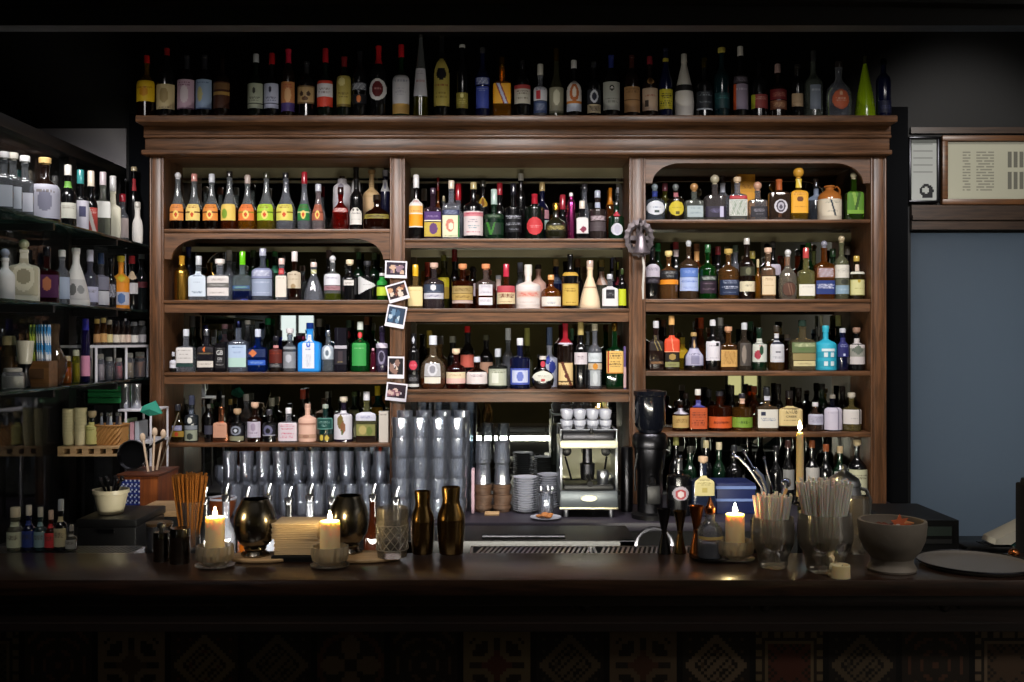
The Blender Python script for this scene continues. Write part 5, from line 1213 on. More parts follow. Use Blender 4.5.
# ------------------------------------------------------------------ the bar
ZB = 1.10
br = thing('bar_counter', 'long dark wooden bar with a front of old patterned tiles', 'bar counter', (0, 0, 0))
MB().box((-2.7, 2.707, ZB-.045), (2.7, 3.055, ZB), bev=.005).build('worktop', M_BAR, br)
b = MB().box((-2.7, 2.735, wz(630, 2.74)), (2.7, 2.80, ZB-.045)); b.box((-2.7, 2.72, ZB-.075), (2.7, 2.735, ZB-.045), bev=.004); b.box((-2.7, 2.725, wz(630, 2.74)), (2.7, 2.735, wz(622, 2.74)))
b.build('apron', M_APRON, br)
b = MB()
for px in (45, 225, 405, 585, 765, 945):           # carved rosettes on the apron
    for q in (-.04, 0, .04): b.sphere((wx(px, 2.735)+q, 2.735, wz(606, 2.735)), .016 if q == 0 else .009, 12, 6, sc=(1, .5, 1))
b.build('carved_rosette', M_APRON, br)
MB().box((-2.7, 2.82, 0), (2.7, 3.0, ZB-.045)).build('bar_body', M_BLACKM, br)
# old tiles: flat prints on square tiles
tl_ = MB(); tw_ = .2065; ztile = wz(630, 2.80); N = 24
PAL = [('2a231c','54402f','7a6650'), ('30271f','5a3a2a','6e5a44'), ('241e1a','43382c','62523e'), ('35291f','5e3326','78664a')]
def tile_col(kind, pal, u, v):
    a, c1, c2 = pal; r = math.hypot(u, v); th = math.atan2(v, u)
    if max(abs(u), abs(v)) > .94: return '0d0a08'
    if kind == 0 and .84 < max(abs(u), abs(v)) < .92: return c2
    if kind == 0: return c2 if abs(math.hypot(abs(u)-.5, abs(v)-.5)-.34) < .09 or abs(r-.84) < .07 else (c1 if r < .36 + .12*math.cos(8*th) else a)
    if kind == 1: return c2 if abs(abs(u)+abs(v)-.75) < .09 or (abs(u)+abs(v) < .55 and int((u+v)*9) % 2 == 0) else (c1 if int(u*9) % 3 == 0 and int(v*9) % 3 == 0 else a)
    if kind == 2: return c2 if r < .7*abs(math.cos(2*th))+.1 and r > .15 else (c1 if r > .8 and r < .95 else a)
    if kind == 3:
        m_ = max(abs(u), abs(v))
        return c2 if (m_ > .72 and int((u if abs(v) > abs(u) else v)*7) % 2 == 0) or abs(m_-.62) < .05 else (c1 if m_ < .55 and (int((u+v)*10) % 2 == 0 or int((u-v)*10) % 2 == 0) else a)
    return c1 if (r*3) % 1 < .35 and abs(math.cos(3*th)) > .4 else a
x0 = wx(93, 2.80) - 8*tw_; KN = (4, 1, 0, 2, 0, 1, 2, 4, 0, 1, 4, 3)
for i in range(22):
    for j in range(3):
        X0 = x0 + i*tw_; Z1 = ztile - j*tw_
        kind = (4,1,0,4,1,2,3,4,0,1,1,2,4,0,1,0,1,3,1,4,3,1)[(i + j*5) % 22]; pal = PAL[(i*3 + j) % 4]
        for a in range(N):
            for c in range(N):
                u0, u1 = a/N, (a+1)/N; v0, v1 = c/N, (c+1)/N
                u = (u0+u1)-1; v = (v0+v1)-1; yy = 2.812 if max(abs(u), abs(v)) < .97 else 2.815
                b0 = len(tl_.v)
                tl_.v += [(X0+u0*tw_, yy, Z1-v1*tw_), (X0+u1*tw_, yy, Z1-v1*tw_), (X0+u1*tw_, yy, Z1-v0*tw_), (X0+u0*tw_, yy, Z1-v0*tw_)]
                tl_.quad((b0, b0+1, b0+2, b0+3), tile_col(kind, pal, u, v))
tl_.build('tile_panel', M_MATTE, br, smooth=0, fix=False)
# service side: steel apron, speed rail, slotted drip trays
MB().box((-2.7, 3.0, .1), (2.7, 3.20, 1.06)).build('steel_back', simple('dull_steel_sheet', '77797a', .45, 1.0), br)
def tray(x0, x1, label, d0=3.062, d1=3.175):
    t = thing('drip_tray', label, 'drip tray', ((x0+x1)/2, d0, 1.0605)); w2 = (x1-x0)/2; dd = d1-d0
    MB().box((-w2, 0, 0), (w2, dd, .012)).build('trough', M_DSTEEL, t)
    b = MB(); b.box((-w2, 0, .012), (w2, .008, .036)); b.box((-w2, dd-.008, .012), (w2, dd, .036)); b.box((-w2, 0, .012), (-w2+.008, dd, .036)); b.box((w2-.008, 0, .012), (w2, dd, .036)); b.build('rim', M_STEEL, t)
    b = MB(); n_ = int(w2*2/.016)
    for k in range(n_):
        x = -w2+.012 + (2*w2-.024)*(k+.5)/n_
        b.v += [(x-.004, .006, .034), (x+.004, .006, .034), (x+.004+.02, dd-.006, .034), (x-.004+.02, dd-.006, .034)]
        q = len(b.v)-4; b.quad((q, q+1, q+2, q+3))
    o = b.build('grate', M_STEEL, t, smooth=0)
tray(wx(-20, 3.1), wx(137, 3.1), 'slotted steel drip tray at the cabinet end of the bar')
tray(wx(470, 3.1), wx(592, 3.1), 'slotted steel drip tray before the saucers')
tray(wx(594, 3.1), wx(700, 3.1), 'slotted steel drip tray before the coffee grinder')
tag(MB().tube([(wx(482, 3.9), 3.9, .985), (wx(565, 3.9), 3.9, .985)], .010, 12).build('steel_rail', M_DSTEEL), 'horizontal steel rail at the sink behind the bar', 'rail')
sk = thing('sink_unit', 'low stainless sink unit behind the bar', 'sink', (wx(520, 3.9), 3.9, 0))
for sgn in (-1, 1): MB().box((sgn*.42-.03, -.02, 0), (sgn*.42+.03, .02, .972)).build('leg', M_DSTEEL, sk)
MB().box((-.45, -.02, .90), (.45, .30, .972), bev=.004).build('basin', M_BLACK, sk)
# tap
tp = thing('sink_tap', 'curved chrome tap arching over the sink', 'tap', (wx(672, 3.35), 3.35, .95))
MB().lathe([(-.02, .022), (.02, .022), (.03, .012)], 16).build('base', M_STEEL, tp)
MB().tube([(0, 0, .02), (0, 0, .12)] + [(-.06+.06*math.cos(a), 0, .12+.05*math.sin(a)) for a in [PI*k/8 for k in range(9)]] + [(-.12, 0, .08)], .007, 10).build('spout', M_DSTEEL, tp)
MB().box((-.3, -.1, -.94), (.15, .1, -.021)).build('stand', M_BLACKM, tp)
# ---- speed rail with pourer bottles
sr = thing('speed_rail', 'black speed rail holding bottles with pourers behind the bar', 'bottle rail', (wx(300, 3.5), 3.5, 0))
W2 = (wx(412, 3.5)-wx(196, 3.5))/2
b = MB().box((-W2, -.06, .85), (W2, .06, .86)); b.box((-W2, -.062, .86), (W2, -.056, .95)); b.box((-W2, .056, .86), (W2, .062, .95)); b.build('rail_trough', M_DSTEEL, sr)
for sgn in (-1, 1): MB().box((sgn*(W2-.03)-.015, -.05, 0), (sgn*(W2-.03)+.015, .05, .85)).build('leg', M_BLACK, sr)
for k, (px, c) in enumerate(((205, 'k'), (226, 'c'), (247, 'a'), (268, 'c'), (289, 'k'), (310, 'c'), (332, 'k'), (373, 'br'), (396, 'k'))):
    d = 3.5; top = 487 if k % 2 else 490
    H = wz(top+14, d) - .861
    look = {'k': 'black', 'c': 'clear', 'a': 'amber', 'br': 'brown'}[c]
    by = ('the straw bundle', 'the wooden bowl', 'the first candle', 'the first pewter cup', 'the napkins', 'the napkins and second candle', 'the second candle', 'the second pewter cup', 'the cut crystal glass')[k]
    o = bottle(wx(px, d), d, .861, H, .033, 'wine', GLASS[c], '', [], '%s bottle with metal pourer in the speed rail behind %s' % (look, by), 'bottles in the speed rail')
    MB().lathe([(H, .014), (H+.012, .016), (H+.022, .0155), (H+.024, .008)], 12, col='16161a').build('stopper', M_PAINT, o)
    MB().tube([(0, 0, H+.02), (.002, 0, H+.04), (.01, -.004, H+.062)], [.006, .005, .0035], 8).build('pourer', M_STEEL, o)
# ------------------------------------------------------------------ things standing on the bar
def ob(px, yb):
    d = F*(CZ-ZB)/(yb-CY); return wx(px, d), d, d/F        # x, y, metres per pixel
Z0 = ZB + .0006
def canister(px, yb, ytop, w, label, knob):
    x, d, s = ob(px, yb); H = (yb-ytop)*s; R = w/2*s
    t = thing('metal_canister', label, 'canister', (x, d, Z0))
    MB().lathe([(0, R*.96), (.003, R), (H*.74, R), (H*.75, R*1.02), (H*.77, R*1.02)], 28).build('body', M_PEWTER, t)
    MB().lathe([(H*.77, R*1.0), (H*.96, R*.99), (H, R*.93)], 28).build('lid', M_PEWTER, t)
    if knob: MB().lathe([(H, .006), (H+.01, .007), (H+.014, .013), (H+.024, .013), (H+.028, .006)], 16).build('knob', M_STEEL, t)
canister(161.5, 561, 532, 16, 'small pewter canister with knobbed lid at the cabinet end of the bar', True)
canister(180, 563, 528, 20, 'plain pewter canister between the knobbed canister and first candle', False)
# glass with amber garnish behind the canisters
x, d, s = ob(150, 554)
gj = thing('garnish_jar', 'lidded glass jar half filled with dark garnish behind the canisters', 'jar', (x, 3.12, 1.0971))
MB().lathe(shell([(0, .036), (.004, .039), (.07, .039), (.075, .04)], .0022, .008), 24, cap1=False).build('jar_body', M_TUMBLER, gj)
MB().lathe([(.0085, .0355), (.045, .0355), (.047, .03)], 20).build('filling', simple('dark_garnish', '4a2c14', .5), gj)
MB().lathe([(.0765, .041), (.085, .041), (.086, .036)], 24).build('lid', simple('brown_lid', '5a4630', .4), gj)

# glass of brown straws
x, d, s = ob(190, 552)
x, d = wx(190, 3.11), 3.11
sg = thing('straw_glass', 'fluted glass holding a fan of brown straws behind the pewter canisters', 'glass', (x, d, Z0))
MB().lathe(shell([(0, .03), (.003, .033), (.07, .031), (.15, .042)], .002, .008), 22, cap1=False).build('glass_body', M_TUMBLER, sg)
straw0 = None
M_BROWN = simple('brown_straw_paper', 'b06f2c', .6)
random.seed(3)
def straw_bunch(x, d, z, n, r0, r1, L, rad, mat, name, label, group, jit=.01):
    first = None
    for k in range(n):
        q = math.sqrt((k+.5)/n); a = k*2.39996
        p0 = Vector((r0*q*math.cos(a), r0*q*math.sin(a), 0)); p1 = Vector((r1*q*math.cos(a), r1*q*math.sin(a), L + random.uniform(-jit, jit)))
        dv = (p1-p0).normalized()
        if first is None:
            o = MB().tube([(0, 0, 0), (0, 0, L)], rad, 7).build(name, mat); first = o; o.location = Vector((x, d, z)) + p0
            tag(o, label, 'straw', group)
        else:
            o = first.copy(); COL.objects.link(o); o.location = Vector((x, d, z)) + p0; tag(o, label, 'straw', group)
            o.scale = (1, 1, random.uniform(.97, 1.03))
        o.rotation_mode = 'QUATERNION'; o.rotation_quaternion = Vector((0, 0, 1)).rotation_difference(dv)
straw_bunch(x, d, Z0+.010, 70, .024, .056, wz(474, d)-ZB-.012, .0028, M_BROWN, 'brown_straw', 'thin brown straw fanned out in the fluted glass', 'brown straws', .006)

# candles in cut glass bowls
def candle(px, yb, ytop, pw, y0, gw, ytopg, n_, flame=True):
    x, d, s = ob(px, yb)
    hold = thing('candle_holder', 'cut glass candle bowl on saucer %s' % n_, 'candle holder', (x, d, Z0))
    R = gw/2*s; H = (yb-4-ytopg)*s
    MB().lathe([(0, R*.62), (.002, R*.7), (.006, R*1.03), (.008, R*1.03), (.005, R*.66), (.0045, .001)], 30).build('saucer', M_CUT, hold)
    P = [(.006, R*.55), (.009, R*.68), (H*.35, R*.93), (H*.62, R), (H, R*.97)]
    sh = shell(P, .004, .014)
    b = MB()
    seg = 36; bb = len(b.v)
    for z, r in sh:
        for i in range(seg):
            a = 2*PI*(i+.5*((z*220) % 2 > 1))/seg; k = 1 - (.06 if (i % 3 == 0) and z > .012 else 0)
            b.v.append((r*k*math.cos(a), r*k*math.sin(a), z))
    for j in range(len(sh)-1):
        for i in range(seg): b.quad((bb+j*seg+i, bb+j*seg+(i+1) % seg, bb+(j+1)*seg+(i+1) % seg, bb+(j+1)*seg+i))
    b.build('glass_bowl', M_BOWL, hold, smooth=15)
    zc = .0155; top = (yb-ytop)*s; r = pw/2*s
    c = thing('pillar_candle', 'lit cream pillar candle %s' % n_, 'candle', (x, d, Z0))
    MB().lathe([(zc, r*.98), (zc+.003, r), (top-.004, r), (top, r*.93), (top-.002, r*.8), (top-.005, r*.3), (top-.0052, .001)], 26).build('wax', M_WAX, c)
    fl(c, top-.005, (yb-y0)*s)
def fl(c, zt, ztop, r=.0062):
    MB().tube([(0, 0, zt), (.0008, 0, zt+.010)], .0011, 6).build('wick', M_WICK, c)
    H = ztop-zt-.006; z0 = zt+.006
    MB().lathe([(z0, .0006), (z0+H*.12, r*.7), (z0+H*.3, r), (z0+H*.5, r*.85), (z0+H*.75, r*.4), (z0+H, .0004)], 12).build('flame', M_FLAME, c)
candle(215, 567, 517, 19, 507, 38, 541, 'between the canisters and the pewter cup')
candle(330, 567, 521, 20, 511, 38, 542, 'in front of the napkin stack')
candle(735, 560, 514, 19, 503, 38, 536, 'beside the copper topped decanter')

# round wooden boards with pewter cups
def board(px, yb, w, label):
    x, d, s = ob(px, yb)
    R = w/2*s
    o = tag(MB().lathe([(0, R*.97), (.003, R), (.008, R), (.010, R*.98)], 40, dr=.62).build('serving_board', M_PALE, loc=(x, d, Z0)), label, 'board')
    return x, d, Z0+.0106
def pewter(x, d, z, R, H, label, rim):
    t = thing('pewter_cup', label, 'cup', (x, d, z))
    MB().lathe([(0, R*.62), (.004, R*.66), (.012, R*.55), (H*.12, R*.42), (H*.16, R*.5)], 30).build('foot', M_PEWTER, t)
    P = [(H*.16, R*.5), (H*.22, R*.72), (H*.34, R*.93), (H*.5, R*1.03), (H*.66, R*1.02), (H*.82, R*.9), (H*.95, R*.7), (H, R*.66)]
    MB().lathe(shell(P, .003, H*.19), 36, cap0=False, cap1=False).build('bowl', M_PEWTER, t)
    b = MB()
    for k in range(6):
        a = 2*PI*k/6; b.lathe([(0, .009), (.006, .01), (.012, .004)], 10, o=(R*.55*math.cos(a), R*.55*math.sin(a), 0))
    b.tube([(R*.46*math.cos(2*PI*k/24), R*.46*math.sin(2*PI*k/24), H*.14) for k in range(25)], .006, 8)
    b.build('beaded_collar', M_PEWTER, t)
x, d, z = board(262, 559, 70, 'oval pale wooden board under the first pewter cup')
pewter(x-.02, d, z, 20.5*d/F, .168, 'polished round pewter cup on the board behind the napkins and first candle', 0)
x, d, z = board(362, 558.5, 78, 'oval pale wooden board under the second pewter cup and crystal glass')
pewter(wx(349, d+.035), d+.035, z, 19.5*d/F, .172, 'dark round pewter cup behind the second candle', 0)
# cut crystal mixing glass
cg = thing('mixing_glass', 'cut crystal mixing glass with diamond pattern beside bronze shakers', 'mixing glass', (wx(389, d)+.012, d-.02, z))
H = .145; R = 15.5*d/F; seg = 40; rows = 12; b = MB()
for j in range(rows+1):
    for i in range(seg):
        a = 2*PI*i/seg; k = 1 + (.05 if (i + j) % 4 in (0,) or (i - j) % 4 == 0 else -.01) * (2 <= j <= 8)
        b.v.append((R*k*math.cos(a)*(.94+.06*min(1, j/3)), R*k*math.sin(a)*(.94+.06*min(1, j/3)), H*j/rows))
for j in range(rows):
    for i in range(seg): b.quad((j*seg+i, j*seg+(i+1) % seg, (j+1)*seg+(i+1) % seg, (j+1)*seg+i))
b.quad([i for i in range(seg)][::-1])
b.lathe([(H, R), (H+.001, R*.93), (.02, R*.86), (.02, .001)], seg, cap0=False, cap1=False)
b.build('crystal_body', M_CUT, cg, smooth=12)
b = MB()
for k in range(12):
    for sg_ in (-1, 1):
        b.tube([(R*1.015*math.cos(2*PI*k/12 + sg_*1.25*t_/10), R*1.015*math.sin(2*PI*k/12 + sg_*1.25*t_/10), H*(.16+.5*t_/10)) for t_ in range(11)], .0016, 5)
for zz_ in (.16, .66): b.tube([(R*1.015*math.cos(2*PI*k/30), R*1.015*math.sin(2*PI*k/30), H*zz_) for k in range(31)], .0016, 5)
b.build('cut_pattern', M_CUTLINE, cg)
MB().lathe([(.0205, R*.8), (.05, R*.82), (.051, R*.5)], 24).build('ice_melt', simple('dark_amber_liquid', '3a2412', .1), cg)
# napkins on a dark tray
x, d, s = ob(296, 562)
nt = thing('napkin_tray', 'flat black tray carrying the napkin stack', 'tray', (x, d+.06, Z0))
MB().box((-.073, -.065, 0), (.073, .065, .018), bev=.004).build('tray_body', M_BLACK, nt)
M_NAP = simple('cream_napkin_paper', 'e2c69c', .85, bump=.3, bscale=60)
for j, (z0, z1, dx, rz) in enumerate(((.0195, .064, .002, .02), (.065, .112, -.003, -.03))):
    b = MB(); nn = 9
    for k in range(nn):
        a0 = z0 + (z1-z0)*k/nn; q = .0015*math.sin(k*2.1+j)
        b.box((-.068+q, -.06, a0), (.068+q, .06, a0+(z1-z0)/nn*.86), bev=.0015)
    o = b.build('napkin_stack', M_NAP, loc=(x+dx, d+.06, Z0), rz=rz)
    tag(o, ('lower' if j == 0 else 'upper') + ' bundle of folded cream napkins on the black tray', 'napkins')
# bronze shakers
def shaker(px, yb, ytop, w, label):
    x, d, s = ob(px, yb); H = (yb-ytop)*s; R = w/2*s
    t = thing('cocktail_shaker', label, 'shaker', (x, d, Z0))
    MB().lathe([(0, R*.8), (.004, R*.86), (H*.3, R*.97), (H*.5, R), (H*.52, R*1.02)], 30).build('tin', M_BRONZE, t)
    MB().lathe([(H*.52, R*.98), (H*.6, R*.94), (H*.74, R*.66), (H*.8, R*.62), (H*.97, R*.68), (H, R*.66), (H*.995, R*.6), (H*.8, R*.55)], 30, cap0=False).build('top', M_BRONZE, t)
shaker(422.5, 553.5, 491, 24, 'shorter bronze cocktail shaker next to the crystal glass')
shaker(451, 553.5, 487, 28, 'taller bronze cocktail shaker nearest the drip tray')
# jiggers
def jigger(px, yb, ytop, w, mat, label, nm='jigger'):
    x, d, s = ob(px, yb); H = (yb-ytop)*s; R = w/2*s
    t = thing(nm, label, 'jigger', (x, d, Z0))
    P = [(0, R*.95), (.002, R), (H*.44, R*.42), (H*.5, R*.36)]
    MB().lathe(P, 24).build('small_cup', mat, t)
    MB().lathe([(H*.5, R*.36), (H*.56, R*.46), (H, R), (H-.001, R*.9), (H*.6, R*.38), (H*.59, .001)], 24, cap0=False, cap1=False).build('large_cup', mat, t)
    MB().lathe([(H*.47, R*.42), (H*.5, R*.46), (H*.53, R*.42)], 24).build('waist_ring', mat, t)
jigger(664, 553.5, 509, 14, M_DSTEEL, 'dark steel hourglass jigger nearest the coffee grinder')
jigger(680, 553.5, 511, 13, M_BRONZE, 'bronze jigger between the dark and the copper jiggers')
jigger(696.5, 555.5, 506, 15, M_COPPER, 'tall copper jigger beside the decanter')
# decanter with copper stopper
x, d, s = ob(710, 559)
dc = thing('glass_decanter', 'small glass decanter with copper stopper and brown label', 'decanter', (x, d, Z0))
R = 12.5*s; H = 40*s
MB().lathe([(0, R*.9), (.003, R), (.075, R), (.09, R*.9), (.108, R*.45), (.115, R*.38), (.128, R*.42)], 26).build('flask', M_CLEAR, dc)
MB().lathe([(.003, R*.9), (.045, R*.9), (.046, R*.5)], 22).build('bitters', simple('dark_bitters', '1c0e06', .1), dc)
MB().lathe([(.129, .011), (.134, .016), (.148, .017), (.156, .010), (.172, .005), (.18, .0015)], 18).build('stopper', M_COPPER, dc)
label_patch([(0, R), (.2, R)], 2, 1, .058, .067, lambda u, v, i, j: 'c8b070', .95).build('label_band', M_PRINT, dc, fix=False)
sau = tag(MB().lathe([(0, .04), (.002, .05), (.006, .062), (.008, .062), (.004, .045), (.0035, .001)], 30).build('steel_saucer', M_DSTEEL, loc=(x, d, Z0)), 'thin dark steel saucer under the copper topped decanter', 'saucer')
dc.location.z += .0045
# lit cup behind third candle: small glass bottle
x, d, s = ob(737, 552)
# ---- skull shaped glasses
def skull(px, yb, wpx, hpx, label):
    x, d, s = ob(px, yb); W_ = wpx/2*s; H = hpx*s
    b = MB(); seg, rows = 48, 30
    prof = [(0, .60), (.02, .66), (.12, .70), (.22, .73), (.32, .80), (.42, .92), (.55, 1.0), (.70, 1.0), (.85, .98), (1, .95)]
    def surf(j, i, inn):
        t = j/rows; r = W_*interp(prof, t); a = 2*PI*i/seg
        ux, uy = math.cos(a), math.sin(a)
        X, Y = r*ux, r*uy*1.05; ZZ = H*t
        if not inn and uy < 0:
            fx = X/W_
            def dent(cx, cz, rx, rz, amt):
                q = ((fx-cx)/rx)**2 + ((t-cz)/rz)**2
                return amt*max(0, 1-q)
            dep = dent(-.40, .45, .28, .12, .46) + dent(.40, .45, .28, .12, .46) + dent(0, .28, .14, .10, .3) - dent(-.52, .30, .2, .08, .10) - dent(.52, .30, .2, .08, .10) - dent(0, .66, .5, .07, .05)
            if .08 < t < .24: dep += .05*(abs(math.sin(fx*16)) < .35) + .05*(abs(t-.16) < .018)
            Y += W_*dep
        if inn: X *= .90; Y *= .90; ZZ = max(ZZ, .016)
        return (X, Y, ZZ)
    for j in range(rows+1):
        for i in range(seg): b.v.append(surf(j, i, False))
    for j in range(rows, -1, -1):
        for i in range(seg): b.v.append(surf(j, i, True))
    for j in range(2*rows+1):
        for i in range(seg): b.quad((j*seg+i, j*seg+(i+1) % seg, (j+1)*seg+(i+1) % seg, (j+1)*seg+i))
    b.quad([i for i in range(seg)][::-1]); b.quad([(2*rows+1)*seg+i for i in range(seg)])
    o = b.build('skull_glass', M_SKULL, loc=(x, d, Z0), smooth=50, fix=True)
    tag(o, label, 'glass')
    return x, d, s, W_
M_STRAW = simple('frosted_white_straw', 'e4dcd2', .5)
M_STRAW.node_tree.nodes['Principled BSDF'].inputs['Subsurface Weight'].default_value = .3
x, d, s, W_ = skull(773, 567, 42, 50, 'smaller skull shaped glass full of white straws beside third candle')
straw_bunch(x, d, Z0+.018, 46, W_*.42, W_*.98, 66*s, .0032, M_STRAW, 'white_straw', 'white straw standing in the smaller skull shaped glass', 'straws in the smaller skull glass', .006)
x, d, s, W_ = skull(825, 571, 54, 58, 'larger skull shaped glass full of white straws beside the stone bowl')
straw_bunch(x, d, Z0+.018, 66, W_*.42, W_*1.04, 84*s, .0034, M_STRAW, 'white_straw', 'white straw standing in the larger skull shaped glass', 'straws in the larger skull glass', .007)
# dark skull glass half hidden behind
x3, d3, s3, W3 = skull(857, 553.5, 24, 56, 'dim empty skull shaped glass hidden behind the larger straw filled one')
# taper candle in a stick
x, d = wx(800, 3.13), 3.13
ts = thing('candle_stick', 'slender dark candle stick hidden behind the skull glasses', 'candle stick', (x, d, 1.0606))
MB().lathe([(0, .03), (.006, .032), (.012, .01), (.05, .008), (.12, .007), (.17, .008), (.175, .022), (.18, .022), (.186, .014), (.2, .014)], 20).build('stem', M_DSTEEL, ts)
tc_ = thing('taper_candle', 'tall lit taper candle rising behind the skull glasses', 'candle', (x, d, 1.0606))
zt = wz(432, d)-1.0606
MB().lathe([(.2005, .0118), (zt-.03, .0112), (zt-.006, .0105), (zt, .006), (zt-.001, .001)], 18).build('wax', M_WAX, tc_)
fl(tc_, zt-.001, wz(420.5, d)-1.0606, .0058)
# candle stub
x, d, s = ob(840, 577.5)
cs = thing('candle_stub', 'short burnt out wax stub at the foot of the skull glass', 'candle', (x, d, Z0))
r = 10*s
b = MB(); b.lathe([(0, r), (.02, r*.98), (.034, r*.97), (.036, r*.9), (.030, r*.8), (.022, r*.5), (.0215, .001)], 22); b.sphere((-r*.95, -.002, .026), .007, 10, 6, sc=(.8, .8, 1.6)); b.sphere((-r*.9, .004, .008), .008, 10, 6); b.build('wax', M_WAX, cs)
MB().tube([(.003, 0, .021), (.004, 0, .03), (.008, 0, .034)], .001, 6).build('wick', M_WICK, cs)
# silver pot
x, d = wx(844, 3.15), 3.15
pt_ = thing('silver_pot', 'silver coffee pot with domed lid behind the larger skull glass', 'pot', (x, d, 1.0606))
q = lambda y: wz(y, d)-1.0606
MB().lathe([(0, .05), (.006, .054), (.02, .05), (q(530), .062), (q(505), .060), (q(486), .048)], 30).build('pot_body', M_STEEL, pt_)
MB().lathe([(q(485.8), .051), (q(484), .052), (q(478), .044), (q(474), .026), (q(471), .012), (q(470), .006), (q(468), .009), (q(466), .0085), (q(464.5), .003)], 30).build('lid', M_STEEL, pt_)
MB().tube([(.046, 0, q(488)), (.07, 0, q(490)), (.083, 0, q(500)), (.08, 0, q(515)), (.064, 0, q(526))], .006, 10).build('handle', M_STEEL, pt_)
# tongs and strainers in a holder
x, d = wx(768, 3.13)-.012, 3.125
th = thing('tool_holder', 'dark cup of bar tools behind the smaller skull glass', 'holder', (x+.0, d, 1.0606))
MB().lathe(shell([(0, .04), (.003, .042), (.13, .045)], .0025, .006), 22, cap1=False).build('cup', M_DSTEEL, th)
def tool(name, pix, r, label, tip=None, mat=M_STEEL):
    pts = [(wx(px, d+dy), d+dy, wz(py, d+dy)) for px, py, dy in pix]
    b = MB().tube(pts, r, 8)
    if tip: b.sphere(pts[-1], tip, 12, 8, sc=(1, .5, 1))
    tag(b.build(name, mat), label, 'bar tool', 'bar tools')
B0 = 1.0606 + .012
M_BLUEST = simple('bluish_steel', '8a93b4', .2, 1.0)
base = lambda dx, dy=0: ((512 + (x+dx)*F/(d+dy), CY + (CZ-B0)*F/(d+dy), dy))
tool('ice_tongs', [base(-.010), (762, 488, .0), (748, 467, .0), (738, 457, 0), (733, 456, 0)], .0045, 'bent chrome tongs leaning furthest out of the tool cup', .009, M_BLUEST)
tool('bar_spoon', [base(-.016, .018), (764, 487, .02), (752, 466, .026), (744, 452, .026)], .0032, 'thin long bar spoon behind the bent tongs', .007, M_BLUEST)
tool('muddler', [base(.0, -.026), (766, 490, -.024), (761, 476, -.028), (755, 470, -.028)], .0085, 'stout steel muddler in the tool cup', .010, M_BLUEST)
tool('straw_spoon', [base(.008, .024), (774, 492, .024), (768, 475, .03), (764, 458, .03)], .003, 'curved thin spoon in the tool cup', .006, M_BLUEST)
tool('strainer_handle', [base(.024, .006), (784, 492, .006), (786, 483, .006)], .009, 'round knobbed strainer handle in the tool cup', .016, M_BLUEST)
tool('wooden_stick', [base(.018, -.018), (783, 497, -.024), (787, 489, -.027)], .0045, 'short wooden stick poking out of the tool cup', None, M_PALE)

# stone bowl of dried garnish
x, d, s = ob(892, 570)
sb = thing('stone_bowl', 'footed pale stone bowl of dried garnish beside the round tray', 'bowl', (x, d, Z0))
R = 33*s; H = 50*s
P = [(0, R*.70), (.006, R*.72), (H*.16, R*.62), (H*.25, R*.62), (H*.42, R*.82), (H*.62, R*.95), (H*.9, R*1.0), (H, R*.99)]
MB().lathe(shell(P, .009, H*.3), 40, cap1=False).build('bowl_body', simple('grey_stone', '7c7368', .55, bump=.15, var=.25, vscale=8), sb)
MB().lathe([(H*.80, R*.86), (H*.81, R*.5), (H*.82, .001)], 30, cap1=False).build('dry_fill', simple('dark_dry_seed', '3a2018', .8, bump=.6, bscale=200), sb)
gc = ('b0522c', '8a2a28', 'c8c2b8', '4a2030', 'c05a30', 'a84a28', '5a2a20', '8a3a2a', 'c07a4a')
for k in range(9):
    a = k*2.4; r = R*.62*math.sqrt((k+.3)/9)
    b = MB(); n_ = 5 + k % 3
    if k % 3 == 0:
        for m_ in range(n_):
            t_ = 2*PI*m_/n_; b.sphere((.012*math.cos(t_), .012*math.sin(t_), .004), .006, 8, 5, sc=(1.3, 1.3, .8))
        nm, lb = 'star_anise', 'dried star anise in the stone bowl'
    elif k % 3 == 1:
        b.lathe([(0, .018), (.003, .02), (.005, .018)], 16); nm, lb = 'dried_slice', 'round dried fruit slice in the stone bowl'
    else:
        b.tube([(-.02, 0, .004), (0, .005, .006), (.022, 0, .004)], [.004, .006, .002], 8); nm, lb = 'dried_chilli', 'dried chilli in the stone bowl'
    o = b.build(nm, simple('garnish_%d' % k, gc[k], .6), loc=(x + r*math.cos(a), d + r*math.sin(a), Z0 + H*.825 + .003*(k % 3)), rz=a)
    tag(o, lb, 'garnish', nm.replace('_', ' ') + ' in the bowl')
o = MB().prism([(0, 0), (.018, -.004), (.014, .010), (.026, .022), (.008, .020), (.002, .034), (-.006, .018), (-.022, .016), (-.012, .004)], -.002, .002).build('dried_flower', simple('rust_flower', 'c8623a', .7), loc=(x+.012, d-.02, Z0+H*.9))
tag(o, 'rust coloured dried flower standing up in the stone bowl', 'garnish')
# round steel tray
x, d, s = ob(975, 565)
d = 2.89; x = wx(974, d); R = 59*d/F; R = min(R, .158)
ry = thing('round_tray', 'round steel serving tray lying flat at the door end of the bar', 'tray', (x, d-.005, Z0))
MB().lathe([(0, R*.93), (.0025, R*.95), (.010, R), (.0125, R), (.0035, R*.93), (.0035, .001)], 56, cap1=False).build('tray_plate', simple('worn_steel', '8d8884', .38, .35, bump=.05, bscale=300), ry)
MB().tube([(R*1.0*math.cos(2*PI*k/56), R*1.0*math.sin(2*PI*k/56), .0115) for k in range(57)], .003, 8).build('rolled_rim', M_DSTEEL, ry)
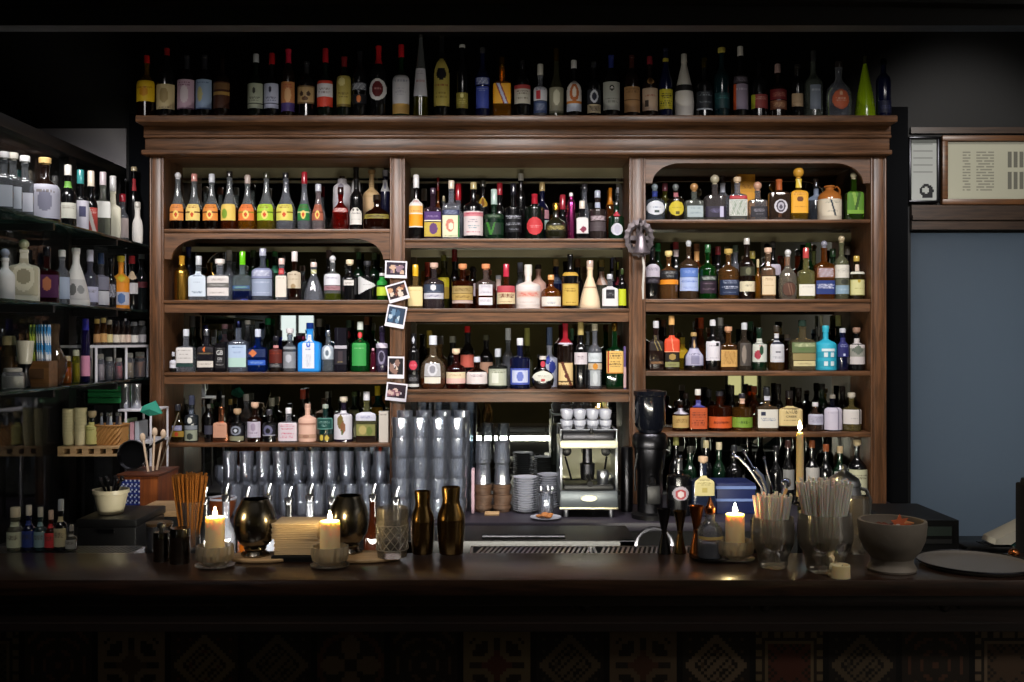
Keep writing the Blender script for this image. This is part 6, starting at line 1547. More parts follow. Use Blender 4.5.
# copper knob thing by the end
kx, kd = wx(1014, 3.03), 3.03
kn = thing('copper_bell', 'little copper service bell at the door end of the bar', 'bell', (kx, kd, Z0))
MB().lathe([(0, .016), (.004, .017), (.012, .014), (.018, .006)], 18).build('dome', M_COPPER, kn); MB().lathe([(.018, .003), (.024, .003), (.025, .001)], 10).build('plunger', M_STEEL, kn)
# ---- till end: stand with dark boxes
ss = thing('side_stand', 'black service stand behind the door end of the bar', 'stand', (wx(940, 3.6), 3.6, 0))
MB().box((-.42, -.1, 0), (.42, .22, .98)).build('cabinet_body', M_BLACKM, ss); MB().box((-.43, -.11, .98), (.43, .23, 1.0)).build('top', M_BLACK, ss)
px0, px1 = wx(878, 3.62), wx(949, 3.62)
cm = thing('receipt_printer', 'black slant topped receipt printer behind the stone bowl', 'printer', ((px0+px1)/2, 3.62, 1.0006))
w2 = (px1-px0)/2; zt1 = wz(520, 3.55)-1.0; zt2 = wz(504, 3.75)-1.0
b = MB(); b.v = [(-w2,-.08,0),(w2,-.08,0),(w2,-.08,zt1),(-w2,-.08,zt1),(-w2,.14,0),(w2-.05,.14,0),(w2-.06,.14,zt2),(-w2,.14,zt2)]
for f in ((0,1,2,3),(1,5,6,2),(5,4,7,6),(4,0,3,7),(3,2,6,7),(4,5,1,0)): b.quad(f)
b.build('casing', M_BLACK, cm, smooth=0)
MB().box((.0, -.083, zt1-.055), (w2*.8, -.079, zt1-.022)).build('display', simple('dull_green_display', '2c3430', .3), cm)
MB().box((-w2*.8, -.084, .03), (w2*.8, -.0795, .045)).build('paper_slot', M_BLACKM, cm)
lo = thing('card_terminal', 'low black card terminal under the folded white card', 'terminal', (wx(985, 3.6), 3.6, 1.0006))
MB().box((wx(960,3.6)-wx(985,3.6), -.06, 0), (wx(1016,3.6)-wx(985,3.6), .06, wz(543.5, 3.6)-1.0), bev=.006).build('casing', M_BLACK, lo)
b = MB(); hz = wz(543.5, 3.6)-1.0
for r_ in range(3):
    for c_ in range(4): b.box((-.02+c_*.02, -.04+r_*.025, hz), (-.006+c_*.02, -.024+r_*.025, hz+.003))
b.build('keypad', simple('grey_keys', '2c2e32', .5), lo)
fc = thing('folded_card', 'folded white menu card leaning against the black post', 'card', (wx(1010, 3.58), 3.58, wz(543.5, 3.6)+.004))
pts = [(wx(988, 3.58)-wx(1010, 3.58), .006), (wx(990, 3.58)-wx(1010, 3.58), .024), (.075, .095), (.075, .076), (-.02, .006)]
MB().prism(pts, -.05, .05).build('card_sheet', simple('cream_card', 'c9c4b6', .6), fc, smooth=0)
MB().prism([(-.012, .0), (.06, .0), (.06, .066), (.05, .06)], -.045, .045).build('teal_insert', simple('teal_card', '0c3a3a', .5), fc, smooth=0)
bp = thing('black_post', 'black fluted post at the door end of the bar', 'post', (wx(1030, 3.3), 3.3, 0))
MB().box((-.035, -.03, 0), (.05, .03, wz(483, 3.3)), bev=.006).build('shaft', M_BLACKM, bp); MB().lathe([(wz(483, 3.3), .022), (wz(478, 3.3), .018)], 12, o=(-.01, 0, 0)).build('cap', M_BLACK, bp)

# ------------------------------------------------------------------ bell on the post
x, z = sx(638.5), wz(238, 4.97)
bl = thing('ship_bell', 'old grey metal bell with scalloped wheel plaque and white pull rope', 'bell', (x, 4.985, z))
n_ = 16; pts = []
for k in range(n_*6):
    a = 2*PI*k/(n_*6); r = 1 - .10*abs(math.sin(a*n_/2))**.7
    pts.append((.078*r*math.cos(a), .100*r*math.sin(a)))
b = MB(); N = len(pts)
b.v = [(q_[0], -.014, q_[1]) for q_ in pts] + [(q_[0]*.74, -.020, q_[1]*.74) for q_ in pts] + [(q_[0]*.60, -.012, q_[1]*.60) for q_ in pts] + [(q_[0], .004, q_[1]) for q_ in pts] + [(q_[0]*.60, .004, q_[1]*.60) for q_ in pts]
for i in range(N):
    k = (i+1) % N
    b.quad((i, k, N+k, N+i)); b.quad((N+i, N+k, 2*N+k, 2*N+i)); b.quad((3*N+i, 3*N+k, 4*N+k, 4*N+i)); b.quad((i, 3*N+i, 3*N+k, k)); b.quad((2*N+i, 2*N+k, 4*N+k, 4*N+i))
b.box((-.014, -.014, -.058), (.014, .003, .066)); b.box((-.052, -.013, -.010), (.052, .002, .012))
M_OLD = simple('weathered_grey_metal', '5c5558', .5, .6, bump=.4, bscale=60)
b.build('wheel_plaque', M_OLD, bl, smooth=30)
b = MB().box((-.009, -.10, .052), (.009, -.015, .064)); b.tube([(0, -.02, .064), (0, -.07, .085), (0, -.095, .066), (0, -.09, .02)], .006, 8); b.build('bracket', M_OLD, bl)
MB().lathe([(-.085, .043), (-.081, .045), (-.070, .037), (-.045, .028), (-.01, .023), (.005, .019), (.014, .010), (.02, .004)], 26, o=(0, -.085, 0)).build('bell_cup', simple('grey_bell_metal', '7a7278', .4, .75, bump=.2, bscale=50), bl)
b = MB().sphere((.006, -.085, -.092), .010, 12, 8); b.tube([(.006, -.085, -.03), (.006, -.085, -.09)], .003, 6); b.build('clapper', M_OLD, bl)
MB().tube([(.008, -.085, -.10), (.014, -.088, -.15), (.012, -.085, -.20), (.009, -.085, -.25), (.010, -.085, -.308)], [.005, .0065, .006, .0065, .0045], 10).build('pull_rope', simple('white_rope', 'b9b4ae', .9, bump=.6, bscale=200), bl)

# ------------------------------------------------------------------ snapshots on the post
PH = [(396, 269.5, 22, 17, 2, 'topmost white framed snapshot of a pale party crowd', '2a2030', ('d0c8d0', '8a7080', 'c8a890')),
      (397.5, 292, 21, 18, -16, 'tilted snapshot of a reddish group, second from the top', '2a1c22', ('c89a78', '7a4a3a', 'd8c8b8')),
      (396, 316.5, 19.5, 22, 10, 'upright bluish snapshot in the middle of the post', '2a3c54', ('6a8aa8', 'b8c8d8', '3a5a7a')),
      (396, 367.5, 16.5, 22, 1, 'upright snapshot of dark figures, first of the lower pair', '141018', ('d0b8a8', '8a6a60', 'c8c0c8')),
      (396.5, 392, 21, 18, 6, 'lowest snapshot, of two pale faces on violet', '261626', ('d8b8b0', '8a5a6a', 'd0c8d0'))]
for k, (px, py, w_, h_, rot, lb_, bg, cs_) in enumerate(PH):
    d = 4.984; X, Z = wx(px, d), wz(py, d); W2, H2 = w_/2*d/F, h_/2*d/F
    t = thing('snapshot', lb_ + ' on the wooden post', 'photograph', (X, d, Z), 0); t.rotation_euler = (0, math.radians(rot), 0)
    MB().box((-W2, -.0015, -H2), (W2, .0, H2)).build('white_border', simple('photo_border_%d' % k, 'd8d4de', .4), t, smooth=0)
    random.seed(40+k)
    iw, ih = W2*.86, H2*.74; oz = H2*.10; b = MB(); N = 14
    blobs = [(random.uniform(-.8, .8), random.uniform(-.7, .5), random.uniform(.14, .34), random.choice(cs_)) for _ in range(9)]
    for i in range(N):
        for j in range(N):
            u = -1+2*(i+.5)/N; v = -1+2*(j+.5)/N; c = bg
            for (bu, bv, br_, bc_) in blobs:
                if (u-bu)**2 + ((v-bv)*.7)**2 < br_**2: c = bc_
            q_ = len(b.v); x0, x1 = iw*(-1+2*i/N), iw*(-1+2*(i+1)/N); z0, z1 = oz+ih*(-1+2*j/N), oz+ih*(-1+2*(j+1)/N)
            b.v += [(x0, -.002, z0), (x1, -.002, z0), (x1, -.002, z1), (x0, -.002, z1)]; b.quad((q_, q_+1, q_+2, q_+3), c)
    b.build('picture', M_PRINT, t, smooth=0, fix=False)

# ------------------------------------------------------------------ framed sheets over the frosted door
def sheet(x0, x1, y0, y1, frame, label, kind):
    d = DB-.02; X0, X1, ZA, ZB_ = wx(x0, d), wx(x1, d), wz(y1, d), wz(y0, d)
    t = thing('framed_notice' if kind else 'framed_list', label, 'framed sheet', ((X0+X1)/2, d, ZA)); w2 = (X1-X0)/2; H = ZB_-ZA; f = .03 if kind == 0 else .012
    b = MB(); b.box((-w2, -.02, 0), (w2, .015, f), bev=.003); b.box((-w2, -.02, H-f), (w2, .015, H), bev=.003); b.box((-w2, -.02, f), (-w2+f, .015, H-f), bev=.003); b.box((w2-f, -.02, f), (w2, .015, H-f), bev=.003)
    b.build('frame', frame, t)
    iw = w2-f; NX, NY = (56, 40) if kind == 0 else (20, 44); b = MB(); H2 = H-2*f
    for i in range(NX):
        for j in range(NY):
            u = (i+.5)/NX; v = (j+.5)/NY; c = 'b9b8a4' if kind == 0 else 'b4b8b4'
            if kind == 0:
                if v > .955 and u < .98: c = '8f8e80'
                elif .15 < u < .42 and .12 < v < .84 and (j % 2 == 0) and not .22 < u < .26: c = '8d8c7e' if (i*5+j*3) % 7 else 'b9b8a4'
                elif .55 < u < .72 and (.55 < v < .82 or .18 < v < .48) and i % 3: c = '6f6e64'
                elif .77 < u < .97 and (.55 < v < .82 or .18 < v < .48) and i % 3: c = '6f6e64'
                elif .46 < u < .47: c = 'a3a290'
            else:
                if v > .93: c = '5c605c'
                elif .1 < u < .85 and j % 5 == 0 and v > .45: c = '8e928e'
                elif ((u-.62)/.26)**2 + ((v-.16)/.11)**2 < 1 and ((u-.58)/.12)**2 + ((v-.17)/.05)**2 > 1: c = '14161a'
                elif .45 < u < .85 and .05 < v < .09: c = '14161a'
            q_ = len(b.v); x0_, x1_ = -iw+2*iw*i/NX, -iw+2*iw*(i+1)/NX; z0, z1 = f+H2*j/NY, f+H2*(j+1)/NY
            b.v += [(x0_, -.004, z0), (x1_, -.004, z0), (x1_, -.004, z1), (x0_, -.004, z1)]; b.quad((q_, q_+1, q_+2, q_+3), c)
    b.build('printed_sheet', M_PRINT, t, smooth=0, fix=False)
M_FR = wood('brown_frame_wood', '4a2f1a', '6a4424', (1, 10, 10))
sheet(941, 1062, 136, 205, M_FR, 'wide printed drinks list in a brown wooden frame above the frosted door', 0)
sheet(908, 938.5, 137, 203, M_DSTEEL, 'narrow notice with black emblem in thin metal frame beside the list', 1)
# ------------------------------------------------------------------ mirrored side cabinet
XF, XB = -1.84, -2.07                      # shelf fronts, mirrored back
dc_ = thing('side_cabinet', 'glass backed side cabinet with glass shelves full of bottles and bar tools', 'display cabinet', (0, 0, 0))
Y0, Y1 = 3.23, 5.22
ZTC = 2.60
MB().box((XB-.012, Y0, .8), (XB, Y1, ZTC)).build('glass_panel', thin_glass('smoky_glass_panel', 'e6eaec', .05, '8a8c8e', .03), dc_)
MB().box((XB-.05, Y0, 0), (XB-.012, Y1, .8)).build('back_board', M_BLACKM, dc_)
MB().box((XB-.05, Y0, ZTC), (XB+.05, Y1, ZTC+.055), bev=.004).build('top_rail', M_BLACK, dc_)
MB().box((XB, 4.60, .8), (XB+.022, 4.68, ZTC)).build('upright', M_BLACK, dc_)
MB().box((XB, 5.16, .8), (XB+.04, Y1, ZTC)).build('end_upright', M_BLACK, dc_)
M_SHG = thin_glass('green_edged_glass', '9fb8ae', .30, '3a5650', .04)
GZ = {}
for key, z in (('G1', 2.235), ('G2', 1.905), ('G3', 1.565)):
    MB().box((XB+.001, Y0, z-.012), (XF, 5.15, z), bev=.002).build('glass_shelf', M_SHG, dc_); GZ[key] = z
    for y in (4.0, 4.64, 5.1): MB().box((XB+.001, y-.008, z-.04), (XF+.0, y+.008, z-.0125)).build('shelf_bracket', M_BLACK, dc_)
MB().box((XB+.001, 3.3, 0), (-1.42, 4.48, .90)).build('base_cupboard', M_BLACKM, dc_)
MB().box((XB+.001, 3.28, .90), (-1.40, 4.495, .9294), bev=.003).build('worktop', M_BLACK, dc_)

def gshelf(key, entries, where, X=-1.93):
    """entries: photo column, width in pixels, top row in pixels"""
    used = []
    for (px, pw, ytop, shape, glass, cap, labels, look, *rest) in entries:
        Xq = rest[0] if rest else X
        d = Xq*F/(px-CX); zb = GZ[key]+.0008
        R = pw*1.15/2*d/F; H = wz(ytop, d)-zb
        ls = [(H*a, H*b_, base, ops, opt) for (a, b_, base, ops, opt) in labels]
        o = bottle(Xq, d, zb, H, R, shape, glass, cap, ls, look + ', ' + where, 'bottles on the ' + where)
        o.rotation_euler = (0, 0, math.atan2(-Xq, d)*.8*-1 + 0)
        o.rotation_euler = (0, 0, math.radians(24))
def gl(a, b_, base, *ops, **o): return (a, b_, base, ops, o)
GW = 'upper glass shelf of side cabinet'
gshelf('G1', [
 (4, 15, 152, 'sq', 't:a8aeb4', 'a8a8a8,k', [gl(.1,.45,'8a9098')], 'grey clear square bottle by the frame edge'),
 (13, 15, 153, 'sq', 't:b0b4b8', 'b0aca0,k', [gl(.1,.45,'9aa0a8')], 'grey clear square bottle with stone coloured stopper'),
 (25, 14, 156, 'sq', 't:b0b4ba', 'c0c0c0,k', [gl(.1,.4,'a8aab4')], 'grey clear square bottle with silver stopper'),
 (45, 26, 158, 'squat', 'kb', 'c8a86a,k', [gl(.06,.58,'9a9aa6',O(0,.5,.5,.3,'6a6a7a'),T(.75,.85))], 'big black squat bottle with grey label and cork'),
 (68, 14, 165, 'wine', 'k', 'd8d4cc,c,.16', [gl(.16,.4,'c9c8bc',T(.6,.8)), gl(.64,.74,'6aa048',n='neck_band',w=1)], 'dark bottle with pale label and green neck band'),
 (80.5, 14, 170, 'flatsh', 'k', '3a8a8a,c,.22', [gl(.05,.5,'cfccd8',Q(.2,.6,.4,.2,'4a4a6a'))], 'black bottle with large white label and teal cap'),
 (91, 11, 171, 'wine', 'k', 'e0d4c0,c,.24', [gl(.05,.42,'b84a44',SL(1,0,.3,'e0d8d0'),T(.7,.9,'e8e0d8'))], 'black bottle with red and white label and ivory cap'),
 (103, 13, 172, 'sq', 't:c8ccc0', 'c8bcc0,c,.2', [gl(.3,.55,'d8d8d4')], 'clear bottle with white label and lilac grey cap'),
 (113, 13, 176, 'sq', 'e:d0ccb8', 'd8d8d8,c,.24', [gl(.1,.6,'dcd8c4')], 'creamy bottle with broad white cap'),
 (122.5, 10, 194, 'spirit', 'c', 'b82c3c,c,.16', [gl(.1,.5,'d0c0c0')], 'small clear bottle with cherry red cap'),
 (134, 9.5, 167, 'wine', 'k', 'd8c8a0,c,.05', [gl(.7,.85,'b03038',w=.6,n='neck_band')], 'tall dark bottle with red streak and cream cap', -1.97),
 (137.5, 9, 202, 'round', 'e:d0ccc6', 'c8c4bc,c,.12', [gl(.2,.6,'dcd8d4')], 'small white rounded bottle at the wall end', -1.885),
], GW)
GW = 'middle glass shelf of side cabinet'
gshelf('G2', [
 (5, 16, 249, 'squat', 'e:c8c6c4', '8a90a0,b', [], 'white stoneware bottle by the frame edge'),
 (24, 25, 240, 'sq', 'e:c4beac', 'a8a888,b,.16', [gl(.1,.7,'b8b098',O(0,.5,.75,.4,'d8d0b8'),O(0,.5,.5,.2,'9a927a'))], 'broad cream bottle with round medallion and ball stopper'),
 (47, 20, 247, 'sq', 't:6a2430', '1a1a20,c,.16', [gl(.1,.5,'4a1c48',O(0,.6,.4,.3,'b06a4a'))], 'plum coloured square bottle'),
 (62, 13, 250, 'spirit', 'c', 'd0d0cc,c,.12', [gl(.1,.5,'a8b4cc')], 'clear bottle with powder blue label'),
 (76, 23, 248, 'cone', 'e:d4d0cc', 'd8d8d8,c,.06', [gl(.1,.45,'c8c4c4',O(-.3,.5,.3,.3,'6a6a6a'),O(.4,.5,.3,.2,'8a8a8c'))], 'white conical bottle with grey drawing'),
 (90, 14, 250, 'spirit', 't:b0b0c8', 'c8c8dc,c,.2', [gl(.08,.35,'b8b8d4',T(.6,.8))], 'clear bottle with lavender label and cap'),
 (101, 14, 253, 'flatsh', 't:9a9ca8', '2a3a5a,c,.2', [gl(.05,.3,'c8c8d0'),gl(.32,.6,'7a7a8c')], 'grey bottle with long blue neck'),
 (111, 9, 258, 'spirit', 'k', '202024,c,.14', [gl(.2,.5,'1a1a22',T(.1,.9,'c8c8d8',.9))], 'black bottle with white scribbled lettering'),
 (121, 14, 256, 'spirit', 'e:e08a1c', 'd8c03a,k,.12', [gl(.08,.32,'c8c8d8',O(0,.5,.5,.4,'5a7ab0')),gl(.5,.66,'e8a030',D(0,.5,.6,.5,'d8c030'))], 'orange bottle with yellow stopper'),
 (132, 10, 256, 'spirit', 'k', 'd04048,c,.14', [gl(.3,.5,'d8d4d8'),gl(.56,.72,'d8c0a0',m='o')], 'slim dark bottle with scarlet cap and white label'),
 (141.5, 11, 253, 'wine', 't:5a6468', '8a9498,c,.1', [gl(.4,.5,'6a2c34')], 'slate grey bottle next to the wooden shelving'),
], GW)
# ---- white wire rack with little jars, at the wall end of the lowest glass shelf
M_WIRE = simple('white_wire', 'd6d4dc', .4)
zg = GZ['G3']
def rack(name, label, z, ztop, ya, yb_, x0=-2.04, x1=-1.86, mids=()):
    t = thing(name, label, 'rack', ((x0+x1)/2, ya, z)); w2 = (x1-x0)/2; L_ = yb_-ya; h = ztop-z
    MB().box((-w2, 0, h-.012), (w2, L_, h)).build('rack_top', M_WIRE, t)
    for k, y in enumerate((0.0,) + tuple(mids) + (L_,)):
        b = MB().tube([(w2-.006, y, 0), (w2-.006, y, h-.012)], .006, 6); b.tube([(-w2+.006, y, 0), (-w2+.006, y, h-.012)], .006, 6); b.build('leg', M_WIRE, t)
    return z+h
dpx = lambda px, X: X*F/(px-CX)
ya, yb_ = dpx(97.5, -1.86), 5.10
ztr = rack('wire_rack', 'white wire rack of small jars on the lowest glass shelf', zg+.001, wz(345, 4.75), ya, yb_, mids=((yb_-ya)*.55,))
def smalljar(px, X, z, wpx, ytop, body, lid, label, fill=None, cat='jar', name='spice_jar', lbl=None):
    d = dpx(px, X); R = wpx/2*d/F; H = wz(ytop, d)-z
    t = thing(name, label, cat, (X, d, z+.0008))
    P = [(0, R*.92), (.003, R), (H*.74, R), (H*.82, R*.72)]
    MB().lathe(P, 16, col=body if body else None).build('jar_body', M_TINT if body else M_CLEAR, t)
    MB().lathe([(H*.82, R*.8), (H*.97, R*.8), (H, R*.7)], 16, col=lid).build('lid', M_PAINT, t)
    if fill: MB().lathe([(.003, R*.9), (H*.6, R*.9), (H*.61, R*.5)], 14, col=fill).build('contents', M_MATTE, t)
    if lbl:
        o = label_patch([(0, R), (H, R)], 2, 1, H*.1, H*.42, lambda u, v, i, j: lbl, .95).build('front_label', M_PRINT, t, fix=False); o.rotation_euler = (0, 0, math.radians(22))
    return t
for px, w_, yt, body, lid, lb_, look in ((97, 6.5, 319, '8a5a2c', 'c8a860', 'b88a5a', 'amber bitters bottle with brass lid'), (103.5, 6.5, 318, '8a5a2c', 'c8b070', 'c89a60', 'amber bitters bottle with tan label'), (109.5, 6, 320, '7a5a34', 'b8b0a0', 'd8c890', 'amber bitters bottle with straw coloured label'),
    (116, 7.5, 321, '5a4034', '22222a', 'e0d4c4', 'brown dasher bottle with cream label'), (122, 6.5, 321, '4a3a34', '22222a', 'dccab8', 'brown dasher bottle with oatmeal label'), (127.5, 6.5, 321, '4a3a3a', '2a2a34', 'd8c0b0', 'brown dasher bottle with rosy label'), (134, 8, 322, '6a6a70', '8a8a94', 'd8d4d0', 'grey dasher bottle with white label'), (142, 8, 321, 'b8b8bc', 'a8a8b0', 'b0acb0', 'clear dasher bottle by the shelving')):
    smalljar(px, -1.90, ztr, w_, yt, body, lid, look + ', on the white wire rack', None, 'bottle', 'bitters_bottle', lb_)
o = smalljar(85.5, -1.90, zg, 8.5, 319, '3a2a8a', '2a2a90', 'blue capped bottle with pink label just before the wire rack', None, 'bottle', 'bitters_bottle', 'd890b0')
for px, w_, yt, fill, look in ((100, 9, 354, 'b8a8b0', 'jar of greyish pink salt'), (109, 8, 357, '4a3424', 'jar of dark spice'), (118.5, 8, 358, 'b02c34', 'jar of red powder'), (129, 10, 353, 'a8906a', 'jar of nuts'), (140, 11, 352, 'c08a60', 'jar of orange spice')):
    d = dpx(px, -1.905); smalljar(px, -1.905, zg, w_, yt, None, 'a8a8a4', look + ' inside the wire rack', fill)
# nearer things on the lowest glass shelf
smalljar(66.5, -1.92, zg, 10.5, 356, 'd0901c', 'b8a888', 'bottle of golden yellow syrup beside the carafe', 'd89a1c', 'bottle', 'syrup_bottle')
smalljar(76, -1.92, zg, 8, 350, 'c8c850', 'b8b8a0', 'slim bottle of greenish yellow syrup next to the golden one', 'c8b848', 'bottle', 'syrup_bottle')
smalljar(86.5, -1.92, zg, 9.5, 351, None, 'b8a878', 'jar of pale sugar between syrup and wire rack', 'b8a070')
# wooden box with striped straws
d = dpx(41, -1.92)
wbx = thing('wooden_box', 'small wooden box on the lowest glass shelf holding striped straws', 'box', (-1.92, d, zg+.0008))
zt = wz(361, d)-zg; b = MB()
for lo, hi in (((-.05, -.038, 0), (.05, .038, .008)), ((-.05, -.038, .008), (.05, -.031, zt)), ((-.05, .031, .008), (.05, .038, zt)), ((-.05, -.031, .008), (-.043, .031, zt)), ((.043, -.031, .008), (.05, .031, zt))): b.box(lo, hi)
b.build('box_body', wood('box_oak', '5a3c1e', '7a5430', (1, 10, 10)), wbx)
MB().box((-.03, -.0395, zt*.3), (.03, -.0375, zt*.7)).build('label_plate', simple('box_label', '4a3018', .6), wbx)
def stripe_straw(c1, c2, L, r=.0045):
    b = MB(); n_ = 26; seg = 8; bb = 0
    for j in range(n_+1):
        for i in range(seg): a = 2*PI*i/seg; b.v.append((r*math.cos(a), r*math.sin(a), L*j/n_))
    for j in range(n_):
        for i in range(seg): b.quad((j*seg+i, j*seg+(i+1) % seg, (j+1)*seg+(i+1) % seg, (j+1)*seg+i), c1 if ((i + j) % 8) < 4 else c2)
    return b
Ls = wz(324, d)-zg-.012
sA = stripe_straw('e0e4ec', '3a8ac8', Ls).build('striped_straw', M_MATTE); sB = stripe_straw('b8c848', '3a5a2a', Ls).build('striped_straw', M_MATTE)
for k in range(26):
    src = sA if k < 18 else sB
    o = src if k in (0, 18) else src.copy()
    if k not in (0, 18): COL.objects.link(o)
    kk = k if k < 18 else k-18; cols_ = 6 if k < 18 else 3
    o.location = (-1.92 + (.0 if k < 18 else -.038) + (kk % cols_)*.0072*(1 if k < 18 else 1), d - .02 + (kk//cols_)*.012, zg+.0095)
    o.rotation_euler = (.02*((k % 3)-1), .02*((k % 5)-2), 0)
    tag(o, ('blue and white' if k < 18 else 'green and yellow') + ' striped straw in the small wooden box', 'straw', ('blue' if k < 18 else 'green') + ' striped straws')
# crystal carafe
d = dpx(55, -1.92)
cf = thing('crystal_carafe', 'tall crystal carafe with amber glints on lowest glass shelf', 'carafe', (-1.92, d, zg+.0008))
q = wz(324, d)-zg; R = 11*d/F
b = MB(); seg = 24; pr_ = [(0, .5), (.02, .62), (.25, 1.0), (.42, .95), (.55, .6), (.68, .34), (.85, .32), (.93, .46), (1, .4)]
for j in range(25):
    t_ = j/24; r = R*interp(pr_, t_)
    for i in range(seg): a = 2*PI*i/seg; k_ = 1 + (.07 if (i+j) % 4 == 0 or (i-j) % 4 == 0 else 0)*(t_ < .6); b.v.append((r*k_*math.cos(a), r*k_*math.sin(a), q*t_))
for j in range(24):
    for i in range(seg): b.quad((j*seg+i, j*seg+(i+1) % seg, (j+1)*seg+(i+1) % seg, (j+1)*seg+i))
b.quad(list(range(seg))[::-1]); b.quad([24*seg+i for i in range(seg)])
b.build('carafe_body', thin_glass('carafe_glass', 'd8c8b0', .14, 'c8a888'), cf, smooth=12)
MB().lathe([(.004, R*.5), (q*.2, R*.8), (q*.4, R*.86), (q*.41, R*.4)], 20).build('amber_spirit', thin_glass('amber_spirit', 'c8925a', .25, 'b0703a'), cf)
# cup, jars near the frame edge
d = dpx(25, -1.93); t = thing('white_cup', 'small cream china cup on a stand beside the straw box', 'cup', (-1.93, d, zg+.0008))
q = wz(341, d)-zg; MB().lathe([(0, .02), (.004, .022), (q*.35, .012), (q*.45, .02), (q*.5, .026)], 20).build('stand', M_DSTEEL, t)
MB().lathe(shell([(q*.5, .022), (q*.55, .026), (q*.9, .032), (q, .034)], .003, q*.56), 22, cap1=False).build('cup_body', simple('cream_china', 'c4bfae', .3), t)
smalljar(13, -1.93, zg, 22, 368, None, 'a8a49c', 'wide jar of white sugar cubes at the frame edge', 'c8c4b4')
smalljar(9, -2.0, zg, 16, 336, 'a08a68', 'b0a07a', 'tall jar of brown cinnamon behind the sugar cubes', '8a6a44')
# ---- lower level: cups, pulled up on a wooden pallet shelf
DP = 4.46
zp = wz(446.5, DP)
pl = thing('pallet_shelf', 'short wooden pallet shelf carrying paper cup stacks', 'shelf', (0, DP, zp))
xa, xb = wx(57.5, DP), wx(124, DP)
b = MB().box((xa, 0, -.010), (xb, .20, 0)); b.box((xa, 0, -.044), (xb, .20, -.034)); b.build('board', M_PALE, pl)
for k in range(6):
    x_ = xa + (xb-xa-.028)*k/5; MB().box((x_, .002, -.034), (x_+.028, .198, -.010)).build('block', M_PALE, pl)
for x_ in (xa+.04, xb-.04):
    MB().tube([(x_, .17, -.044), (x_, .17, .9295-zp)], .008, 8).build('leg', M_BLACK, pl)
pc0 = None
for nm, px, yt in (('first', 69, 409), ('second', 80.5, 408)):
    d = DP+.05; X = wx(px, d); H = wz(yt, d)-zp; n_ = 9
    for k in range(n_):
        if pc0 is None:
            pc0 = MB().lathe(shell([(0, .022), (.002, .0225), (.054, .0275), (.0555, .029), (.058, .0285)], .0008, .003), 20, cap1=False).build('paper_cup', simple('cream_paper', 'd0c59c', .7)); o = pc0
        else: o = pc0.copy(); COL.objects.link(o)
        o.location = (X, d, zp+.0008 + k*(H-.058)/(n_-1))
        tag(o, 'cream paper cup in the %s cup stack on the pallet shelf' % nm, 'cup', 'paper cups in the %s stack' % nm)
d = DP+.05; zb = zp+.0008
bottle(wx(92, d), d, zb, wz(411, d)-zb, .0265, 'flatsh', 'kg', '8a7a5a,k', [(.006, .105, 'c8c27a', (T(.6,.8,'6a6a2c'),), {})], 'dark bottle with yellow label between paper cups and wicker basket', 'bottles beside the cups')
# wicker basket
d = DP+.10
L2 = (wx(125, d)-wx(98.5, d))/2; xm = (wx(125, d)+wx(98.5, d))/2
bs = thing('wicker_basket', 'oblong wicker basket at the end of the pallet shelf', 'basket', (xm, d, zp+.0008))
b = MB(); rows_, colsN = 7, 44
def bpt(k, j, off=0):
    t_ = 2*PI*k/colsN; c_, s_ = math.cos(t_), math.sin(t_); kk = (abs(c_)**6+abs(s_)**6)**(-1/6)
    return (L2*kk*c_*(.95+.05*j/rows_) + off*c_, .062*kk*s_*(1+.05*j/rows_) + off*s_, .088*j/rows_)
for j in range(rows_+1):
    for k in range(colsN): b.v.append(bpt(k, j, .003*(1 if (k+j) % 2 else -1)))
for j in range(rows_):
    for k in range(colsN): b.quad((j*colsN+k, j*colsN+(k+1) % colsN, (j+1)*colsN+(k+1) % colsN, (j+1)*colsN+k))
b.quad(list(range(colsN))[::-1])
b.build('woven_body', simple('wicker', 'a5763e', .7, bump=.5, bscale=150), bs, smooth=0, fix=False)
MB().tube([bpt(k, rows_) for k in range(colsN+1)], .005, 8).build('rim', simple('wicker_rim', '9a6c38', .7), bs)
for k in range(5):
    o = MB().lathe([(0, .009), (.09, .009), (.1, .006), (.125, .005)], 12, col=('8a9098', '5a5a60', 'a8b0b8', '3a3a44', '8a7a70')[k]).build('dasher_bottle', M_PAINT, loc=(xm - L2*.7 + L2*.35*k, d + .02*(k % 2)-.01, zp+.004))
    MB().lathe([(.126, .007), (.14, .006)], 10, col='c8c8c8').build('cap', M_METAL, o)
    tag(o, ('grey', 'charcoal', 'silver', 'black', 'dun')[k] + ' dasher bottle standing in the wicker basket', 'bottle', 'bottles in the basket')
# white stand with folders and jugs
DW = 4.70; zr1 = wz(409.5, DW); xa, xb = wx(124, DW), wx(151.5, DW); xm = (xa+xb)/2; w2 = (xb-xa)/2
lr = thing('white_stand', 'white metal stand holding steel jugs beside the basket', 'rack', (xm, DW, ZC))
b = MB().box((-w2-.03, 0, zr1-ZC-.010), (w2, .24, zr1-ZC), bev=.003); b.build('rack_top', M_WIRE, lr)
MB().box((-w2, 0, zp-ZC-.012), (w2, .24, zp-ZC)).build('rack_shelf', M_WIRE, lr)
for y in (.006, .234):
    for x_ in (-w2+.006, w2-.006): MB().tube([(x_, y, .001), (x_, y, zr1-ZC-.010)], .0055, 6).build('leg', M_WIRE, lr)
for k, (px, c, look) in enumerate(((129, 'a8c8a0', 'pale green folder'), (135, 'b88a94', 'dusty pink folder'), (140, '9aa0a8', 'grey folder'))):
    o = MB().box((-.009, -.06, 0), (.009, .06, (.10, .085, .09)[k])).build('card_folder', simple('folder_%d' % k, c, .7), loc=(wx(px, DW+.08), DW+.1, zp+.0008)); tag(o, look + ' upright in the white stand', 'folder')
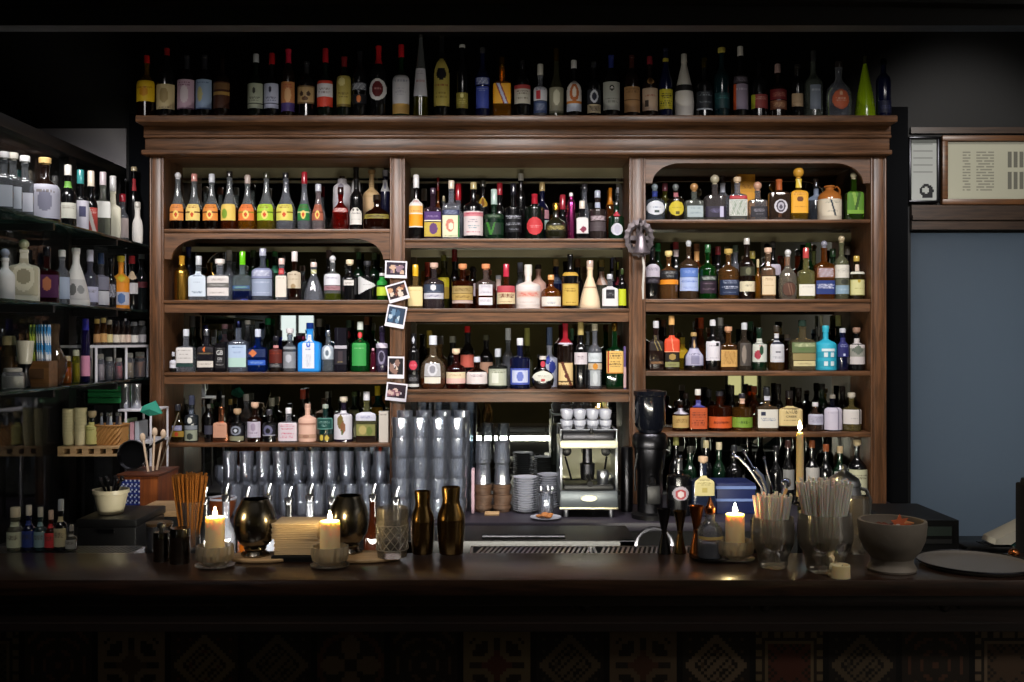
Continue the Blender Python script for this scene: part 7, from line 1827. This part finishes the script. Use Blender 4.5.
for k, px in enumerate((125, 136)):
    dd = DW+.09; H = wz(384, dd)-zr1
    jg = thing('steel_jug', 'polished steel jug on the white stand, %s' % ('next to the green trays' if k == 0 else 'next to the turquoise cloth'), 'jug', (wx(px, dd), dd, zr1+.0008))
    MB().lathe(shell([(0, .022), (.003, .0235), (H*.6, .022), (H, .0235)], .002, .005), 24, cap1=False).build('jug_body', M_STEEL, jg)
    MB().tube([(.012, -.02, H*.85), (.02, -.038, H*.8), (.02, -.038, H*.35), (.012, -.02, H*.25)], .004, 8).build('handle', M_STEEL, jg)
cl = MB(); pts = [(0, 0, .0), (.05, .01, .022), (.085, .0, -.035), (.035, -.01, -.045), (-.008, -.01, -.025)]
cl.v = pts + [(p[0]+.003, p[1]+.012, p[2]+.003) for p in pts] + [(.04, -.022, -.012), (.042, .026, -.01)]
for i in range(5):
    k = (i+1) % 5; cl.quad((i, k, 10)); cl.quad((5+i, 5+k, 11)); cl.quad((i, 5+i, 5+k, k))
o = cl.build('folded_cloth', simple('turquoise_cloth', '1c7a66', .8), loc=(wx(142.5, 4.57), 4.57, zr1+.024), smooth=0); tag(o, 'turquoise folded cloth hanging off the white stand', 'cloth')
# green crates stacked under the lowest glass shelf
for k in range(3):
    z = wz(404, 4.72) + .0 + k*.028
    t = tag(MB().box((-.075, -.09, 0), (.09, .09, .026), bev=.005).build('green_tray', simple('green_plastic_%d' % k, '1c6a3a', .35), loc=(-1.96, 4.86, z)), ('lowest', 'middle', 'topmost')[k] + ' of three green plastic trays under the glass shelf', 'tray')
gs = thing('tray_bracket', 'black bracket holding the green plastic trays', 'bracket', (-1.96, 4.86, wz(404, 4.72)-.011))
MB().box((-.105, -.06, 0), (.07, .06, .0105)).build('bracket_plate', M_BLACK, gs); MB().box((-.105, -.06, .0105), (-.096, .06, .06)).build('bracket_back', M_BLACK, gs)

# ---- the counter at the cabinet end
ZW = .9300
x0, x1 = wx(77, 3.62), wx(136, 3.62)
fb = thing('black_box', 'black cool box under the cream plant pot', 'box', ((x0+x1)/2, 3.62, ZW)); h = wz(519, 3.62)-ZW; w2 = (x1-x0)/2
MB().box((-w2, 0, 0), (w2, .30, h-.03), bev=.006).build('box_body', M_BLACK, fb); MB().box((-w2-.004, -.004, h-.03), (w2+.004, .304, h), bev=.006).build('lid', M_BLACK, fb); MB().box((-.03, -.012, h-.05), (.03, -.003, h-.035)).build('catch', M_DSTEEL, fb)
d = 3.74; px_ = wx(111, d); zq = ZW+h+.0006
pot = thing('plant_pot', 'cream tapered plant pot full of dark spoons on the black box', 'pot', (px_, d, zq)); H = wz(489, d)-zq; R = 17*d/F
MB().lathe(shell([(0, R*.64), (.004, R*.7), (H*.5, R*.85), (H*.82, R*.95), (H*.84, R*1.02), (H, R*1.04)], .005, .01), 32, cap1=False).build('pot_body', simple('cream_glaze', 'c9bfa2', .35), pot)
MB().lathe([(H*.8, R*.9), (H*.86, R*.6), (H*.88, .001)], 24, cap1=False).build('dark_fill', M_BLACKM, pot)
for k in range(8):
    a = k*.8; o = MB().tube([(0, 0, 0), (.02*math.cos(a), .02*math.sin(a), .045)], .005, 8).sphere((.022*math.cos(a), .022*math.sin(a), .048), .009, 10, 6).build('spoon_handle', M_DSTEEL, loc=(px_ + .02*math.cos(a), d + .02*math.sin(a), zq+H*.885)); tag(o, 'dark steel spoon handle sticking out of the cream pot', 'spoon', 'spoons in the pot')
# cutting boards, patterned box, pan
d = 4.05; z = ZW
bxs = thing('wooden_crate', 'brown wooden crate with blue floral paper beside the plant pot', 'crate', (wx(138, 4.3), 4.30, ZW)); H = wz(474, 4.3)-ZW; w2 = 20*4.3/F
MB().box((-w2, 0, 0), (w2, .26, H-.01)).build('crate_body', wood('orange_crate_wood', '6a3418', '9a5426', (10, 10, 1)), bxs)
MB().box((-w2-.006, -.006, H-.012), (w2+.006, .266, H), bev=.003).build('crate_lid', wood('dark_crate_wood', '3a1c0e', '5a2c16', (1, 10, 10)), bxs)
b = MB(); N = 14
for i in range(N):
    for j in range(N):
        X0_, X1_ = -w2*.9+w2*1.0*i/N, -w2*.9+w2*1.0*(i+1)/N; z0, z1 = H*.45+H*.45*j/N, H*.45+H*.45*(j+1)/N
        q_ = len(b.v); b.v += [(X0_, -.0015, z0), (X1_, -.0015, z0), (X1_, -.0015, z1), (X0_, -.0015, z1)]; b.quad((q_, q_+1, q_+2, q_+3), ('1c2a6a', '2a3c8a', 'c8d0e8')[(i*i+j*3+i*j) % 3])
b.build('floral_paper', M_PRINT, bxs, smooth=0, fix=False)
pan = thing('small_pan', 'small dark frying pan leaning on top of the wooden crate', 'pan', (wx(128, 4.35), 4.42, ZW+H+.001))
b = MB().lathe([(0, .058), (.004, .06), (.024, .066), (.025, .064), (.006, .056), (.0055, .001)], 28); b.rot(Matrix.Translation((0, 0, .066)) @ Matrix.Rotation(math.radians(78), 4, 'X')); b.build('pan_body', M_DSTEEL, pan)
MB().tube([(.066*math.cos(2*PI*k/32), -.024, .066+.066*math.sin(2*PI*k/32)) for k in range(33)], .003, 6).rot(Matrix.Translation((0,.005,.002))).build('rim', M_STEEL, pan)
MB().tube([(.05, 0, .09), (.1, -.01, .12), (.14, -.02, .14)], .006, 8).build('handle', M_BLACK, pan)
for k, (dx, dz_, nm) in enumerate(((-.03, .14, 'first'), (0, .16, 'second'), (.02, .15, 'third'))):
    xx = wx(152, 4.36)+dx*.3
    o = MB().tube([(0, 0, 0), (dx, .02, dz_)], .005, 8).sphere((dx*1.1, .022, dz_*1.05), .016, 12, 8, sc=(.8, .6, 1.3)).build('wooden_spoon', simple('pale_spoon_%d' % k, 'c0a890', .6), loc=(xx, 4.34+.03*k, ZW+H+.0045)); tag(o, nm + ' pale wooden spoon standing on the crate', 'spoon')
o = MB().tube([(0, 0, 0), (.085, .0, .25)], .003, 6).build('long_skewer', simple('skewer_steel', 'a89a88', .4, .8), loc=(wx(154, 4.38), 4.45, ZW+H+.004)); tag(o, 'long thin skewer slanting up from the crate', 'skewer')
cb_ = thing('cutting_board', 'thick pale wooden cutting board beside the wooden crate', 'board', (wx(163, 3.95), 3.95, ZW))
x0, x1 = wx(132, 3.95)-wx(163, 3.95), wx(185, 3.95)-wx(163, 3.95); H = wz(511, 3.95)-ZW
MB().box((x0+.04, .0, 0), (x1, .24, H-.025)).build('board_stand', M_BLACKM, cb_)
MB().box((x0, -.0, H-.024), (x1, .26, H), bev=.004).build('board_slab', wood('maple', 'a8875e', 'c2a27a', (1, 8, 8), rough=.5), cb_)
MB().box((x0+.012, .004, H-.05), (x1-.02, .25, H-.026), bev=.003).build('lower_slab', wood('maple_2', '7a5a36', '96734a', (1, 8, 8)), cb_)
bk = tag(MB().lathe(shell([(0, .038), (.003, .04), (.1, .044), (.104, .047)], .002, .006), 22, cap1=False).build('black_tub', M_BLACK, loc=(wx(170, 4.3)+.02, 4.3, .9306)), 'black tub behind the cutting board', 'tub')
# ---- little bitters bottles on the tray at the cabinet end
mini = [(15.5, 17, 507, 't:c8ccb8', 'c8c0a8', 'b8c0a8', 'pale clear mini bottle with sage label'), (29, 14, 505, 'o:0c1230', 'd8d4c8', '2a3c80', 'navy mini bottle with cream top'), (40.5, 13, 507, 't:5a8a98', 'b8b8b0', '7a98a0', 'bluish mini bottle with grey label'), (51, 12.5, 510, 't:8a3a30', 'c8b0a0', 'c83a40', 'mini bottle with bright red label'), (61, 14, 499, 'o:0c0e14', 'a8b0b8', 'b8b090', 'taller black mini bottle with beige label'), (71.5, 12, 525, 't:8a8a88', '8a8a88', '9a9a94', 'short grey mini jar')]
for px, w_, yt, g, cap, lc, look in mini:
    d = 3.115; zb = 1.0965; R = w_/2*d/F*.92; H = wz(yt, d)-zb
    o = bottle(wx(px, d), d, zb, H, R, 'squat', g, cap+',c,.22', [(H*.08, H*.44, lc, (T(.5,.8),), {}), (H*.56, H*.66, lc, (), {'n': 'neck_label', 'w': .9})], look + ' on the drip tray', 'mini bottles on the drip tray')
dups = {k: v for k, v in LABELS.items() if len(v) > 1 and not all(g for _, g in v)}
for k, v in LABELS.items():
    if len(v) > 1: print('SAME', len(v), k, v[0])
    if not 4 <= len(k.split()) <= 16: print('LEN', len(k.split()), k)
